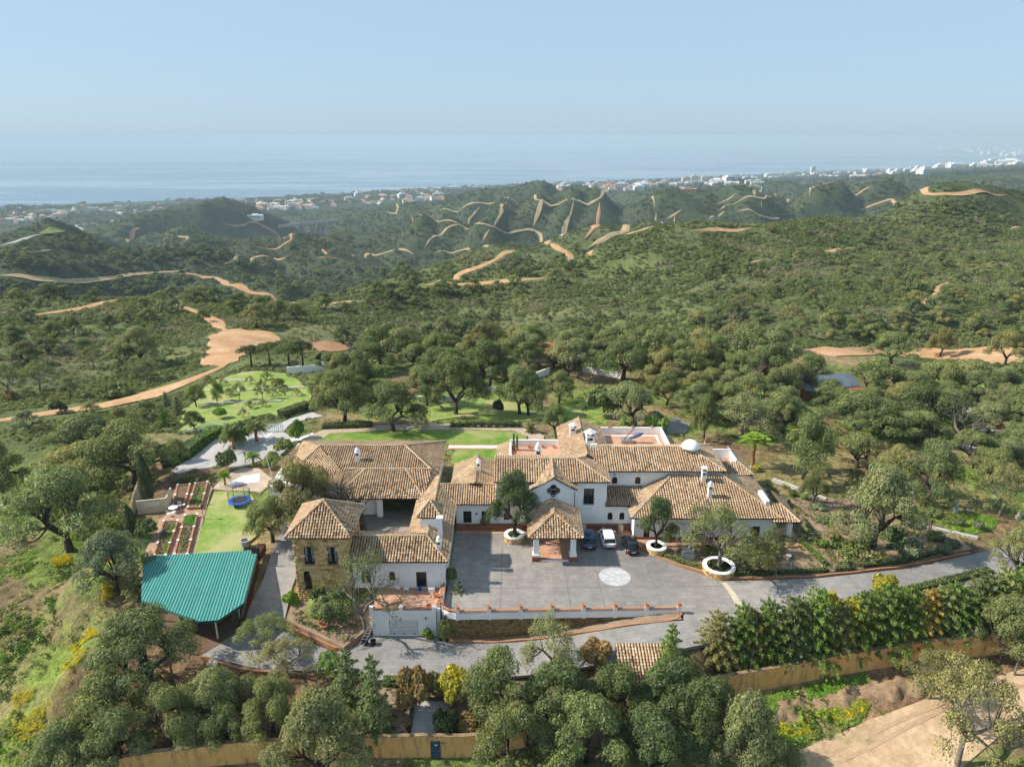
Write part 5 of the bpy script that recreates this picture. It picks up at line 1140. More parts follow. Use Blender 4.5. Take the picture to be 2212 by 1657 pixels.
def bust(x, y, z, label, h=1.2, mat='stonestat'):
    t = thing('garden_statue', label, 'statue', (x,y,z)); MB().box(-.25,.25,-.25,.25,0,h*.45).build('pedestal', M['stonestat'], t)
    MB().lathe([(.16,0),(.22,h*.15),(.14,h*.3),(.2,h*.38),(.09,h*.45),(.13,h*.52),(.12,h*.6),(.03,h*.66)],0,0,h*.45,10).build('figure', M[mat], t, smooth=True); return t
def gpx(u, v): return GT(u, v)
for u,v,l,h in ((1705,1238,'white urn statue beside the drive at the end of the box hedge',1.3),(1370+0,0,'',0)):
    if h: bust(*gpx(u,v), l, h)
bust(*gpx(2063,1109), 'weathered statue standing in the ivy bank among oaks', 2.0); bust(*gpx(1741,1008+40), 'pale figure statue beside gravel bed behind the east wing', 1.0); bust(*gpx(1621,1020), 'small pale statue beside the tall palm trunk', 1.0)
bust(*gpx(2199,1120), 'white stone ornament at right edge under sparse oak', .9); bust(*gpx(1524,960+2), 'brick-coloured pinnacle ornament behind the long tiled roof', 1.3, 'pot')
for u,v,l in ((1660+20,1209,'left white urn with plant at the garden path by the drive'),(1721-18,1209,'right white urn with plant at the garden path by the drive')):
    x,y,z = gpx(u,v); tag(MB().lathe([(.2,0),(.12,.15),(.12,.3),(.3,.5),(.32,.65),(.26,.65)],x,y,z,12).build('garden_urn', M['whitetrim']), l, 'urn')
for x,l in ((9.35,'tall cream jar by the wall beside the blue car'),(14.15,'tall cream jar by the wall behind the white car')):
    tag(MB().lathe([(.18,0),(.32,.3),(.36,.7),(.3,1.0),(.22,1.1),(.28,1.16),(.2,1.16)],x,82.3,.03,14).build('garden_jar', M['cream']), l, 'jar')
o = MB().prism([(11.6,82.0),(12.2,82.0),(12.05,82.5),(11.7,82.5)], .03,.45).prism([(11.75,82.1),(12.05,82.1),(11.95,82.35),(11.8,82.35)], .45,.9); tag(o.build('covered_ornament', M['cream']), 'cream cloth-covered ornament against the plinth behind white car', 'ornament')

# kitchen garden raised beds
def bed(P, label):
    t = thing('raised_bed', label, 'raised bed', (0,0,0), 0, 'raised brick vegetable beds'); n = len(P)
    for i in range(n):
        (x0,y0),(x1,y1) = P[i],P[(i+1)%n]; L = math.hypot(x1-x0,y1-y0); k = max(1,round(L/3.3)); a = math.atan2(y1-y0,x1-x0); nx,ny = -math.sin(a)*.11, math.cos(a)*.11
        MB().prism([(x0-nx,y0-ny),(x1-nx,y1-ny),(x1+nx,y1+ny),(x0+nx,y0+ny)], -.4,.18).build('brick_wall', M['brickedge'], t)
        for q in range(k): f = q/k; MB().box(x0+(x1-x0)*f-.16,x0+(x1-x0)*f+.16,y0+(y1-y0)*f-.16,y0+(y1-y0)*f+.16,.18,.24).build('white_cap', M['whitetrim'], t)
    MB().prism(P, -.4, .08).build('soil', M['soildark'], t)
    cx = sum(p[0] for p in P)/n; cy_ = sum(p[1] for p in P)/n; settle(t, (cx,cy_,-.3)); return P
BEDS = [bed([(-47.5,89.4),(-46.0,89.6),(-47.9,96.0),(-49.6,95.7)], 'far left raised brick bed of bare dug soil'), bed([(-45.2,89.0),(-43.5,89.2),(-45.6,96.8),(-47.2,96.3)], 'far right raised brick bed with a row of green plants'),
        bed([(-44.2,76.9),(-42.8,76.9),(-45.0,85.3),(-46.8,85.2)], 'near left raised brick bed with dark soil behind carport'), bed([(-41.8,77.1),(-40.2,77.1),(-43.1,87.0),(-44.6,86.7)], 'near right raised brick bed with green leafy far end')]
def veg(P, a0, a1, f0, f1, k, label, col, s=.16):
    """a row of low leafy plants between two edges of a bed"""
    mb = MB(); (x0,y0),(x1,y1),(x2,y2),(x3,y3) = P
    for i in range(k):
        f = f0+(f1-f0)*random.random(); g = a0+(a1-a0)*random.random()
        xa, ya = x0+(x3-x0)*f, y0+(y3-y0)*f; xb, yb_ = x1+(x2-x1)*f, y1+(y2-y1)*f; x, y = xa+(xb-xa)*g, ya+(yb_-ya)*g
        for q in range(6):
            t = q*1.05+random.random(); c,s_ = math.cos(t)*s, math.sin(t)*s; mb.quad((x,y,.08),(x+c*.6-s_*.4,y+s_*.6+c*.4,.08+s*.9),(x+c*1.3,y+s_*1.3,.08+s*.7),(x+c*.6+s_*.4,y+s_*.6-c*.4,.08+s*.9), c=random.random())
    o = mb.build('vegetable_plants', M['leaf']); o.color = (*col,1); stuff(o); tag(o, label, 'plants'); return o
G1 = (.10,.22,.03)
veg(BEDS[1], .62,.95,.05,.75,70,'rows of light green vegetables in the far right raised bed',(.14,.27,.04)); veg(BEDS[1],.1,.45,.1,.95,60,'dull green seedlings on the left of far right bed',(.13,.16,.06)); veg(BEDS[2],.65,.95,.0,.9,80,'thin row of greens along the right edge of near left bed',(.12,.24,.03)); veg(BEDS[2],.05,.5,.05,.95,60,'dull brown green plants in the near left bed',(.12,.12,.06)); veg(BEDS[3],.05,.95,.72,.98,120,'dense leafy greens at the far end of near right bed',(.09,.22,.03)); veg(BEDS[3],.1,.9,.05,.65,60,'sparse seedlings in the near right bed',(.15,.17,.06))
t = thing('garden_table', 'round white garden table between the raised beds', 'table', (*z4([(335,690)])[0],0)); p = VZ(*z4([(330,690)])[0], -.2); t.location = (p[0],p[1],-.24); MB().lathe([(.1,0),(.06,.1),(.06,.7),(.6,.72),(.6,.77)],0,0,0,16).build('top', M['whitetrim'], t); MB().lathe([(.3,0),(.28,.05)],0,0,0,12).build('foot', M['whitetrim'], t)
def chair(x, y, z, rz, label, mat='whitetrim', nm='garden_chair', group=None):
    c = thing(nm, label, 'chair', (x,y,z), rz, group); MB().box(-.24,.24,-.22,.22,.42,.46).build('seat', M[mat], c)
    for sx in (-1,1):
        for sy in (-1,1): MB().tube([(sx*.22,sy*.2,0),(sx*.2,sy*.18,.42)], .022, 5).build('leg', M[mat], c)
    mb = MB().tube([(-.22,.2,.44),(-.22,.26,.92),(.22,.26,.92),(.22,.2,.44)], .022, 5)
    for q in range(4): mb.tube([(-.13+q*.09,.2,.46),(-.13+q*.09,.26,.9)], .012, 4)
    mb.build('backrest', M[mat], c); return c
chair(p[0]+.3,p[1]+1.1,-.24,0,'white round-backed chair behind the white garden table'); chair(p[0]-.1,p[1]-1.2,-.24,math.pi,'white chair in front of the white garden table'); 
chair(-13.0,69.6,.03,.3,'white garden chair by the arched window on brick terrace'); chair(-12.0,69.5,.03,-.2,'white garden chair left of the open terrace door')
o = MB().box(-9.5,-8.8,69.3,69.8,.03,.55); tag(o.build('outdoor_unit', M['whitetrim']), 'white box unit beside the terrace door', 'unit'); o = MB().box(-10.7,-10.3,69.7,70.0,.03,.4); tag(o.build('blue_crate', M['blue']), 'small blue crate at the open terrace door', 'crate')
# pergola hut
h = thing('garden_hut', 'small cream garden hut with white lattice panel beside cypresses', 'hut'); A = VZ(*z4([(75,720)])[0], -.4); MB().box(-2.2,1.6,-.1,.1,-.3,2.0).build('wall', M['cream'], h); MB().box(1.5,1.7,.11,3.2,-.3,2.0).build('wall', M['cream'], h)
for k in range(6):
    for j in range(2): MB().lathe([(.13,0),(.1,.04)],0,0,0,8).build('lattice_ring', M['whitetrim'], h).matrix_local = Matrix.Translation((-1.1+k*.33,-.11,1.15+j*.33)) @ Matrix.Rotation(R(90),4,'X')
h.location = (A[0]+2.2, A[1]+1.2, -.4); h.rotation_euler = (0,0,R(14))
wl_, *_ = wall_path('garden_wall', [VZ(*q,-.3) for q in z4([(20,840),(60,700),(55,640)])]+[VZ(*q,-.2) for q in z4([(85,600),(115,480)])], 1.5, M['cream'], .25, z=-.5, cap=M['ochrecap']); tag(wl_, 'cream garden wall running back past the cypresses at left', 'wall')
# trampoline
t = thing('trampoline', 'round trampoline with blue edge pad and dark safety net on lawn', 'trampoline', (-38.45,90.4,-.2)); mb = MB()
for k in range(24):
    a0, a1 = k*math.pi/12, (k+1)*math.pi/12; mb.quad((1.5*math.cos(a0),1.5*math.sin(a0),.72),(1.5*math.cos(a1),1.5*math.sin(a1),.72),(1.1*math.cos(a1),1.1*math.sin(a1),.74),(1.1*math.cos(a0),1.1*math.sin(a0),.74)); mb.quad((1.5*math.cos(a0),1.5*math.sin(a0),.60),(1.5*math.cos(a1),1.5*math.sin(a1),.60),(1.5*math.cos(a1),1.5*math.sin(a1),.72),(1.5*math.cos(a0),1.5*math.sin(a0),.72))
mb.build('edge_pad', M['blue'], t); MB().lathe([(1.12,.70),(1.1,.71)],0,0,0,24).build('mat', M['mesh'], t)
for k in range(6):
    a0 = k*math.pi/3+.4; c_,s_ = 1.45*math.cos(a0),1.45*math.sin(a0); MB().tube([(c_,s_,0),(c_,s_,2.3)], .03, 5).build('pole', M['iron'], t)
mb = MB()
for k in range(36):
    a0 = k*math.pi/18
    if math.sin(a0) > -.35: c_,s_ = 1.45*math.cos(a0),1.45*math.sin(a0); mb.tube([(c_,s_,.72),(c_,s_,2.25)], .012, 3)
for z in np.linspace(.9,2.25,9): mb.tube([(1.45*math.cos(k*math.pi/12),1.45*math.sin(k*math.pi/12),z) for k in range(-1,14)], .012, 3)
mb.build('safety_net', M['mesh'], t)
# ladder, pots by the garage
t = thing('ladder', 'aluminium ladder lying on the slope beside garage', 'ladder')
for s in (0,.55): MB().tube([(-15.2+s,66.6,-.9),(-16.6+s*.9,63.3,-2.85)], .05, 4).build('rail', M['steel'], t)
for k in range(12): f = (k+.5)/12; MB().tube([(-15.2-1.4*f,66.6-3.3*f,-.9-1.95*f),(-14.65-1.45*f,66.6-3.3*f,-.9-1.95*f)], .03, 4).build('rung', M['steel'], t)
settle(t, (-15.5,65,-2.8))
def bpot(x,y,z,s,l): return tag(MB().lathe([(.28*s,0),(.4*s,.6*s),(.44*s,.62*s),(.44*s,.7*s),(.36*s,.7*s),(.3*s,.4*s)],x,y,z,14).build('black_tub', M['plastic']), l, 'pot')
bpot(-15.9,64.3,-3.0,1.0,'larger empty black tub beside tree trunk at garage'); bpot(-15.0,64.3,-3.0,.75,'smaller empty black tub left of the garage door'); bpot(-7.75,65.0,-3.0,.6,'black pot between garage corner and round bush')
for i,(x,y,z,s,l) in enumerate(((-8.1,67.6,.62,1,'terracotta pot on the terrace side parapet'),(-8.6,68.6,.03,1.2,'terracotta pot on the terrace near the corner'),(-9.1,66.5,.03,1.3,'terracotta pot with plant at the terrace front corner'),(-9.2,65.3,-3.0,1.5,'terracotta pot with leafy plant right of garage door'),(-12.2,66.3,.03,.9,'small pot at the middle of the terrace parapet'),(-20.6,65.9,-2.2,1.6,'large empty clay pot in the tower bed'),(-21.2,66.6,-2.1,1.3,'clay pot behind the large one in the tower bed'),(-20.9,67.3,-2.0,1.2,'clay pot nearest the tower wall'),(-8.1,70.5,1.5,.9,'red flower pot on the terrace corner pillar'))): pot(x,y,z,s,l)
# shelter near the lower drive
t = thing('tiled_shelter', 'small shelter with pinkish tiled roof half hidden by trees', 'shelter'); a0 = VZ(1330,1396,-.3); r_ = Roof(t)
x0,y0 = a0; r_.face((x0-.1,y0-4.6,-1.1),(x0+5.6,y0-4.6,-1.1),(x0+5.6,y0,.1),(x0-.1,y0,.1)); r_.build(120)
for xx in (x0+.05,x0+5.4): 
    for yy in (y0-4.3,y0-.3): MB().box(xx-.12,xx+.12,yy-.12,yy+.12,-4,-.3 if yy>y0-1 else -1.2).build('post', M['white'], t)
box_part(t,'gable_board','white',x0-.14,x0-.02,y0-4.5,y0-.1,-1.6,-1.15); settle(t,(x0+2.7,y0-2,-3.5))
o = MB(); [o.box(x0-2.6,x0-.4,y0-3.6,y0-3.5,-2.6+k*.3,-2.42+k*.3) for k in range(4)]; tag(o.build('timber_stack', M['wood']), 'stack of dark timber boards left of the pinkish tiled shelter', 'timber')
# roof terrace furniture
t = thing('parasol', 'folded blue parasol tilted on a grey base on the roof terrace', 'parasol', (17.4,99.2,5.47)); MB().box(-1.0,.7,-.6,.6,0,.55).build('base', M['steel'], t); MB().tube([(-.6,0,.5),(.9,0,2.3)], .05, 6).build('pole', M['iron'], t)
MB().tube([(.2,-.1,.75),(.9,-.1,.95),(1.7,-.1,1.35),(2.3,-.1,1.5)], [.1,.28,.32,.08], 8).build('folded_canopy', M['cloth'], t)
t = thing('terrace_stand', 'small thin stand at the left of the roof terrace', 'stand', (14.6,97.6,5.47)); MB().tube([(0,0,0),(0,0,1.6)], .05, 6).build('post', M['pot'], t); MB().tube([(-.4,0,1.0),(.4,0,1.0)], .04, 5).build('arm', M['pot'], t); MB().lathe([(.3,0),(.28,.04)],0,0,0,10).build('foot', M['steel'], t)
M['cactus'] = simple('cactus_skin', (.09,.13,.05), (.06,.09,.035), 4, fine=12)
for x,h,l in ((.25,2.6,'left column cactus in pot on the west roof terrace'),(.75,2.4,'right column cactus in pot on the west roof terrace')):
    t = thing('column_cactus', l, 'cactus', (x,97.9-(x*.5),4.95)); MB().lathe([(.2,0),(.26,.35),(.2,.35)],0,0,0,10).build('pot', M['pot'], t); MB().lathe([(.1,.3),(.15,.6),(.15,h-.2),(.08,h)],0,0,0,8).build('stem', M['cactus'], t)
for x,y,l in ((2.6,98.4,'left small pot against west roof terrace parapet'),(4.6,98.5,'middle small pot against west roof terrace parapet'),(6.3,98.4,'right small pot against west roof terrace parapet'),(.4,95.4,'pot at the front left of the west roof terrace')): pot(x,y,4.95,1.1,l)
for x,l in ((15.0,'left pot on the roof terrace parapet'),(18.6,'middle red pot on the roof terrace parapet'),(21.6,'right pot on the roof terrace parapet')): pot(x,102.6,6.5,.9,l)
o = MB().box(4.6,5.5,93.2,94.0,4.95,5.6); tag(o.build('terrace_cabinet', M['whitetrim']), 'white cabinet beside the tall chimney on west roof terrace', 'cabinet')
# white garden walls among the trees behind, fences, solar roof
def gwall(L, h, label, mat='white', th=.3):
    o, *_ = wall_path('garden_wall', [GT(u,v)[:2] for u,v in L], h, M[mat], th, cap=M['whitetrim'] if mat == 'white' else None); return tag(o, label, 'wall')
gwall(b6([(120,585),(230,590),(300,600),(400,620)]), 1.3, 'white curving wall among oaks, left stretch'); gwall(b6([(455,650),(560,655),(720,655)]), 1.3, 'white wall among oaks, right stretch'); gwall(b5([(1640,548),(1740,565),(1900,590)]), 1.2, 'white wall on the slope behind the round green trees')
gwall(b5([(610,730),(760,728),(880,732)]), 1.0, 'low white wall between trunks behind the rear lawn'); gwall(b5([(960,668),(1100,672)]), 1.0, 'short white wall behind the leaning oak trunks'); gwall(b4([(1790,560),(1900,555),(2000,540),(2110,530)]), 1.6, 'white retaining wall beside the garden drive at top of orchard')
gwall(b4([(2000,535),(2110,515)]), 1.8, 'bright white wall end above the garden drive'); gwall(b6([(1880,912),(2000,905),(2150,905)]), .5, 'low white wall of the pale garden court at right', 'white')
gwall(b5([(1350,590),(1400,575),(1430,560)]), 1.4, 'white wall of the small terrace hidden among oaks'); gwall(b6([(1830,790),(1885,805)]), 1.0, 'short white wall behind the bare tree at right')
for i,xx in enumerate((1980,2050,2110)):
    x,y,z = GT(*b6([(xx,905)])[0]); tag(MB().box(x-1.2,x+1.2,y-.5,y+.3,z,z+.8).build('orange_planter_box', M['pot']), ['left','middle','right'][i]+' orange planter box on the white garden court', 'planter', 'orange planter boxes')
t = thing('garden_fence', 'white rail fence below the orchard grass', 'fence'); P = [GT(*q) for q in b4([(1150,940),(1240,925),(1330,905),(1400,892)])]
for p,q in zip(P[:-1],P[1:]):
    for hh in (.45,.95): MB().tube([(p[0],p[1],p[2]+hh+.15),(q[0],q[1],q[2]+hh+.15)], .06, 5).build('rail', M['whitetrim'], t)
for p in P: MB().box(p[0]-.08,p[0]+.08,p[1]-.08,p[1]+.08,p[2],p[2]+1.25).build('post', M['whitetrim'], t)
settle(t, P[1])
t = thing('white_pergola', 'white slatted garden screen beside the pale drive', 'screen'); P = [GT(*q) for q in z4([(950,165),(1060,160)])]
for k in range(9): f = k/8; x,y,z = [a+(b-a)*f for a,b in zip(*P)]; MB().box(x-.07,x+.07,y-.04,y+.04,z,z+1.7).build('slat', M['whitetrim'], t)
for hh in (.3,1.5): MB().tube([(*P[0][:2],P[0][2]+hh),(*P[1][:2],P[1][2]+hh)], .05, 4).build('rail', M['whitetrim'], t)
settle(t, P[0])
M['solar'] = glass('solar_cell', (.10,.125,.17), .3)
t = thing('solar_roof', 'low shed carrying rows of blue solar panels among the oaks', 'solar shed'); A = GT(*b6([(840,730)])[0]); B = GT(*b6([(1180,705)])[0]); bx,by,bz = A
for i in range(7):
    for j in range(2):
        x = A[0]+(B[0]-A[0])*(i/7); y = A[1]+(B[1]-A[1])*(i/7)+j*2.2; w_ = (B[0]-A[0])/7-.25
        o = MB().quad((x,y,bz+2.2+j*.75),(x+w_,y,bz+2.2+j*.75),(x+w_,y+2.0,bz+2.9+j*.75),(x,y+2.0,bz+2.9+j*.75)).build('solar_panel', M['solar'], t)
MB().box(A[0],B[0],A[1]+.6,A[1]+4.2,bz-1,bz+2.0).build('shed_wall', M['plinth'], t); settle(t, A)
x,y,z = GT(*b5([(1440,520)])[0]); t = thing('garden_pavilion', 'small building with pinkish roof hidden among the oaks', 'pavilion', (x,y+6,z)); MB().box(-6,6,-2,3,-.5,2.6).build('wall', M['white'], t); MB().prism([(-6.6,-2.6),(6.6,-2.6),(6.6,3.6),(-6.6,3.6)],2.6,2.75).lathe([(5.5,0),(.3,1.4)],0,.5,2.75,4).build('roof', M['pot'], t); MB().box(-8,-3,-6,-2.1,-.3,.1).build('terrace', M['terrace'], t)
def lamp(u, v, l, h=2.2):
    x,y,z = GT(u,v); t = thing('garden_lamp', l, 'lamp', (x,y,z)); MB().tube([(0,0,0),(0,0,h)], .04, 6).build('post', M['iron'], t); MB().lathe([(.06,0),(.16,.08),(.18,.3),(.05,.42)],0,0,h,8).build('lantern', M['iron'], t); return t
lamp(*z8([(640,600)])[0], 'short black garden lamp among the hedge by the drive',1.2); lamp(*z8([(180,615)])[0], 'black garden lamp beside the largest round planter',1.2); lamp(*z4([(530,745)])[0], 'black garden lamp at the kitchen garden path',2.0); lamp(*z4([(1348,1490)])[0], 'black garden lamp in the bed below the tower',1.6); lamp(*z8([(1225,390)])[0], 'thin garden lamp under the oaks right of the drive',1.6); lamp(*z4([(810,370)])[0], 'garden lamp beside the small palm on pale drive',1.6)
x,y,z = GT(*z4([(1065,730)])[0]); t = thing('flagpole', 'tall thin white pole leaning left of the tower roof', 'pole', (x,y,z)); MB().tube([(0,0,0),(-1.6,0,10.5)], [.06,.03], 6).build('pole', M['whitetrim'], t)
# lower garden: sunken yard walls and steps
t = thing('sunken_yard_wall', 'low brown walls round the sunken concrete yard behind the navy door', 'wall'); zz = float(T(-7.8,55)); 
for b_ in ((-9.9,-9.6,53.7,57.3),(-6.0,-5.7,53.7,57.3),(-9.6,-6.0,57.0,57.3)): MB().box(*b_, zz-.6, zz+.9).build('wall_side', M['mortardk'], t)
MB().box(-8.0,-7.0,55.6,56.2,zz,zz+.35).build('hatch', M['drivepale'], t); settle(t,(-7.8,55.5,zz))
t = thing('garden_steps', 'stone garden steps left of the sunken yard', 'steps')
for k in range(6): MB().box(-12.0,-10.4,53.8+k*.55,54.4+k*.55,float(T(-11,54))-.5,float(T(-11,54))+.1+k*.17).build('step', M['soil'], t)
settle(t,(-11.2,55,zz))
x,y,z = GT(*( (1157*.519+0)*.767, (1300+1110*.519)*.767)); tag(MB().box(x-.5,x+.5,y-.4,y+.4,z,z+.45).box(x-.35,x+.35,y-.28,y+.28,z+.45,z+.5).build('brick_chamber', M['cream']), 'small square brick chamber on bare soil below the carport', 'chamber')

M['bank'] = simple('raw_earth_bank', (.34,.235,.14), (.17,.11,.065), 1.3, fine=2.5, bmp=1.0)
def bank(L, h, th, label):
    P = [GT(u,v)[:2] for u,v in L]; C = np.array(P); Ls = np.r_[0,np.cumsum(np.hypot(*np.diff(C,axis=0).T))]; nn = int(Ls[-1]/.35); t = np.linspace(0,Ls[-1],nn); X = np.interp(t,Ls,C[:,0]); Y = np.interp(t,Ls,C[:,1]); V = []; K = 8
    for i in range(nn):
        e = min(1,i/6,(nn-1-i)/6); 
        for k in range(K):
            f = k/(K-1); yy = Y[i]-th*.5+th*f; zz = float(T(X[i],yy))-.15+h*e*(math.sin(math.pi*min(1,f*1.1+.02))**.6)*(.15+1.2*float(vnoise(np.array(X[i]/1.7),np.array(yy/1.5)))); V.append((X[i]+.25*math.sin(i*1.7+k),yy+.25*math.sin(i*.9),zz))
    Q = np.array([(i*K+k,(i+1)*K+k,(i+1)*K+k+1,i*K+k+1) for i in range(nn-1) for k in range(K-1)]); return structure(link('earth_bank', bulk_mesh('earth_bank', np.array(V), Q, [M['bank']])))
bank([(1630,1545),(1750,1520),(1850,1498),(1960,1478),(2060,1470)], .75, 2.8, ''); bank([(1960,1450),(2040,1438),(2120,1442)], .8, 2.6, '')
for i,L in enumerate(([(1390,605),(1480,608),(1570,603)],[(1280,668),(1450,672),(1640,660),(1900,648)],[(1240,752),(1480,745),(1760,735)])):
    o, *_ = wall_path('terrace_wall', [GT(u,v)[:2] for u,v in b4(L)], .35, M['stonestat'], .5, step=1.5); tag(o, ['upper','middle','lower'][i]+' low dry stone terrace wall across the orchard grass', 'wall')

gwall(z8([(370,105),(470,140),(560,180),(660,212)]), .45, 'low stone edging wall across the agave slope', 'stonestat', .5)
gwall(z8([(1060,335),(1180,350),(1300,385),(1480,420)]), .4, 'low stone edging below the ivy bank', 'stonestat', .5)
gwall(z8([(900,125),(1000,135),(1120,140)]), .6, 'low stone wall behind the largest pale oak', 'stonestat', .5)
# ================================================================= VEGETATION KIT
def unit_dirs(n): d = rng.normal(size=(n,3)); return d/np.linalg.norm(d,axis=1,keepdims=True)
def leaf_quads(C, Nrm, size, aspect=.62):
    """one quad per centre, roughly facing Nrm"""
    n = len(C); Nn = Nrm/np.linalg.norm(Nrm,axis=1,keepdims=True); r = unit_dirs(n); a = np.cross(Nn, r); a /= np.linalg.norm(a,axis=1,keepdims=True)+1e-9; b = np.cross(Nn, a)
    s = (size*rng.uniform(.6,1.35,n))[:,None]; a = a*s; b = b*s*aspect
    V = np.stack([C-a*.5, C+b*.5-a*.08, C+a*.55, C-b*.5+a*.05],1).reshape(-1,3); return V, np.arange(n*4).reshape(-1,4)
def clump_leaves(cs, rs, per, size, flat=.75, up=.25, inner=.35):
    C, Nn, Rn = [], [], []
    for c, r in zip(cs, rs):
        k = max(4,int(per*(r/np.mean(rs))**1.6)); d = unit_dirs(k); d[:,2] = np.where(d[:,2] < -.35, -d[:,2], d[:,2])
        rad = r*(1-inner*rng.random(k)**2.2); lump = 1+.18*np.sin(d[:,0]*7+c[0]*9)*np.sin(d[:,1]*6+c[1]*5)
        p = c + d*(rad*lump)[:,None]*np.array([1,1,flat]); C.append(p); nn = d*.95+unit_dirs(k)*.65; nn[:,2] += up; Nn.append(nn)
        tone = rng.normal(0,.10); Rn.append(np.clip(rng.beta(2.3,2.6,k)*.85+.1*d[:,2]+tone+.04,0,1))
    C = np.concatenate(C); V, Q = leaf_quads(C, np.concatenate(Nn), np.full(len(C), size)); return V, Q, np.concatenate(Rn)
def norm_tree(tv, cv):
    A = cv if len(cv) else tv; w = max(A[:,0].max()-A[:,0].min(), A[:,1].max()-A[:,1].min()); h = max(A[:,2].max(), tv[:,2].max() if len(tv) else 0); m = np.array([1/w,1/w,1/h]); return tv*m, cv*m
def pack(name, tb, V, Q, rnd, bark='bark', leafm='leaf'):
    tv = np.array(tb.v) if tb.v else np.zeros((0,3)); tv, V = norm_tree(tv, V)
    tme = None
    if tb.v:
        tme = bpy.data.meshes.new(name+'_trunk'); tme.from_pydata([tuple(p) for p in tv],[],tb.f); tme.materials.append(M[bark]); tme.polygons.foreach_set('use_smooth',[True]*len(tb.f)); tme.update()
    cme = bulk_mesh(name+'_crown', V, Q, [M[leafm]], rnd) if len(V) else None
    return tme, cme
def oak(seed, clumps=26, per=260, leaf=.30, R_=6.0, Hh=9.0, trunk=.30, spread=1.0, sparse=False, twigs=True, rad=(.13,.34), tk=1.0):
    random.seed(seed); tb = MB(); fork = Hh*trunk*random.uniform(.85,1.15); lean = Vector((random.uniform(-.6,.6),random.uniform(-.6,.6),0))
    top = Vector((0,0,fork))+lean; tb.tube([(0,0,-.8),(0,0,0.05),lean*.45+Vector((0,0,fork*.5)),top], [.62*tk,.5*tk,.40*tk,.36*tk], 8)
    cs, rs = [], []; nl = random.randint(4,5); per_l = clumps//nl
    for l in range(nl):
        ph = 2*math.pi*(l+random.uniform(-.25,.25))/nl; dirv = Vector((math.cos(ph),math.sin(ph),0)); mid = top+dirv*R_*.36*spread+Vector((0,0,Hh*random.uniform(.12,.24)))
        tb.tube([top, top+(mid-top)*.5+Vector((random.uniform(-.4,.4),random.uniform(-.4,.4),.2)), mid], [.30*tk,.22*tk,.17*tk], 6)
        for k in range(per_l):
            a = ph+random.uniform(-.75,.75); rr = R_*random.uniform(.28,.92)*(1 if k else .2); zt = Hh*(.82-.50*(rr/R_)**1.6)+random.uniform(-1.1,.8)
            c = Vector((math.cos(a)*rr, math.sin(a)*rr, zt)); r = R_*random.uniform(*rad); cs.append(np.array(c)); rs.append(r)
            e = mid+(c-mid)*.5+Vector((random.uniform(-.5,.5),random.uniform(-.5,.5),random.uniform(-.2,.5))); tb.tube([mid,e,c], [.12*tk,.075*tk,.03], 5, cap=False)
            if twigs:
                for q in range(3 if not sparse else 6):
                    f = c+Vector((random.uniform(-1,1),random.uniform(-1,1),random.uniform(-.3,.9)))*r*.95; tb.tube([e+(c-e)*random.random(),f], [.035,.012], 4, cap=False)
    if not sparse:
        for q in range(4): cs.append(np.array([random.uniform(-.25,.25)*R_,random.uniform(-.25,.25)*R_,Hh*.86])); rs.append(R_*.28)
    V, Q, rn = clump_leaves(cs, rs, per, leaf); return tb, V, Q, rn
P_ = {}
for i in range(5): P_[f'oak{i}'] = pack('oak', *oak(11+i, 34, 560, .235, trunk=.24))
for i in range(3): P_[f'oakm{i}'] = pack('oak_mid', *oak(31+i, 24, 230, .36, twigs=False, trunk=.2))
for i in range(3): P_[f'oakf{i}'] = pack('oak_far', *oak(51+i, 14, 60, .8, twigs=False, trunk=.12))
for i in range(3): P_[f'sparse{i}'] = pack('oak_sparse', *oak(71+i, 36, 210, .2, sparse=True, rad=(.15,.25), tk=.7), bark='barkpale')
for i in range(2): P_[f'thin{i}'] = pack('oak_thin', *oak(91+i, 34, 85, .19, sparse=True, rad=(.15,.26), tk=.6), bark='barkpale')
def bare(seed, H=8.0):
    random.seed(seed); tb = MB()
    def br(p, d, L, r, lv):
        q = p+d*L; m = p+d*L*.5+Vector((random.uniform(-1,1),random.uniform(-1,1),random.uniform(-.5,.5)))*L*.12
        tb.tube([p,m,q],[r,r*.8,r*.6],5 if lv<2 else 4,cap=False)
        if lv >= 5: return
        for k in range(3 if lv<3 else 2):
            dd = (d+Vector((random.uniform(-1,1),random.uniform(-1,1),random.uniform(-.25,.6)))*.85).normalized(); br(q if k==0 else p+d*L*random.uniform(.55,1), dd, L*random.uniform(.62,.85), r*.6, lv+1)
    br(Vector((0,0,-.5)),Vector((.05,.02,1)),2.6,.34,0); return tb, np.zeros((0,3)), np.zeros((0,4),int), np.zeros(0)
for i in range(2): P_[f'bare{i}'] = pack('bare_tree', *bare(5+i), bark='barkpale')
P_['baredark0'] = pack('bare_dark_tree', *bare(9), bark='bark')
def pine(seed, n=10, per=420):
    random.seed(seed); tb = MB().tube([(0,0,-.5),(0.1,0,3),(0,.1,6)],[.35,.28,.16],7); cs, rs = [], []
    for k in range(n): a = k*2.4; rr = 3.4*math.sqrt((k+.4)/n); c = Vector((math.cos(a)*rr,math.sin(a)*rr,6.3-.09*rr*rr+random.uniform(-.2,.3))); cs.append(np.array(c)); rs.append(1.35); tb.tube([(0,0,4.6),c],[.1,.04],5,cap=False)
    V,Q,rn = clump_leaves(cs, rs, per, .26, flat=.6); return tb,V,Q,rn
for i in range(2): P_[f'pine{i}'] = pack('pine', *pine(3+i))
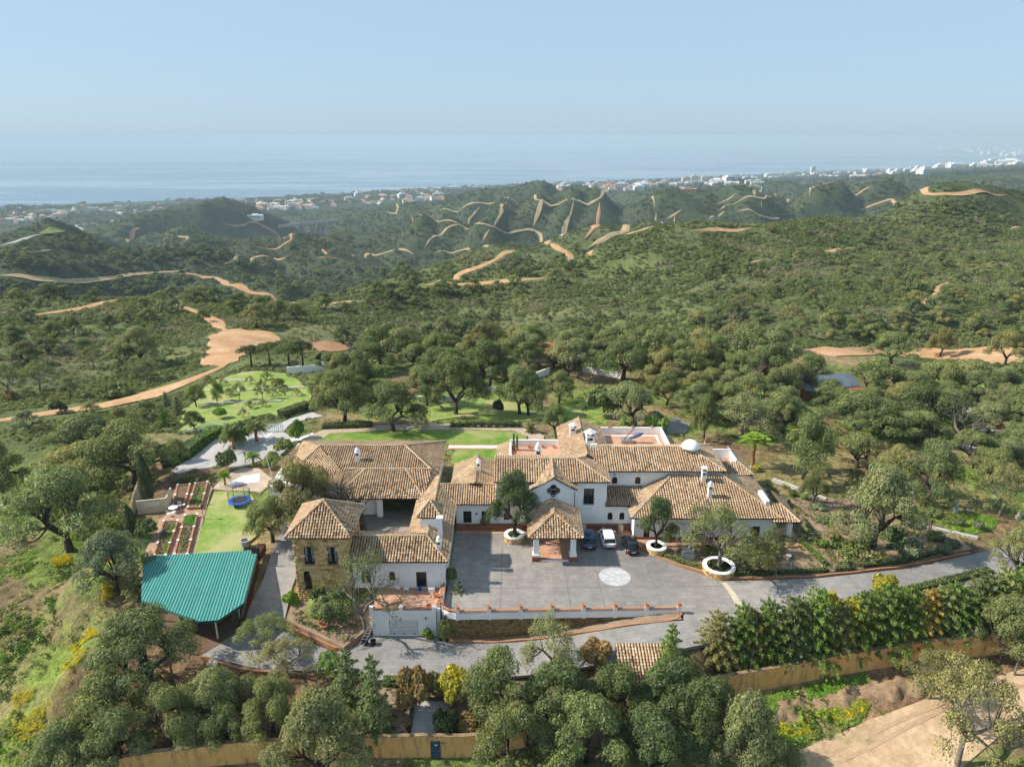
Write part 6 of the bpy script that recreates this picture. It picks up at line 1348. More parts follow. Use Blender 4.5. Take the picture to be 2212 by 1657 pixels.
def conifer(seed, H=9, W=2.3, per=9000, droop=.35):
    random.seed(seed); tb = MB().tube([(0,0,-.5),(0,0,H*.9)],[.25,.05],6); C,Nn,Rn = [],[],[]
    for k in range(70):
        f = (k+.5)/70; z = H*(.03+.95*f); L = W*(1-f)**(.6 if W<3 else .42)*random.uniform(.7,1.2)+.18; a = k*2.399; n = int(per/70*(.35+1.3*(1-f)))
        t = rng.random(n)**.7; side = rng.normal(0,.16,n)*L*(1.15-t); x = t*L; zz = z - droop*x*x/W*.6 + .28*x + rng.normal(0,.07,n)
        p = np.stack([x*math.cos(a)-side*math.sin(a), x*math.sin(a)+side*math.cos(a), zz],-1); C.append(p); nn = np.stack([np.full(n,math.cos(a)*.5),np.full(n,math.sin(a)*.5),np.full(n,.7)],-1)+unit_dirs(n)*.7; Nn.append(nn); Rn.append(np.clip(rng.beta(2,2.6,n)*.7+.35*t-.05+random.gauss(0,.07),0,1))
    C = np.concatenate(C); V,Q = leaf_quads(C,np.concatenate(Nn),np.full(len(C),.24),.42); return tb,V,Q,np.concatenate(Rn)
for i in range(3): P_[f'conifer{i}'] = pack('conifer', *conifer(21+i))
for i in range(3): P_[f'leyland{i}'] = pack('leyland', *conifer(25+i, 6.5, 3.6, 17000, .5))
def cypress(seed):
    random.seed(seed); tb = MB().tube([(0,0,-.4),(0,0,7)],[.2,.05],6); n = 5200; f = rng.random(n); r = .75*np.sin(np.pi*np.clip(f*.93+.1,0,1))**.7*(1-.25*rng.random(n)**2); a = rng.random(n)*6.283; r = r*(1+.13*np.sin(a*5+f*13))
    C = np.stack([r*np.cos(a),r*np.sin(a),f*8],-1); nn = np.stack([np.cos(a),np.sin(a),np.full(n,.2)],-1)+unit_dirs(n)*.6; V,Q = leaf_quads(C,nn,np.full(n,.2),.5); return tb,V,Q,rng.beta(2,2.8,n)
P_['cypress0'] = pack('cypress', *cypress(4))
def bush(seed, n=9, per=420, leaf=.16, tight=False):
    random.seed(seed); cs, rs = [], []
    if tight: cs=[np.array([0,0,1.0])]; rs=[1.0]
    else:
        for k in range(n): a = k*2.4; rr = .72*math.sqrt(k/n); cs.append(np.array([rr*math.cos(a),rr*math.sin(a),.75-.35*rr*rr+random.uniform(-.15,.2)])); rs.append(random.uniform(.36,.5))
    V,Q,rn = clump_leaves(cs, rs, per*(n if tight else 1), leaf, flat=.95 if tight else .8, inner=.12 if tight else .3); return MB(),V,Q,rn
for i in range(4): P_[f'bush{i}'] = pack('shrub', *bush(41+i))
P_['ball0'] = pack('topiary', *bush(47, tight=True, leaf=.11, per=420))
def fronds(n, L, droop, w, up, leafl, seed, per=22, base=.0):
    random.seed(seed); V,Q,Rn = [],[],[]
    for k in range(n):
        a = k*2.399; el = up[0]+(up[1]-up[0])*((k+.5)/n)+random.uniform(-.08,.08); LL = L*random.uniform(.85,1.1); prev=None; tone=random.uniform(.2,.8)
        for s in range(per):
            f = (s+.5)/per; r = LL*f*math.cos(el)*(1); z = base+LL*f*math.sin(el)-droop*LL*f**2.2; cx,cy_ = r*math.cos(a), r*math.sin(a); ll = leafl*math.sin(math.pi*min(1,f*.92+.12))**.6
            for sd in (-1,1):
                tx,ty = -math.sin(a)*sd, math.cos(a)*sd; ex,ey = cx+tx*ll+math.cos(a)*ll*.45, cy_+ty*ll+math.sin(a)*ll*.45; b = len(V); ww = w
                V += [(cx-math.cos(a)*ww,cy_-math.sin(a)*ww,z),(cx+math.cos(a)*ww,cy_+math.sin(a)*ww,z),(ex,ey,z-ll*.25),(ex-math.cos(a)*ww*.6,ey-math.sin(a)*ww*.6,z-ll*.28)]; Q.append((b,b+1,b+2,b+3)); Rn.append(min(1,max(0,tone+random.uniform(-.2,.2))))
    return np.array(V), np.array(Q), np.array(Rn)
def palm(seed, H=6.0):
    tb = MB(); pts=[(0,0,-.4)]+[(0.05*math.sin(i),0.0,H*i/10) for i in range(11)]; tb.tube(pts,[.34]+[.30-.09*min(1,i/4)+(.03 if i%2 else 0) for i in range(11)],8)
    V,Q,Rn = fronds(34,2.3,.55,.05,(-.35,1.35),.62,seed,20,H); return tb,V,Q,Rn
P_['palm0'] = pack('palm', *palm(2), bark='palmbark'); P_['palmlow0'] = pack('palm_low', *palm(3,2.2), bark='palmbark')
V,Q,Rn = fronds(42,1.2,.35,.035,(.05,1.4),.22,5,20,.15); P_['cycad0'] = pack('cycad', MB(), V,Q,Rn)
def agave(seed):
    random.seed(seed); mb = MB()
    for k in range(26):
        a = k*2.399; el = .25+1.1*(k/26); c,s_ = math.cos(a),math.sin(a); L=1.0; r1,z1 = L*.45*math.cos(el),L*.45*math.sin(el); r2,z2 = L*math.cos(el),L*math.sin(el)
        mb.quad((-s_*.05,c*.05,0),(s_*.05,-c*.05,0),(c*r1+s_*.1,s_*r1-c*.1,z1),(c*r1-s_*.1,s_*r1+c*.1,z1),c=random.random()); mb.quad((c*r1-s_*.1,s_*r1+c*.1,z1),(c*r1+s_*.1,s_*r1-c*.1,z1),(c*r2,s_*r2,z2),(c*r2,s_*r2,z2+.01),c=random.random())
    return MB(), np.array(mb.v), np.array([list(f) for f in mb.f]), np.array(mb.c)
P_['agave0'] = pack('agave', *agave(3))

COLR = dict(g=(0.204,0.240,0.094), d=(0.132,0.177,0.066), o=(0.269,0.263,0.103), p=(0.258,0.284,0.131), b=(0.195,0.319,0.051), y=(0.481,0.438,0.051), s=(0.200,0.243,0.143), c=(0.164,0.251,0.053), a=(0.412,0.319,0.082), r=(0.309,0.218,0.087), k=(0.069,0.101,0.041), l=(0.269,0.310,0.101), m=(0.180,0.225,0.082))
TNAME = dict(oak='oak_tree', oakm='oak_tree', oakf='oak_tree', sparse='oak_tree', thin='oak_tree', bare='bare_tree', baredark='bare_tree', pine='pine_tree', conifer='conifer_tree', leyland='conifer_tree', cypress='cypress_tree', bush='shrub', ball='topiary_bush', palm='palm_tree', palmlow='palm_tree', cycad='cycad', agave='agave_plant')
TCAT = dict(oak_tree='tree', bare_tree='tree', pine_tree='pine', conifer_tree='conifer', cypress_tree='cypress', shrub='shrub', topiary_bush='bush', palm_tree='palm', cycad='cycad', agave_plant='agave')
NV = {}
for k in P_: NV.setdefault(k.rstrip('0123456789'), []).append(k)
def plant(kind, x, y, z, w, h, col, label, group=None, idx=None):
    keys = NV[kind]; key = keys[(idx if idx is not None else random.randrange(99)) % len(keys)]; tme, cme = P_[key]; nm = TNAME[kind]
    c = COLR[col] if isinstance(col, str) else col; b_ = random.uniform(.84,1.14); h_ = random.uniform(-.06,.06); v = [b_*(1+h_), b_, b_*(1-h_)]; c = tuple(min(1,a*b) for a,b in zip(c,v))
    if tme and cme:
        e = thing(nm, label, TCAT[nm], (x,y,z), random.uniform(0,6.28), group); q_ = random.uniform(.86,1.14); e.scale = (w*q_,w/q_,h); link('trunk', tme, e); q = link('crown', cme, e); q.color = (*c,1)
    else:
        e = tag(link(nm, cme or tme), label, TCAT[nm], group); e.location = (x,y,z); e.rotation_euler = (0,0,random.uniform(0,6.28)); e.scale = (w,w,h); e.color = (*c,1)
    return e
TREES = []
def at_px(kind, u, v, wpx, top, col, label, group=None, idx=None, z=None):
    if z is None: x,y,z = GT(u,v)
    else: x,y = VZ(u,v,z)
    w = wpx/ppm(y,z+2); a,dy,dz = ray(u,top); yt_ = y-0.0; h = max(CZ + yt_*dz/dy - z, .25); TREES.append((x,y,w/2)); 
    return plant(kind, x,y,z-.08,w,h,col,label,group,idx)
random.seed(77)
LIST = """
oak 325 1487 255 1312 g|broad oak in front of green carport roof
oak 240 1605 190 1445 g|oak at lower left below the carport oak
oak 385 1620 165 1478 g|oak left of the ochre wall stretch at bottom left
oak 150 1690 190 1560 g|oak cut by the bottom edge at lower left
oak 270 1660 190 1530 g|dense oak crown at bottom left before ochre wall
sparse 575 1408 140 1328 l|light yellow green young oak left of the side drive
sparse 622 1462 150 1378 o|light olive oak beside the side drive, right of bare soil
oak 480 1560 170 1440 p|pale oak crown below bare soil patch
oak 590 1585 150 1462 g|oak behind left stretch of ochre wall
oak 490 1600 150 1510 d|dark low oak behind ochre wall
oak 700 1700 255 1490 p|big pale green oak at bottom centre left
conifer 757 1552 120 1400 m|left green conifer by the lower drive
conifer 812 1592 120 1410 m|right green conifer by the lower drive
ball 714 1462 55 1405 b|round clipped bright bush at the bend of the lower drive
bush 900 1525 85 1440 r|reddish green shrub right of the conifers
bush 945 1500 60 1450 o|olive shrub beside the reddish shrub
bush 985 1520 80 1445 y|yellow shrub in the lower garden
bush 962 1590 62 1525 k|dark leafy shrub near the sunken yard
bush 1010 1590 70 1545 r|brown straggly shrub behind the ochre wall
sparse 1190 1475 165 1332 p|slender light oak before the stone retaining wall
oak 1080 1570 190 1400 g|oak left in the bottom centre group
oak 1200 1580 220 1425 m|large oak in the middle of bottom centre group
oak 1110 1680 210 1520 g|front oak at bottom centre
oak 1260 1680 220 1510 m|oak over the ochre wall right of bottom centre
oak 1330 1590 200 1440 d|dark oak below the pinkish tiled shelter
oak 1440 1560 230 1420 d|dark broad oak right of pinkish tiled shelter
oak 1400 1690 220 1530 d|dark oak at the bottom edge right of centre
oak 1520 1640 180 1470 d|dark oak where the ochre wall emerges
oak 1600 1720 175 1495 p|tall pale oak before the right stretch of ochre wall
oak 1680 1720 130 1610 g|small oak at bottom edge beside sandy road
conifer 1443 1470 85 1345 c|single conifer above the pinkish tiled shelter
bush 1285 1440 75 1385 r|reddish shrub left of pinkish tiled shelter
oak 2158 1428 170 1282 g|oak over the right end of ochre wall
oak 2230 1470 150 1330 g|oak at right edge behind ochre wall
sparse 2067 1652 255 1415 o|large gnarled oak beside sandy road at bottom right
sparse 2005 1510 145 1398 o|thin olive oak before the right stretch of ochre wall
thin 2190 1460 110 1350 o|thin leafed tree at right edge beside the earth bank
oak 151 1190 285 1005 g|wide oak with dark trunk on the left slope
oak 252 1278 175 1145 s|grey green olive-like tree left of the carport
conifer 300 1300 70 1205 o|yellowish conifer at left edge of green carport roof
oak 10 1088 120 945 g|oak cut by the left edge
oak 288 1056 220 905 g|large oak behind the cream garden wall
oak 200 980 190 895 g|oak behind the scrub at left, nearest the pale track
oak 170 1040 170 960 o|olive oak at left between two larger oaks
cypress 322 1090 32 975 k|tall dark cypress beside cream garden wall
cypress 286 1158 30 1088 k|shorter dark cypress near cream garden hut
bush 318 1165 50 1120 d|dark shrub beside the shorter cypress
oak 650 1135 185 995 o|big olive oak behind the stone tower roof
oak 590 1170 125 1072 g|oak between patchy lawn and stone tower
baredark 787 1149 150 1020 k|bare dark tree in the stable court
thin 793 1376 195 1190 g|leaning thin leafed tree in front of the white wing
thin 1517 1180 120 1085 g|thin leaning tree against the east wing wall
ball 712 1340 75 1282 m|large round bush in the tower bed
bush 690 1300 38 1265 d|dark shrub at the foot of the stone tower
bush 735 1296 36 1262 m|small shrub beside the large round bush
ball 963 1386 36 1335 m|round clipped bush at the foot of the stone wall
bush 924 1381 26 1355 b|leafy potted plant right of the garage door
conifer 990 1310 60 1250 s|silvery conifer in the corner of courtyard
bush 975 1265 28 1225 d|dark potted shrub against the wing in the courtyard corner
bush 1047 1143 26 1108 r|red leaved shrub beside the villa door
bush 630 1310 40 1275 b|light green shrub left in the tower bed
oak 850 932 175 822 d|dark spreading oak behind the stable roofs
oak 745 915 150 790 g|oak beside the garden drive behind the stable roofs
oak 985 896 140 757 m|tall oak with dark trunk on the garden meadow
oak 1058 838 120 728 m|upright oak behind the meadow oak
oak 1123 896 130 785 g|leaning twin-trunk oak, left stem
oak 1142 898 110 800 g|leaning twin-trunk oak, right stem
oak 1207 872 100 800 g|oak behind the west roof terrace
oak 1201 948 65 868 m|small oak beside the villa north wing
bush 1296 902 75 828 m|round green tree right of the north wing
oak 1360 920 150 820 p|pale grey oak behind the roof terrace parapet
oak 1345 820 140 733 d|dark oak at the foot of the hillside, centre right
bush 1353 927 42 895 l|bright yellow green shrub behind roof terrace
bush 1420 932 62 890 b|bright green shrub right behind roof terrace
bush 1078 896 26 862 k|small dark clipped cone on the garden meadow
oak 800 805 115 738 m|oak above the garden drive, left of a pair
oak 895 795 90 740 g|oak behind the meadow, right of the drive
oak 880 770 80 706 g|oak on the slope edge behind the white wall
oak 1140 800 90 735 m|oak beside the small pinkish pavilion, left
oak 1250 790 90 730 g|oak beside the small pinkish pavilion, right
oak 950 825 100 745 m|oak just left of the upright oak
oak 1981 933 175 825 d|dark oak with forked trunk right of solar panels
bare 2070 960 125 865 p|bare pale tree left of the white garden court
oak 1884 1188 205 1000 p|largest pale oak right of the east wing
oak 2003 1086 140 945 g|oak above the ivy bank
sparse 2159 1112 130 995 o|sparse oak at the right above the drive
oak 2190 1245 130 1140 p|grey oak at the right end of the drive
oak 1753 1094 62 1010 g|small oak beside the agave slope
palm 1624 1012 76 935 b|tall fan palm behind the villa's east end
oak 1735 1035 140 895 m|oak right of the tall palm
oak 1850 945 190 845 m|broad oak below the solar panels
sparse 1600 955 150 840 p|twisted pale oak behind the tall palm
oak 1520 948 75 848 g|oak left of the tall palm behind the dome
oak 2195 938 120 822 m|oak at right edge above the white garden court
oak 2030 852 125 775 g|oak above the dry paddock
oak 1747 828 100 762 m|oak before the white wall stretch
bare 1632 842 50 768 p|bare greyish tree beside the white wall
oak 1923 786 130 715 g|oak standing on the right orange clearing
oak 2029 773 62 705 o|small oak on the right orange clearing
oak 2170 792 85 712 o|oak at right edge of the orange clearing
oak 1850 1010 150 930 g|oak between agave slope and the dark forked oak
oak 1930 1050 120 960 o|olive oak behind the largest pale oak
oak 2100 1010 120 930 g|oak below the bare pale tree
oak 1680 870 110 790 g|oak left of the solar shed
oak 1600 820 100 755 m|oak behind the white wall, left
oak 1480 830 110 750 g|oak behind the round green tree, right
oak 1440 880 90 800 m|oak between pale oak and palm
oak 2110 870 90 800 g|oak beside dry paddock at right
sparse 21 858 75 780 g|oak on the left hillside above the pale track at edge
sparse 87 842 82 782 g|forked oak on the left hillside above pale track
oak 152 856 50 812 p|pale small oak on the left hillside near track
oak 121 741 66 690 g|oak high on the left hillside, left of a pair
oak 158 724 60 680 g|oak high on the left hillside, right of a pair
oak 239 713 48 678 d|dark oak alone in the middle of left hillside
oak 322 695 42 664 g|oak near the top of left hillside by the track
oak 267 797 90 738 g|oak in the dense group on left hillside, left
oak 305 793 95 703 p|pale oak in the dense group on left hillside, right
oak 60 790 80 735 g|oak on left hillside above the forked oak
oak 30 745 70 700 g|oak at left edge of the hillside
bush 250 858 70 824 m|broad rounded shrub beside the pale track
bush 127 893 36 862 k|dark round shrub on the pale track
bush 25 865 30 840 r|brown shrub at the left end of pale track
oak 555 708 72 655 o|olive oak above the orange clearing
oak 600 693 58 648 m|oak behind the olive oak above the clearing
oak 641 696 44 653 g|oak at the right of three above the clearing
oak 440 697 32 668 g|small oak beside the winding track on the spur
pine 544 795 60 746 k|round dark pine beside orange clearing
pine 583 790 52 738 d|second dark pine right of the round pine
pine 625 800 70 745 d|broad pine behind the orchard, left
pine 655 795 62 735 k|broad pine behind the orchard, right
bush 700 785 45 758 k|dark shrub right of the pines
conifer 385 895 45 855 s|blue green conifer at the corner of orchard grass
conifer 360 880 36 845 s|second blue conifer beside the pale track
conifer 355 920 32 872 c|green columnar conifer left of the orchard
oak 425 880 45 828 l|light fruit tree at the upper left of the orchard
oak 470 872 40 822 l|light fruit tree in the upper orchard row
sparse 519 868 36 822 p|thin fruit tree in the orchard middle
sparse 568 866 36 815 l|fruit tree with light leaves in orchard middle
oak 605 845 36 815 l|small fruit tree at the right of orchard
bare 617 857 22 835 p|small bare tree in the orchard
oak 421 930 46 885 m|cone shaped green tree low in the orchard
bush 477 905 30 880 b|round green tree low in the orchard
sparse 527 903 28 878 g|thin sapling low in the orchard
bush 515 960 70 915 m|feathery plants beside the pale drive
bush 645 955 34 905 b|clipped oval bush at the pale drive fork
bush 490 1015 48 972 d|dark round bush on the pale drive island
palmlow 505 972 62 915 m|low palm beside the white gravel strip, left
palmlow 555 955 62 908 m|low palm beside the white gravel strip, right
palmlow 548 1005 40 975 b|small palm on the paving near dark round bush
palmlow 487 1050 38 1015 b|small palm beside the raised beds
bush 612 980 45 945 l|light feathery shrub left of the stable roofs
bush 590 1010 40 975 l|pale spiky shrub beside the white gravel bed
oak 380 1000 80 945 l|light tree beside the long green hedge
bush 1640 1240 75 1165 o|olive shrub in the east garden
sparse 1665 1200 60 1130 m|slender shrub before the corner portico
bush 1925 1175 50 1135 d|dark low shrub under the largest pale oak
bush 1960 1205 60 1165 s|silvery low shrub by the drive
"""
for ln in LIST.strip().split('\n'):
    a, lab = ln.split('|'); k,u,v,w,tp,c = a.split(); at_px(k, float(u), float(v), float(w), float(tp), c, lab)
# trees in the planters
for (x,y,z), k, w, h, c, l in zip(PLANT, ('oak','oak','sparse'), (7.6,5.4,10.6), (9.4,7.2,8.2), ('d','d','g'), ('dark leafy tree in round planter before the villa doors','dense round tree in the planter nearest black car','flat spreading sparse tree in the largest planter')):
    plant(k, x, y, z, w, h, c, l, idx=2)
# leylandii row along the ochre wall
hed = [(1545,1462,115,1318,'o'),(1595,1470,115,1300,'c'),(1650,1462,120,1292,'c'),(1700,1458,115,1285,'m'),(1752,1450,120,1266,'c'),(1805,1442,115,1296,'o'),(1850,1430,115,1276,'c'),(1900,1425,120,1258,'c'),(1950,1415,115,1262,'c'),(1995,1405,110,1270,'a'),(2045,1395,120,1255,'c'),(2100,1390,120,1240,'m'),(2150,1385,120,1225,'l'),(2205,1380,120,1205,'c'),(1622,1440,100,1318,'r'),(1728,1425,100,1296,'l'),(1828,1410,100,1290,'y'),(1925,1396,100,1280,'o'),(2022,1382,100,1262,'l'),(2125,1368,100,1238,'m')]
for i,(u,v,w,tp,c) in enumerate(hed):
    v -= 30 if i < 14 else 10
    pos_ = ['first','second','third','fourth','fifth','sixth','seventh','eighth','ninth','tenth','eleventh','twelfth','thirteenth','fourteenth'][i] if i < 14 else None
    cn = dict(o='olive',c='green',m='deep green',a='orange-tinged',r='reddish',y='yellow',l='light green')[c]
    at_px('leyland', u, v, w*1.12, tp, c, f'{cn} feathery conifer, {pos_} from the left in the row behind ochre wall' if pos_ else f'{cn} feathery conifer in the second line beside the drive, {["first","second","third","fourth","fifth","sixth"][i-14]} from the left', 'conifer row along the drive')
at_px('bush', 1787, 1315, 45, 1275, 'y', 'yellow rounded shrub above the conifer row', idx=1); at_px('bush', 1905, 1290, 60, 1240, 'y', 'large yellow shrub where the conifer row meets the drive', idx=2)
# cycads in a row behind the rear lawn
for i in range(10):
    at_px('cycad', 977+i*16.2, 924, 19, 904, 'd', f'cycad number {i+1} from the left in the row behind rear lawn' if 0 else ['leftmost','second','third','fourth','fifth','sixth','seventh','eighth','ninth','rightmost'][i]+' dark cycad in the row behind rear lawn', 'cycads behind the rear lawn')
at_px('cycad', 1146, 935, 34, 905, 'm', 'larger cycad at the end of rear lawn path'); at_px('cycad', 995, 985+40, 40, 1000, 'd', 'dark cycad in the narrow court beside stable roof')
# agaves on the east slope
ag = z8([(295,130),(345,128),(370,150),(340,165),(435,135),(400,185),(500,280),(590,245),(680,405),(620,310),(675,350),(800,560),(705,460),(550,290),(770,520),(850,590),(1390,415),(1450,455),(1220,460)])
AG = [[],[]]
for i,(u,v) in enumerate(ag): AG[i>=16].append(at_px('agave', u, v+3, 17+i%3*4, v-9, 's' if i%2 else 'l', 'green agave rosette on the slope right of the east wing' if i<16 else 'spiky rosette plant under the oaks beside the drive', 'agaves on the east slope' if i<16 else 'rosettes beside the drive'))
for q in AG: ordinals(q)
at_px('bush', *b6([(540,1165)])[0][:1], b6([(540,1165)])[0][1], 18, b6([(540,1165)])[0][1]-14, 'y', 'small yellow green shrub at the palm foot')

# ---------------------------------------------------------------- clipped hedges
def hedge(name, pts, w, h, col, label, z=None, px=True, leaf=.14, dens=95):
    P = [GT(u,v)[:2] if z is None else VZ(u,v,z) for u,v in pts] if px else pts
    C = np.array(P); L = np.r_[0,np.cumsum(np.hypot(*np.diff(C,axis=0).T))]; n = int(L[-1]*(w+2*h)*dens); s = rng.random(n)*L[-1]; X = np.interp(s,L,C[:,0]); Y = np.interp(s,L,C[:,1])
    i = np.clip(np.searchsorted(L,s)-1,0,len(C)-2); d = C[i+1]-C[i]; d = d/np.linalg.norm(d,axis=1,keepdims=True); nrm = np.stack([-d[:,1],d[:,0]],-1)
    per = rng.random(n)*(w+2*h); side = np.where(per<h,-1,np.where(per<h+w,0,1)); off = np.where(side==0,per-h-w/2,side*w/2); zz = np.where(side<0,per,np.where(side>0,per-h-w,h)); jit = rng.normal(0,.035,n)
    off = off+jit; zz = zz+rng.normal(0,.035,n); X = X+nrm[:,0]*off; Y = Y+nrm[:,1]*off; Z0 = T(X,Y)+.05 if z is None else np.full(n,float(z))
    Nn = np.stack([nrm[:,0]*side,nrm[:,1]*side,(side==0)*1.0],-1)+unit_dirs(n)*.6; V,Q = leaf_quads(np.stack([X,Y,Z0+zz],-1),Nn,np.full(n,leaf)); o = link(name, bulk_mesh(name,V,Q,[M['leaf']],rng.beta(2,2.4,n))); o.color = (*COLR[col],1)
    mb = MB()
    for (x0,y0),(x1,y1) in zip(P[:-1],P[1:]):
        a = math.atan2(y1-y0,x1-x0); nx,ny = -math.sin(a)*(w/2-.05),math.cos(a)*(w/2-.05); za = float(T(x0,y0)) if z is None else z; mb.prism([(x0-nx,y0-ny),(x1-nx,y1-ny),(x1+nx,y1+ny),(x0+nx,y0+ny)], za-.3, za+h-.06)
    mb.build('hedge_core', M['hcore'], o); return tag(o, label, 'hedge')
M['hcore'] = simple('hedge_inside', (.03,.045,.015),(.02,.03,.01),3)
HB = (('box_hedge',[(26.3,72.9),(31.1,73.0)],.55,.5,'m','clipped box hedge right of the largest planter'),('box_hedge',[(31.5,73.05),(37.6,73.55)],.55,.5,'m','clipped box hedge along drive left of the garden path'),('box_hedge',[(38.6,73.7),(41,74.1)],.5,.45,'m','short clipped hedge right of the garden path urns'),('box_hedge',[(42.0,74.4),(47.3,75.4),(52,77.1),(56.5,79)],.55,.5,'m','long clipped hedge along the right end of the drive'),
    ('box_hedge',[(18.7,77.0),(20.6,75.35),(22.9,74.2)],.5,.4,'l','clipped hedge edging the garden with pale sculpture'),('box_hedge',[(38.0,74.6),(36.9,79.8)],.55,.5,'b','bright clipped hedge along the garden path to portico'),('box_hedge',[(-13.0,58.7),(-6.5,58.85)],.8,.6,'l','clipped hedge below the lower drive, left piece'),('box_hedge',[(-6.1,58.85),(-1.5,58.85)],.8,.65,'m','clipped hedge below the lower drive, right piece'))
for a_ in HB: hedge(*a_[:2],*a_[2:], z=0.0 if a_[1][0][0] > 15 else -3.1, px=False)
hedge('garden_hedge', z4([(290,395),(380,345),(470,270),(560,215),(650,170)]), 2.2, 1.6, 'b', 'long bright green hedge along the pale garden drive', leaf=.26, dens=30)
hedge('garden_hedge', b4([(1750,835),(1850,800),(1925,775)]), 2.0, 1.5, 'm', 'dark green hedge above the bend of pale drive', leaf=.26, dens=30)
hedge('garden_hedge', b5([(20,905),(180,895),(330,890)]), 1.6, .9, 'd', 'dark clipped hedge behind the stable block lawn', leaf=.22, dens=40)
hedge('garden_hedge', b5([(830,890),(1000,878),(1240,885)]), 1.0, .6, 'd', 'low dark hedge under the cycads', leaf=.2, dens=40)
hedge('drive_hedge', [(27.5,64.6),(36,66.9),(46,69.9),(57,73.6)], 1.0, .6, 'm', 'low hedge between the drive and conifer row', px=False, leaf=.2, dens=40)

# ---------------------------------------------------------------- scattered hillside trees
random.seed(5)
KEEP = SHEETS + [[(-52,58),(66,58),(70,112),(-52,112)]]
_bb = lambda D: (min(p[0] for p in D), max(p[0] for p in D), min(p[1] for p in D), max(p[1] for p in D))
KBB = [(_bb(D), D) for D in KEEP]; TBB = [(_bb(L), L, w) for L, w in TRACKS]
def clear(x, y, m=0.0):
    X = np.array([x]); Y = np.array([y])
    for b, D in KBB:
        if b[0] <= x <= b[1] and b[2] <= y <= b[3] and inpoly(X,Y,D)[0]: return False
    for b, L, w in TBB:
        q = w+m
        if b[0]-q <= x <= b[1]+q and b[2]-q <= y <= b[3]+q and segdist(X,Y,L)[0] < q: return False
    return True
def visible_px(x,y,z):
    d = y*CT-(z-CZ)*ST
    if d <= 1: return None
    return CX+F*x/d, CY-F*(y*ST+(z-CZ)*CT)/d
zones = [  # pixel polygon, count, width range, kinds, colours, label, group (None: part of a far mass)
    ([(700,745),(900,738),(1250,742),(1700,752),(1720,840),(2240,830),(2240,860),(1700,850),(1250,825),(720,800)], 58, (8,13), ['oak','oakm'], 'gmdogp', 'oak in the tree belt at the foot of right hillside', 'oaks at the foot of the hillside'),
    ([(1440,850),(2240,830),(2240,1010),(2100,1060),(1700,1000),(1500,930)], 34, (7.5,11), ['oak'], 'gmopg', 'oak in the grove right of the villa', 'oaks in the grove right of the villa'),
    ([(690,800),(1260,800),(1260,860),(900,890),(690,880)], 12, (7,10), ['oak'], 'gmdg', 'oak in the grove behind the rear lawn', 'oaks behind the rear lawn'),
    ([(0,660),(380,660),(400,760),(340,830),(0,830)], 22, (5.5,9), ['oakm','sparse'], 'ggdp', 'oak on the scrubby left hillside', 'oaks on the left hillside'),
    ([(0,900),(160,890),(330,905),(240,1000),(0,960)], 8, (4,7), ['oakm'], 'gos', 'bushy oak in the scrub below the pale track', 'bushy oaks below the pale track'),
    ([(1500,590),(1800,520),(2260,480),(2260,740),(1700,735),(1450,740)], 60, (6,10), ['oakm','oakm','oakm','sparse'], 'gdmdog', 'rounded oak scattered over the right hillside scrub', 'oaks on the right hillside'),
    ([(1000,640),(1300,600),(1480,540),(1480,740),(1000,735)], 26, (3.5,7), None, 'dgm', '', None), ([(1480,540),(1800,470),(2050,420),(2260,370),(2260,740),(1700,735),(1480,740)], 150, (4,7.5), None, 'gdmdo', '', None),
    ([(0,600),(420,585),(640,640),(560,690),(0,655)], 60, (7,11), None, 'gdm', '', None), ([(650,640),(960,605),(1250,540),(1300,590),(1000,650),(720,690)], 50, (6,10), None, 'gdm', '', None), ([(0,640),(900,640),(900,500),(0,520)], 160, (9,15), None, 'dgm', '', None)]
MASS = []; BYG = {}
for poly, n_, wr, kinds, cols, lab, grp in zones:
    us = [p[0] for p in poly]; vs = [p[1] for p in poly]; got = tries = 0
    while got < n_ and tries < n_*14:
        tries += 1; u = random.uniform(min(us),max(us)); v = random.uniform(min(vs),max(vs))
        if not inpoly(np.array([u]),np.array([v]),poly)[0]: continue
        x,y,z = GT(u,v); w = random.uniform(*wr)
        if y > 1900 or not clear(x,y,w*.3) or any((x-a)**2+(y-b)**2 < (max(r,w*.5)*(.95 if kinds else 1.0))**2 for a,b,r in TREES): continue
        TREES.append((x,y,w*.5)); got += 1
        if grp is None: MASS.append((x,y,z-.2,w,*COLR[random.choice(cols)])); continue
        k = random.choice(kinds); BYG.setdefault(grp, []).append(plant(k, x,y,z-.2, w, w*random.uniform(.62,.85), random.choice(cols), lab, grp))
for g_ in BYG.values(): ordinals(g_)

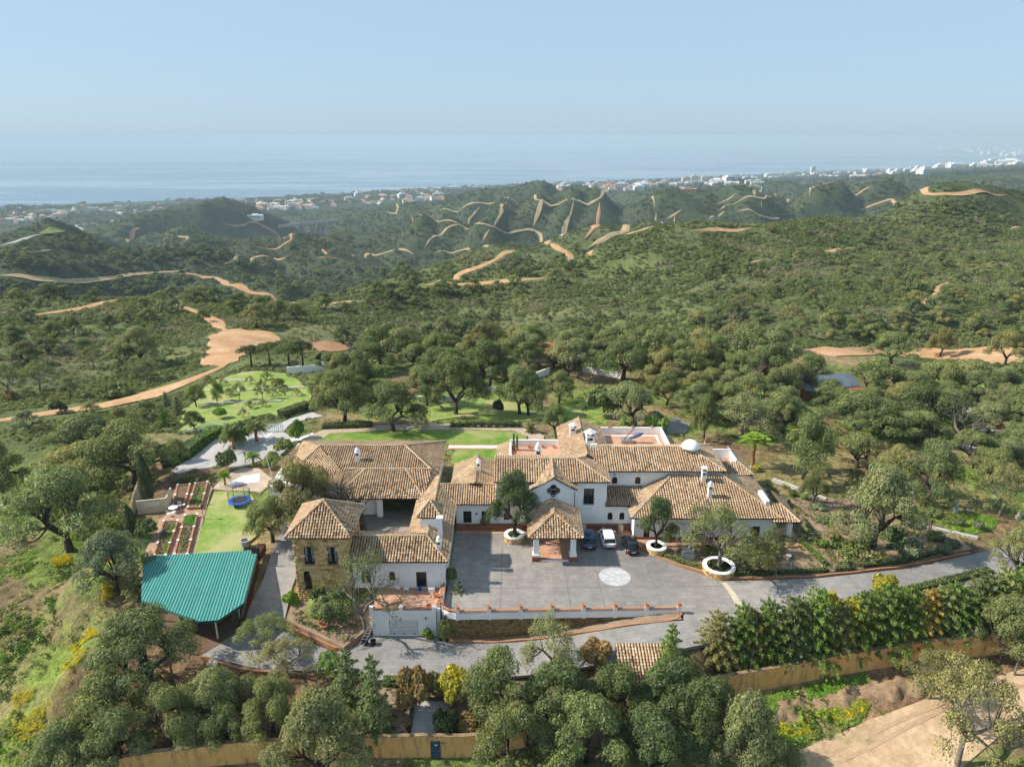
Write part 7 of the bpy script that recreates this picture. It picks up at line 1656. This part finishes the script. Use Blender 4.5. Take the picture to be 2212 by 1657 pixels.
# ---------------------------------------------------------------- scrub, undergrowth, wild flowers (instanced masses)
def gn_mass(name, X, Y, Z, Sc, Tint, protos, flat=1.0):
    me = bpy.data.meshes.new(name); me.vertices.add(len(X)); me.vertices.foreach_set('co', np.stack([X,Y,Z],-1).astype(np.float32).ravel())
    a = me.attributes.new('sc','FLOAT','POINT'); a.data.foreach_set('value', np.asarray(Sc,np.float32)); a = me.attributes.new('pick','INT','POINT'); a.data.foreach_set('value', rng.integers(0,len(protos),len(X)).astype(np.int32))
    a = me.attributes.new('rz','FLOAT','POINT'); a.data.foreach_set('value', (rng.random(len(X))*6.283).astype(np.float32)); c = np.ones((len(X),4),np.float32); c[:,:3] = Tint; a = me.attributes.new('tint','FLOAT_COLOR','POINT'); a.data.foreach_set('color', c.ravel())
    o = stuff(link(name, me)); coll = bpy.data.collections.new(name+'_forms')
    for i, pm in enumerate(protos): q = bpy.data.objects.new(f'{name}_form_{i}', pm); q.scale = (1,1,1); coll.objects.link(q)
    ng = bpy.data.node_groups.new(name,'GeometryNodeTree'); ng.interface.new_socket('Geometry',in_out='INPUT',socket_type='NodeSocketGeometry'); ng.interface.new_socket('Geometry',in_out='OUTPUT',socket_type='NodeSocketGeometry')
    nd = ng.nodes; gi = nd.new('NodeGroupInput'); go_ = nd.new('NodeGroupOutput'); ip = nd.new('GeometryNodeInstanceOnPoints'); ci = nd.new('GeometryNodeCollectionInfo'); ci.inputs['Collection'].default_value = coll; ci.inputs['Separate Children'].default_value = True; ci.inputs['Reset Children'].default_value = True
    def at(nm, ty): n = nd.new('GeometryNodeInputNamedAttribute'); n.data_type = ty; n.inputs['Name'].default_value = nm; return n.outputs['Attribute']
    cb = nd.new('ShaderNodeCombineXYZ'); cs = nd.new('ShaderNodeCombineXYZ'); mm = nd.new('ShaderNodeMath'); mm.operation = 'MULTIPLY'; mm.inputs[1].default_value = flat; lk = ng.links.new
    lk(gi.outputs[0], ip.inputs['Points']); lk(ci.outputs[0], ip.inputs['Instance']); ip.inputs['Pick Instance'].default_value = True; lk(at('pick','INT'), ip.inputs['Instance Index']); lk(at('rz','FLOAT'), cb.inputs[2]); lk(cb.outputs[0], ip.inputs['Rotation'])
    s_ = at('sc','FLOAT'); lk(s_, mm.inputs[0]); lk(s_, cs.inputs[0]); lk(s_, cs.inputs[1]); lk(mm.outputs[0], cs.inputs[2]); lk(cs.outputs[0], ip.inputs['Scale']); lk(ip.outputs[0], go_.inputs[0])
    md = o.modifiers.new('scatter','NODES'); md.node_group = ng; return o
def scrub_form(seed, n, leaf):
    tb,V,Q,rn = bush(seed, 6, n//6, leaf); _, V = norm_tree(np.zeros((0,3)), V); return bulk_mesh('scrub_form', V, Q, [M['leafi']], rn)
near_forms = [scrub_form(200+i, 150, .30) for i in range(3)]; far_forms = [scrub_form(210+i, 54, .5) for i in range(3)]; tuft_forms = [scrub_form(220+i, 40, .42) for i in range(3)]
def keepclear(X, Y, marg=0.0):
    k = np.ones(len(X), bool)
    for D in KEEP:
        A = np.array(D); m = (X>A[:,0].min()-1)&(X<A[:,0].max()+1)&(Y>A[:,1].min()-1)&(Y<A[:,1].max()+1)
        if m.any(): ii = np.nonzero(m)[0]; k[ii[inpoly(X[ii],Y[ii],D)]] = False
    for L,w in TRACKS:
        A = np.array(L); m = (X>A[:,0].min()-w)&(X<A[:,0].max()+w)&(Y>A[:,1].min()-w)&(Y<A[:,1].max()+w)
        if m.any(): ii = np.nonzero(m)[0]; k[ii[segdist(X[ii],Y[ii],L) < w*.9+np.clip(.0016*np.hypot(X[ii],Y[ii]),.1,2.5)]] = False
    return k
def tints(X, Y, base, alt, alt2, w=45):
    n1 = fbm(X,Y,w,3)*.5+.5; n2 = fbm(X+70,Y-30,w*.35,2)*.5+.5; b = np.array(base); c = b+(np.array(alt)-b)*sstep(.45,.75,n1)[:,None]; c = c+(np.array(alt2)-c)*(sstep(.55,.8,n2)*.7)[:,None]; return c*rng.uniform(.75,1.3,(len(X),1))
def scatter_st(n, s0, s1, y0, y1):
    s = rng.uniform(s0,s1,n); t = rng.uniform(math.log(y0+B0),math.log(y1+B0),n); Y = np.exp(t)-B0; return s*(Y+B0), Y
def mass_form(key):
    tme, cme = P_[key]; bm = bmesh.new(); bm.from_mesh(cme); bm.from_mesh(tme); me = bpy.data.meshes.new('oak_form'); bm.to_mesh(me); bm.free(); nc = len(cme.polygons)
    me.materials.append(M['leafi']); me.materials.append(M['bark']); mi = np.zeros(len(me.polygons),np.int32); mi[nc:] = 1; me.polygons.foreach_set('material_index', mi); me.update(); return me
A_ = np.array(MASS); gn_mass('hillside_oaks', A_[:,0], A_[:,1], A_[:,2], A_[:,3], A_[:,4:7]*rng.uniform(.8,1.2,(len(A_),1)), [mass_form(k) for k in ('oakm0','oakm1','oakm2')], .72)
GARDEN = [(-52,56),(70,56),(98,92),(100,176),(-34,180),(-42,128),(-60,116)]
X,Y = scatter_st(150000,-.86,.86,96,520); k = keepclear(X,Y) & ~inpoly(X,Y,GARDEN) & ~inpoly(X,Y,[(-130,40),(-50,40),(-50,118),(-75,124),(-130,100)]); X,Y = X[k],Y[k]; r = np.hypot(X,Y)
dn = fbm(X+11,Y+7,26,3)*.5+.5; k = rng.random(len(X)) < np.where(dn<.40,.22,1); X,Y,r = X[k],Y[k],r[k]
gn_mass('maquis_scrub', X, Y, T(X,Y)-.1, np.clip(.0058*r,.8,3.2)*rng.uniform(.55,1.4,len(X)), tints(X,Y,(.14,.185,.064),(.225,.245,.098),(.30,.265,.18)), near_forms, .55)
X,Y = scatter_st(110000,-.82,.82,490,3000); k = keepclear(X,Y); X,Y = X[k],Y[k]; r = np.hypot(X,Y); yc = np.interp(X/(Y+B0),cxs,cys); k = (Y < yc*.93) & (rng.random(len(X)) < np.where(fbm(X,Y,180,3)*.5+.5<.40,.4,1)); X,Y,r = X[k],Y[k],r[k]
gn_mass('distant_scrub', X, Y, T(X,Y)-.3, np.clip(.0050*r,2.4,9)*rng.uniform(.5,1.3,len(X)), tints(X,Y,(.072,.102,.045),(.112,.138,.06),(.14,.135,.085),300), far_forms, .42)
X,Y = scatter_st(16000,-.80,.80,2600,8500); yc = np.interp(X/(Y+B0),cxs,cys); k = (Y < yc*.985) & (fbm(X,Y,500,3)*.5+.5>.34); X,Y = X[k],Y[k]; r = np.hypot(X,Y)
gn_mass('coastal_woodland', X, Y, T(X,Y)-.5, np.clip(.0065*r,10,32)*rng.uniform(.5,1.2,len(X)), tints(X,Y,(.06,.08,.045),(.09,.108,.062),(.075,.088,.065),900), far_forms, .5)
# undergrowth in the gardens and on the near slopes
X,Y = scatter_st(26000,-.80,.80,30,190); g = inpoly(X,Y,GARDEN) | inpoly(X,Y,[(-140,20),(-50,20),(-46,60),(-50,118),(-75,124),(-140,100)]) | ((Y<58)&(np.abs(X)<75)); k = g & (fbm(X+5,Y,11,3)*.5+.5>.46)
for D in SHEETS:
    A = np.array(D); m = k&(X>A[:,0].min())&(X<A[:,0].max())&(Y>A[:,1].min())&(Y<A[:,1].max()); ii = np.nonzero(m)[0]; k[ii[inpoly(X[ii],Y[ii],D)]] = False
k &= ~inpoly(X,Y,[(-47,62),(-33,60),(-20,58.5),(25,58.5),(68,64),(68,82),(37,79),(37,100),(24,104),(-36,104),(-52,100),(-47,76)]); k &= segdist(X,Y,OW) > .6
X,Y = X[k],Y[k]
gn_mass('garden_undergrowth', X, Y, T(X,Y)-.05, rng.gamma(2.2,.22,len(X))+.22, tints(X,Y,(.14,.22,.04),(.19,.24,.065),(.2,.17,.09),14), tuft_forms, .6)
EG = [(18.6,77),(24.5,72.8),(36,73.5),(47,75.6),(58,79.6),(60,92),(38,92),(37.2,80.4),(16,78.8)]
X = rng.uniform(16,60,5200); Y = rng.uniform(72,93,5200); k = inpoly(X,Y,EG)&(np.hypot(X-24.6,Y-73.6)>2.2)&(np.hypot(X-18,Y-78)>1.6); X,Y = X[k],Y[k]
gn_mass('east_garden_plants', X, Y, np.full(len(X),.0), rng.gamma(2,.17,len(X))*(.6+1.2*(fbm(X,Y,7,2)>.1))+.12, tints(X,Y,(.13,.18,.045),(.2,.23,.08),(.27,.23,.12),6), tuft_forms, .7)
for nm, poly_, n_, base_ in (('tower_bed_plants',[(-25.1,67.3),(-25,72),(-24.2,68.2),(-18.2,68.2),(-15.8,66.5),(-18,63.6),(-22,65.8)],130,(.11,.17,.03)),('lower_garden_plants',[(-14,58.4),(13,58.8),(13,53.6),(-5.5,53.6),(-5.5,57.6),(-10,57.6),(-10,53.6),(-14,53.6)],260,(.10,.12,.04)),('stable_bed_plants',[(-9.9,88.8),(-8.4,88.8),(-8.4,100),(-9.9,100)],70,(.05,.09,.03)),('kitchen_nursery_rows',[VZ(*q,-.2) for q in z4([(310,490),(440,465),(610,440),(600,480),(450,510),(330,515)])],260,(.11,.14,.05))):
    A = np.array(poly_); X = rng.uniform(A[:,0].min(),A[:,0].max(),n_*3); Y = rng.uniform(A[:,1].min(),A[:,1].max(),n_*3); k = inpoly(X,Y,poly_); X,Y = X[k][:n_],Y[k][:n_]
    gn_mass(nm, X, Y, np.where(nm=='tower_bed_plants', -2.55+.25*(Y-63)*.45, T(X,Y)+.1), rng.gamma(2,.17,len(X))+.15, tints(X,Y,base_,(.16,.18,.05),(.2,.14,.06),5), tuft_forms, .8)
for i,(x,y,z,r_,n_) in enumerate([(p[0],p[1],p[2],rr,nn) for p,rr,nn in zip(PLANT,(.75,.6,1.35),(60,14,70))]):
    a = rng.random(n_)*6.283; q = np.sqrt(rng.random(n_))*r_; gn_mass('planter_plants', x+q*np.cos(a), y+q*np.sin(a), np.full(n_,z), rng.uniform(.25,.5,n_) if i!=1 else rng.uniform(.12,.22,n_), np.tile([.13,.24,.03] if i==0 else [.16,.19,.05],(n_,1))*rng.uniform(.7,1.3,(n_,1)), tuft_forms, .7)
# wild flowers: yellow drifts on the left slope and the verge
def drift(polys, n_, sz):
    XX, YY = [], []
    for pl in polys:
        W_ = [GT(u,v)[:2] for u,v in pl]; A = np.array(W_); X = rng.uniform(A[:,0].min(),A[:,0].max(),n_*4); Y = rng.uniform(A[:,1].min(),A[:,1].max(),n_*4); k = inpoly(X,Y,W_)&(fbm(X,Y,2.6,3)>-.02); XX.append(X[k][:n_]); YY.append(Y[k][:n_])
    return np.concatenate(XX), np.concatenate(YY)
X,Y = drift([[(30,1500),(110,1480),(130,1560),(60,1620),(20,1590)],[(130,1440),(190,1400),(215,1350),(180,1420),(150,1480)],[(120,1380),(190,1350),(215,1375),(160,1410)],[(110,1340),(160,1320),(170,1350),(120,1360)],[(160,1300),(225,1265),(270,1270),(230,1300),(180,1325)],[(110,1210),(150,1195),(160,1230),(120,1240)],[(1650,1570),(1760,1545),(1890,1510),(1880,1540),(1740,1590),(1660,1600)],[(235,1190),(262,1180),(262,1260),(235,1260)]], 420, 1)
gn_mass('yellow_wildflowers', X, Y, T(X,Y)+.12, rng.uniform(.14,.42,len(X)), np.tile([.62,.52,.02],(len(X),1))*rng.uniform(.7,1.2,(len(X),1)), tuft_forms, .6)
X = rng.uniform(-78,-20,22000); Y = rng.uniform(40,95,22000); k = inpoly(X,Y,[(-75,40),(-22,44),(-36,56),(-46,62),(-49,80),(-56,95),(-80,95)])&(fbm(X+3,Y+9,7,3)>.0); X,Y = X[k],Y[k]
gn_mass('slope_grass', X, Y, T(X,Y), rng.uniform(.25,.7,len(X)), tints(X,Y,(.19,.34,.04),(.27,.36,.065),(.30,.26,.11),8), tuft_forms, .45)
for nm, pl, n_ in (('verge_grass',[(1610,1515),(1750,1482),(1880,1455),(1980,1448),(1900,1478),(1760,1510),(1640,1548)],2600),('flowery_verge',[(1640,1570),(1780,1535),(1900,1503),(1970,1505),(1900,1545),(1760,1595),(1670,1625),(1630,1600)],2600),('ivy_bank',z8([(1070,290),(1180,250),(1340,270),(1500,290),(1600,320),(1560,370),(1450,400),(1300,370),(1130,320)]),2600)):
    X,Y = drift([pl], n_, 1); gn_mass(nm, X, Y, T(X,Y), rng.uniform(.2,.55,len(X)), tints(X,Y,(.18,.33,.04),(.25,.36,.06),(.28,.30,.09),5), tuft_forms, .5)
X = rng.uniform(-90,-30,3400); Y = rng.uniform(36,120,3400); k = inpoly(X,Y,[(-70,36),(-22,42),(-40,56),(-50,66),(-54,96),(-60,112),(-100,112),(-110,80)])&(fbm(X+31,Y-9,9,3)>.12); X,Y = X[k],Y[k]
gn_mass('slope_scrub', X, Y, T(X,Y)-.05, rng.gamma(2.5,.3,len(X))+.3, tints(X,Y,(.16,.24,.055),(.23,.28,.085),(.28,.24,.13),10), near_forms, .65)
random.seed(99)
for i,(u,v) in enumerate(b4([(1300,620),(1390,640),(1430,700),(1560,625),(1660,600),(1700,700),(1560,780),(1640,770),(1720,650),(1850,700)])): at_px('sparse' if i%2 else 'oakm', u, v, 26, v-20, 'l', f'small orchard tree, {["first","second","third","fourth","fifth","sixth","seventh","eighth","ninth","tenth"][i]} of the young fruit trees on the terraces', 'young fruit trees')
RG = z8([(470,330),(560,380),(620,260),(700,430),(760,500),(640,470),(860,520),(960,540),(1010,470),(1080,500),(1130,450),(1250,430),(1330,450),(1300,500),(540,210),(480,190),(730,300),(640,330),(1150,360),(1380,350),(1480,370),(1230,300),(420,240),(880,430)])
gd = []
for i,(u,v) in enumerate(RG): gd.append(at_px('bush', u, v, random.uniform(16,40), v-random.uniform(10,24), random.choice('mlbgosd'), 'garden shrub on the planted slope right of the villa', 'shrubs right of the villa'))
ordinals(gd)
X,Y = scatter_st(9000,.32,.80,76,130); k = inpoly(X,Y,[(38,80),(58,80),(75,86),(95,110),(90,128),(40,122),(36,100)])&(fbm(X+50,Y,8,3)>-.05)&(segdist(X,Y,[(40,73),(58,78.5),(70,82)])>3); X,Y = X[k],Y[k]
gn_mass('grove_floor_plants', X, Y, T(X,Y)-.02, rng.gamma(2,.2,len(X))+.2, tints(X,Y,(.16,.25,.045),(.22,.27,.07),(.24,.2,.1),9), tuft_forms, .6)
# ================================================================= THE COAST: town, viaduct, far shore
random.seed(21)
M['t_white'] = plain('town_white', (.80,.79,.76), .9); M['t_cream'] = plain('town_cream', (.66,.52,.36), .9); M['t_pink'] = plain('town_pink', (.55,.28,.20), .9); M['t_roof'] = plain('town_roof', (.42,.20,.12), .9); M['t_grey'] = plain('town_window_band', (.16,.18,.21), .5)
M['t_pier'] = plain('viaduct_concrete', (.42,.42,.42), .9)
def house_mesh(kind, wall, roof):
    mb = MB()
    if kind == 'villa': mb.box(-7,7,-5,5,-2,5.5,m=0).box(3,10,-8,-1,-2,3.5,m=0); b = len(mb.v); mb.v += [(-7.6,-5.6,5.5),(7.6,-5.6,5.5),(7.6,5.6,5.5),(-7.6,5.6,5.5),(-3,0,8.2),(3,0,8.2)]; mb.f += [(b,b+1,b+5,b+4),(b+1,b+2,b+5),(b+2,b+3,b+4,b+5),(b+3,b,b+4)]; mb.m += [1]*4; mb.c += [.5]*4; [mb.box(-5+k*4,-3.6+k*4,-5.05,-4.9,1.5,3.6,m=2) for k in range(2)]
    elif kind == 'block':
        mb.box(-14,14,-6,6,-2,11,m=0).box(-8,8,-4,4,11,14,m=0)
        for f in range(3): mb.box(-13,13,-6.2,-5.9,1.2+f*3.4,2.9+f*3.4,m=2)
    elif kind == 'terrace':
        for k in range(4): mb.box(-18+k*9,-9.6+k*9,-5+k*.6,5+k*.6,-2,6+k%2,m=0); mb.box(-17+k*9,-11+k*9,-5.1+k*.6,-4.8+k*.6,1,2.6,m=2)
    me = bpy.data.meshes.new('town_house'); me.from_pydata(mb.v,[],mb.f); [me.materials.append(M[q]) for q in (wall,roof,'t_grey')]; me.polygons.foreach_set('material_index',mb.m); me.update(); return me
HM = dict(vw=house_mesh('villa','t_white','t_roof'), vc=house_mesh('villa','t_cream','t_roof'), bw=house_mesh('block','t_white','t_white'), bc=house_mesh('block','t_cream','t_roof'), tw=house_mesh('terrace','t_white','t_white'), bp=house_mesh('block','t_pink','t_roof'))
def town(u0,u1,v0,v1,n_,kinds,label,group,sc=(.8,1.4),tilt=0):
    got = tr = 0; made = []
    while got < n_ and tr < n_*6:
        tr += 1; u = random.uniform(u0,u1); v = random.uniform(v0,v1)+tilt*(u-u0); x,y,z = GT(u,v)
        if z < SEA+1.5 or y < 2300: continue
        o = link('town_house' , HM[random.choice(kinds)]); s = random.uniform(*sc); o.location = (x,y,z); o.scale = (s,s,s); o.rotation_euler = (0,0,random.uniform(-.7,.7)); tag(o, label, 'house', group); got += 1; made.append(o)
    ordinals(made)
town(0,140,462,482,26,['vc','bc','tw','vw'],'pale house in the cluster at the far left of the coast','houses at the far left coast',(.9,1.5))
town(40,340,449,468,34,['vw','vc','vw','tw'],'small pale house among the woods left on the coast','houses left on the coast',(.8,1.4),-.02)
town(340,700,440,462,44,['vw','vw','tw','vc'],'small house in the coastal woods left of centre','houses left of centre on the coast',(1.,1.8),-.03)
town(700,1020,423,447,46,['vw','vw','bw','vc'],'small house along the coast left of the firebreak hill','houses beyond the viaduct',(1.1,2.0),-.045)
town(1000,1480,407,424,66,['vw','vw','bw','tw','vc'],'small pale house on the coastal strip at centre','houses on the central coastal strip',(1.3,2.4),-.03)
town(1470,1640,388,402,30,['tw','bw','tw'],'white terraced house row below the orange apartments','white rows right of centre',(1.2,1.9),-.02)
town(1640,2010,374,392,44,['bw','vw','tw'],'pale building along the coast around the hotel tower','buildings round the hotel tower',(1.3,2.6),-.03)
town(1960,2200,357,368,26,['bw','bw','tw'],'white apartment block on the shore at the far right','white blocks on the far right shore',(1.8,3.6),-.03)
def tower_block(u, v, wpx, hpx, label, mat='t_white', floors=14, name='apartment_tower', cat='tower'):
    x,y,z = GT(u,v); p = ppm(y,z); w,h = wpx/p, hpx/p; t = thing(name, label, cat, (x,y,z)); MB().box(-w/2,w/2,-w*.3,w*.3,-8,h).build('body', M[mat], t); fh = h/floors
    for k in range(floors): MB().box(-w*.46,w*.46,-w*.3-.5,-w*.3+.5,k*fh+fh*.25,k*fh+fh*.7).build('window_band', M['t_grey'], t)
    MB().box(-w*.2,w*.2,-w*.15,w*.15,h,h+fh*1.4).build('roof_house', M[mat], t); return t
tower_block(1755,378,9.5,17,'tall white hotel tower standing above the coast at right', floors=16)
tower_block(1287,404,12,9,'white hotel block on the shore, centre', floors=6, name='hotel_block', cat='hotel'); tower_block(1072-90,412,24,8,'wide pale hotel block on the shore left of centre', floors=5, name='hotel_block', cat='hotel')
for i,(u,v,w,h) in enumerate(((1482,395,17,11),(1500,393,16,12),(1522,391,14,9))): tower_block(u,v,w,h,['left','middle','right'][i]+' orange apartment block above white rows on the coast','t_cream',5,'apartment_block','apartments')
tower_block(1318,407,30,5,'low reddish complex on the shore right of the white hotel','t_pink',3,'apartment_block','apartments'); tower_block(1484,414,38,6,'wide pink complex in front of the coastal town','t_pink',3,'apartment_block','apartments'); tower_block(552,470,30,5,'long white terraced block left of centre before the coast','t_white',3,'apartment_block','apartments')
# viaduct
A = GT(*b1([(1940,690)])[0]); y_ = A[1]; aty = lambda u,v: (ray(u,v)[0]*y_/ray(u,v)[1], CZ+ray(u,v)[2]*y_/ray(u,v)[1]); (xa,za),(xb,zb) = aty(*b1([(1735,632)])[0]), aty(*b1([(2095,598)])[0])
vt = thing('viaduct', 'grey motorway viaduct on tall paired piers in the left valley', 'bridge'); sx = (xb-xa); MB().quad((xa,y_-6,za),(xb,y_-6,zb),(xb,y_+6,zb),(xa,y_+6,za)).quad((xa,y_-6,za-4),(xb,y_-6,zb-4),(xb,y_-6,zb+1),(xa,y_-6,za+1)).quad((xa,y_+6,za-4),(xb,y_+6,zb-4),(xb,y_+6,zb+1),(xa,y_+6,za+1)).quad((xa,y_-6,za-4),(xa,y_+6,za-4),(xb,y_+6,zb-4),(xb,y_-6,zb-4)).build('deck', M['t_pier'], vt)
for f in (.40,.58,.76):
    for dx in (-3.5,3.5): x = xa+sx*f+dx; MB().box(x-1.3,x+1.3,y_-3,y_+3,float(T(x,y_))-40,za+(zb-za)*f-3).build('pier', M['t_pier'], vt)
settle(vt, ((xa+xb)/2,y_,float(T((xa+xb)/2,y_))))
M['golf'] = lawn('golf_grass', (.15,.21,.06),(.11,.18,.045),(.2,.22,.09)); S('golf_field', b1([(245,690),(310,650),(410,635),(412,680),(330,690),(270,695)]), M['golf'], off=2.0, cell=40)
# far shore town: specks of white too small and many to count
mb = MB(); FP = [VZ(u,v,SEA) for u,v in ((2330,340),(2200,341),(2150,337),(2100,331),(2060,326),(2010,322),(1975,318),(2040,315),(2140,311.5),(2330,310))]
for k in range(520):
    u = random.uniform(1985,2260); v = random.uniform(313,340)
    x,y = VZ(u,v,SEA)
    if not inpoly(np.array([x]),np.array([y]),FP)[0]: continue
    w = random.uniform(25,110); h = random.uniform(14,45); mb.box(x-w,x+w,y-w*.5,y+w*.5,SEA+10,SEA+14+h)
stuff(mb.build('far_shore_town', M['t_white']))
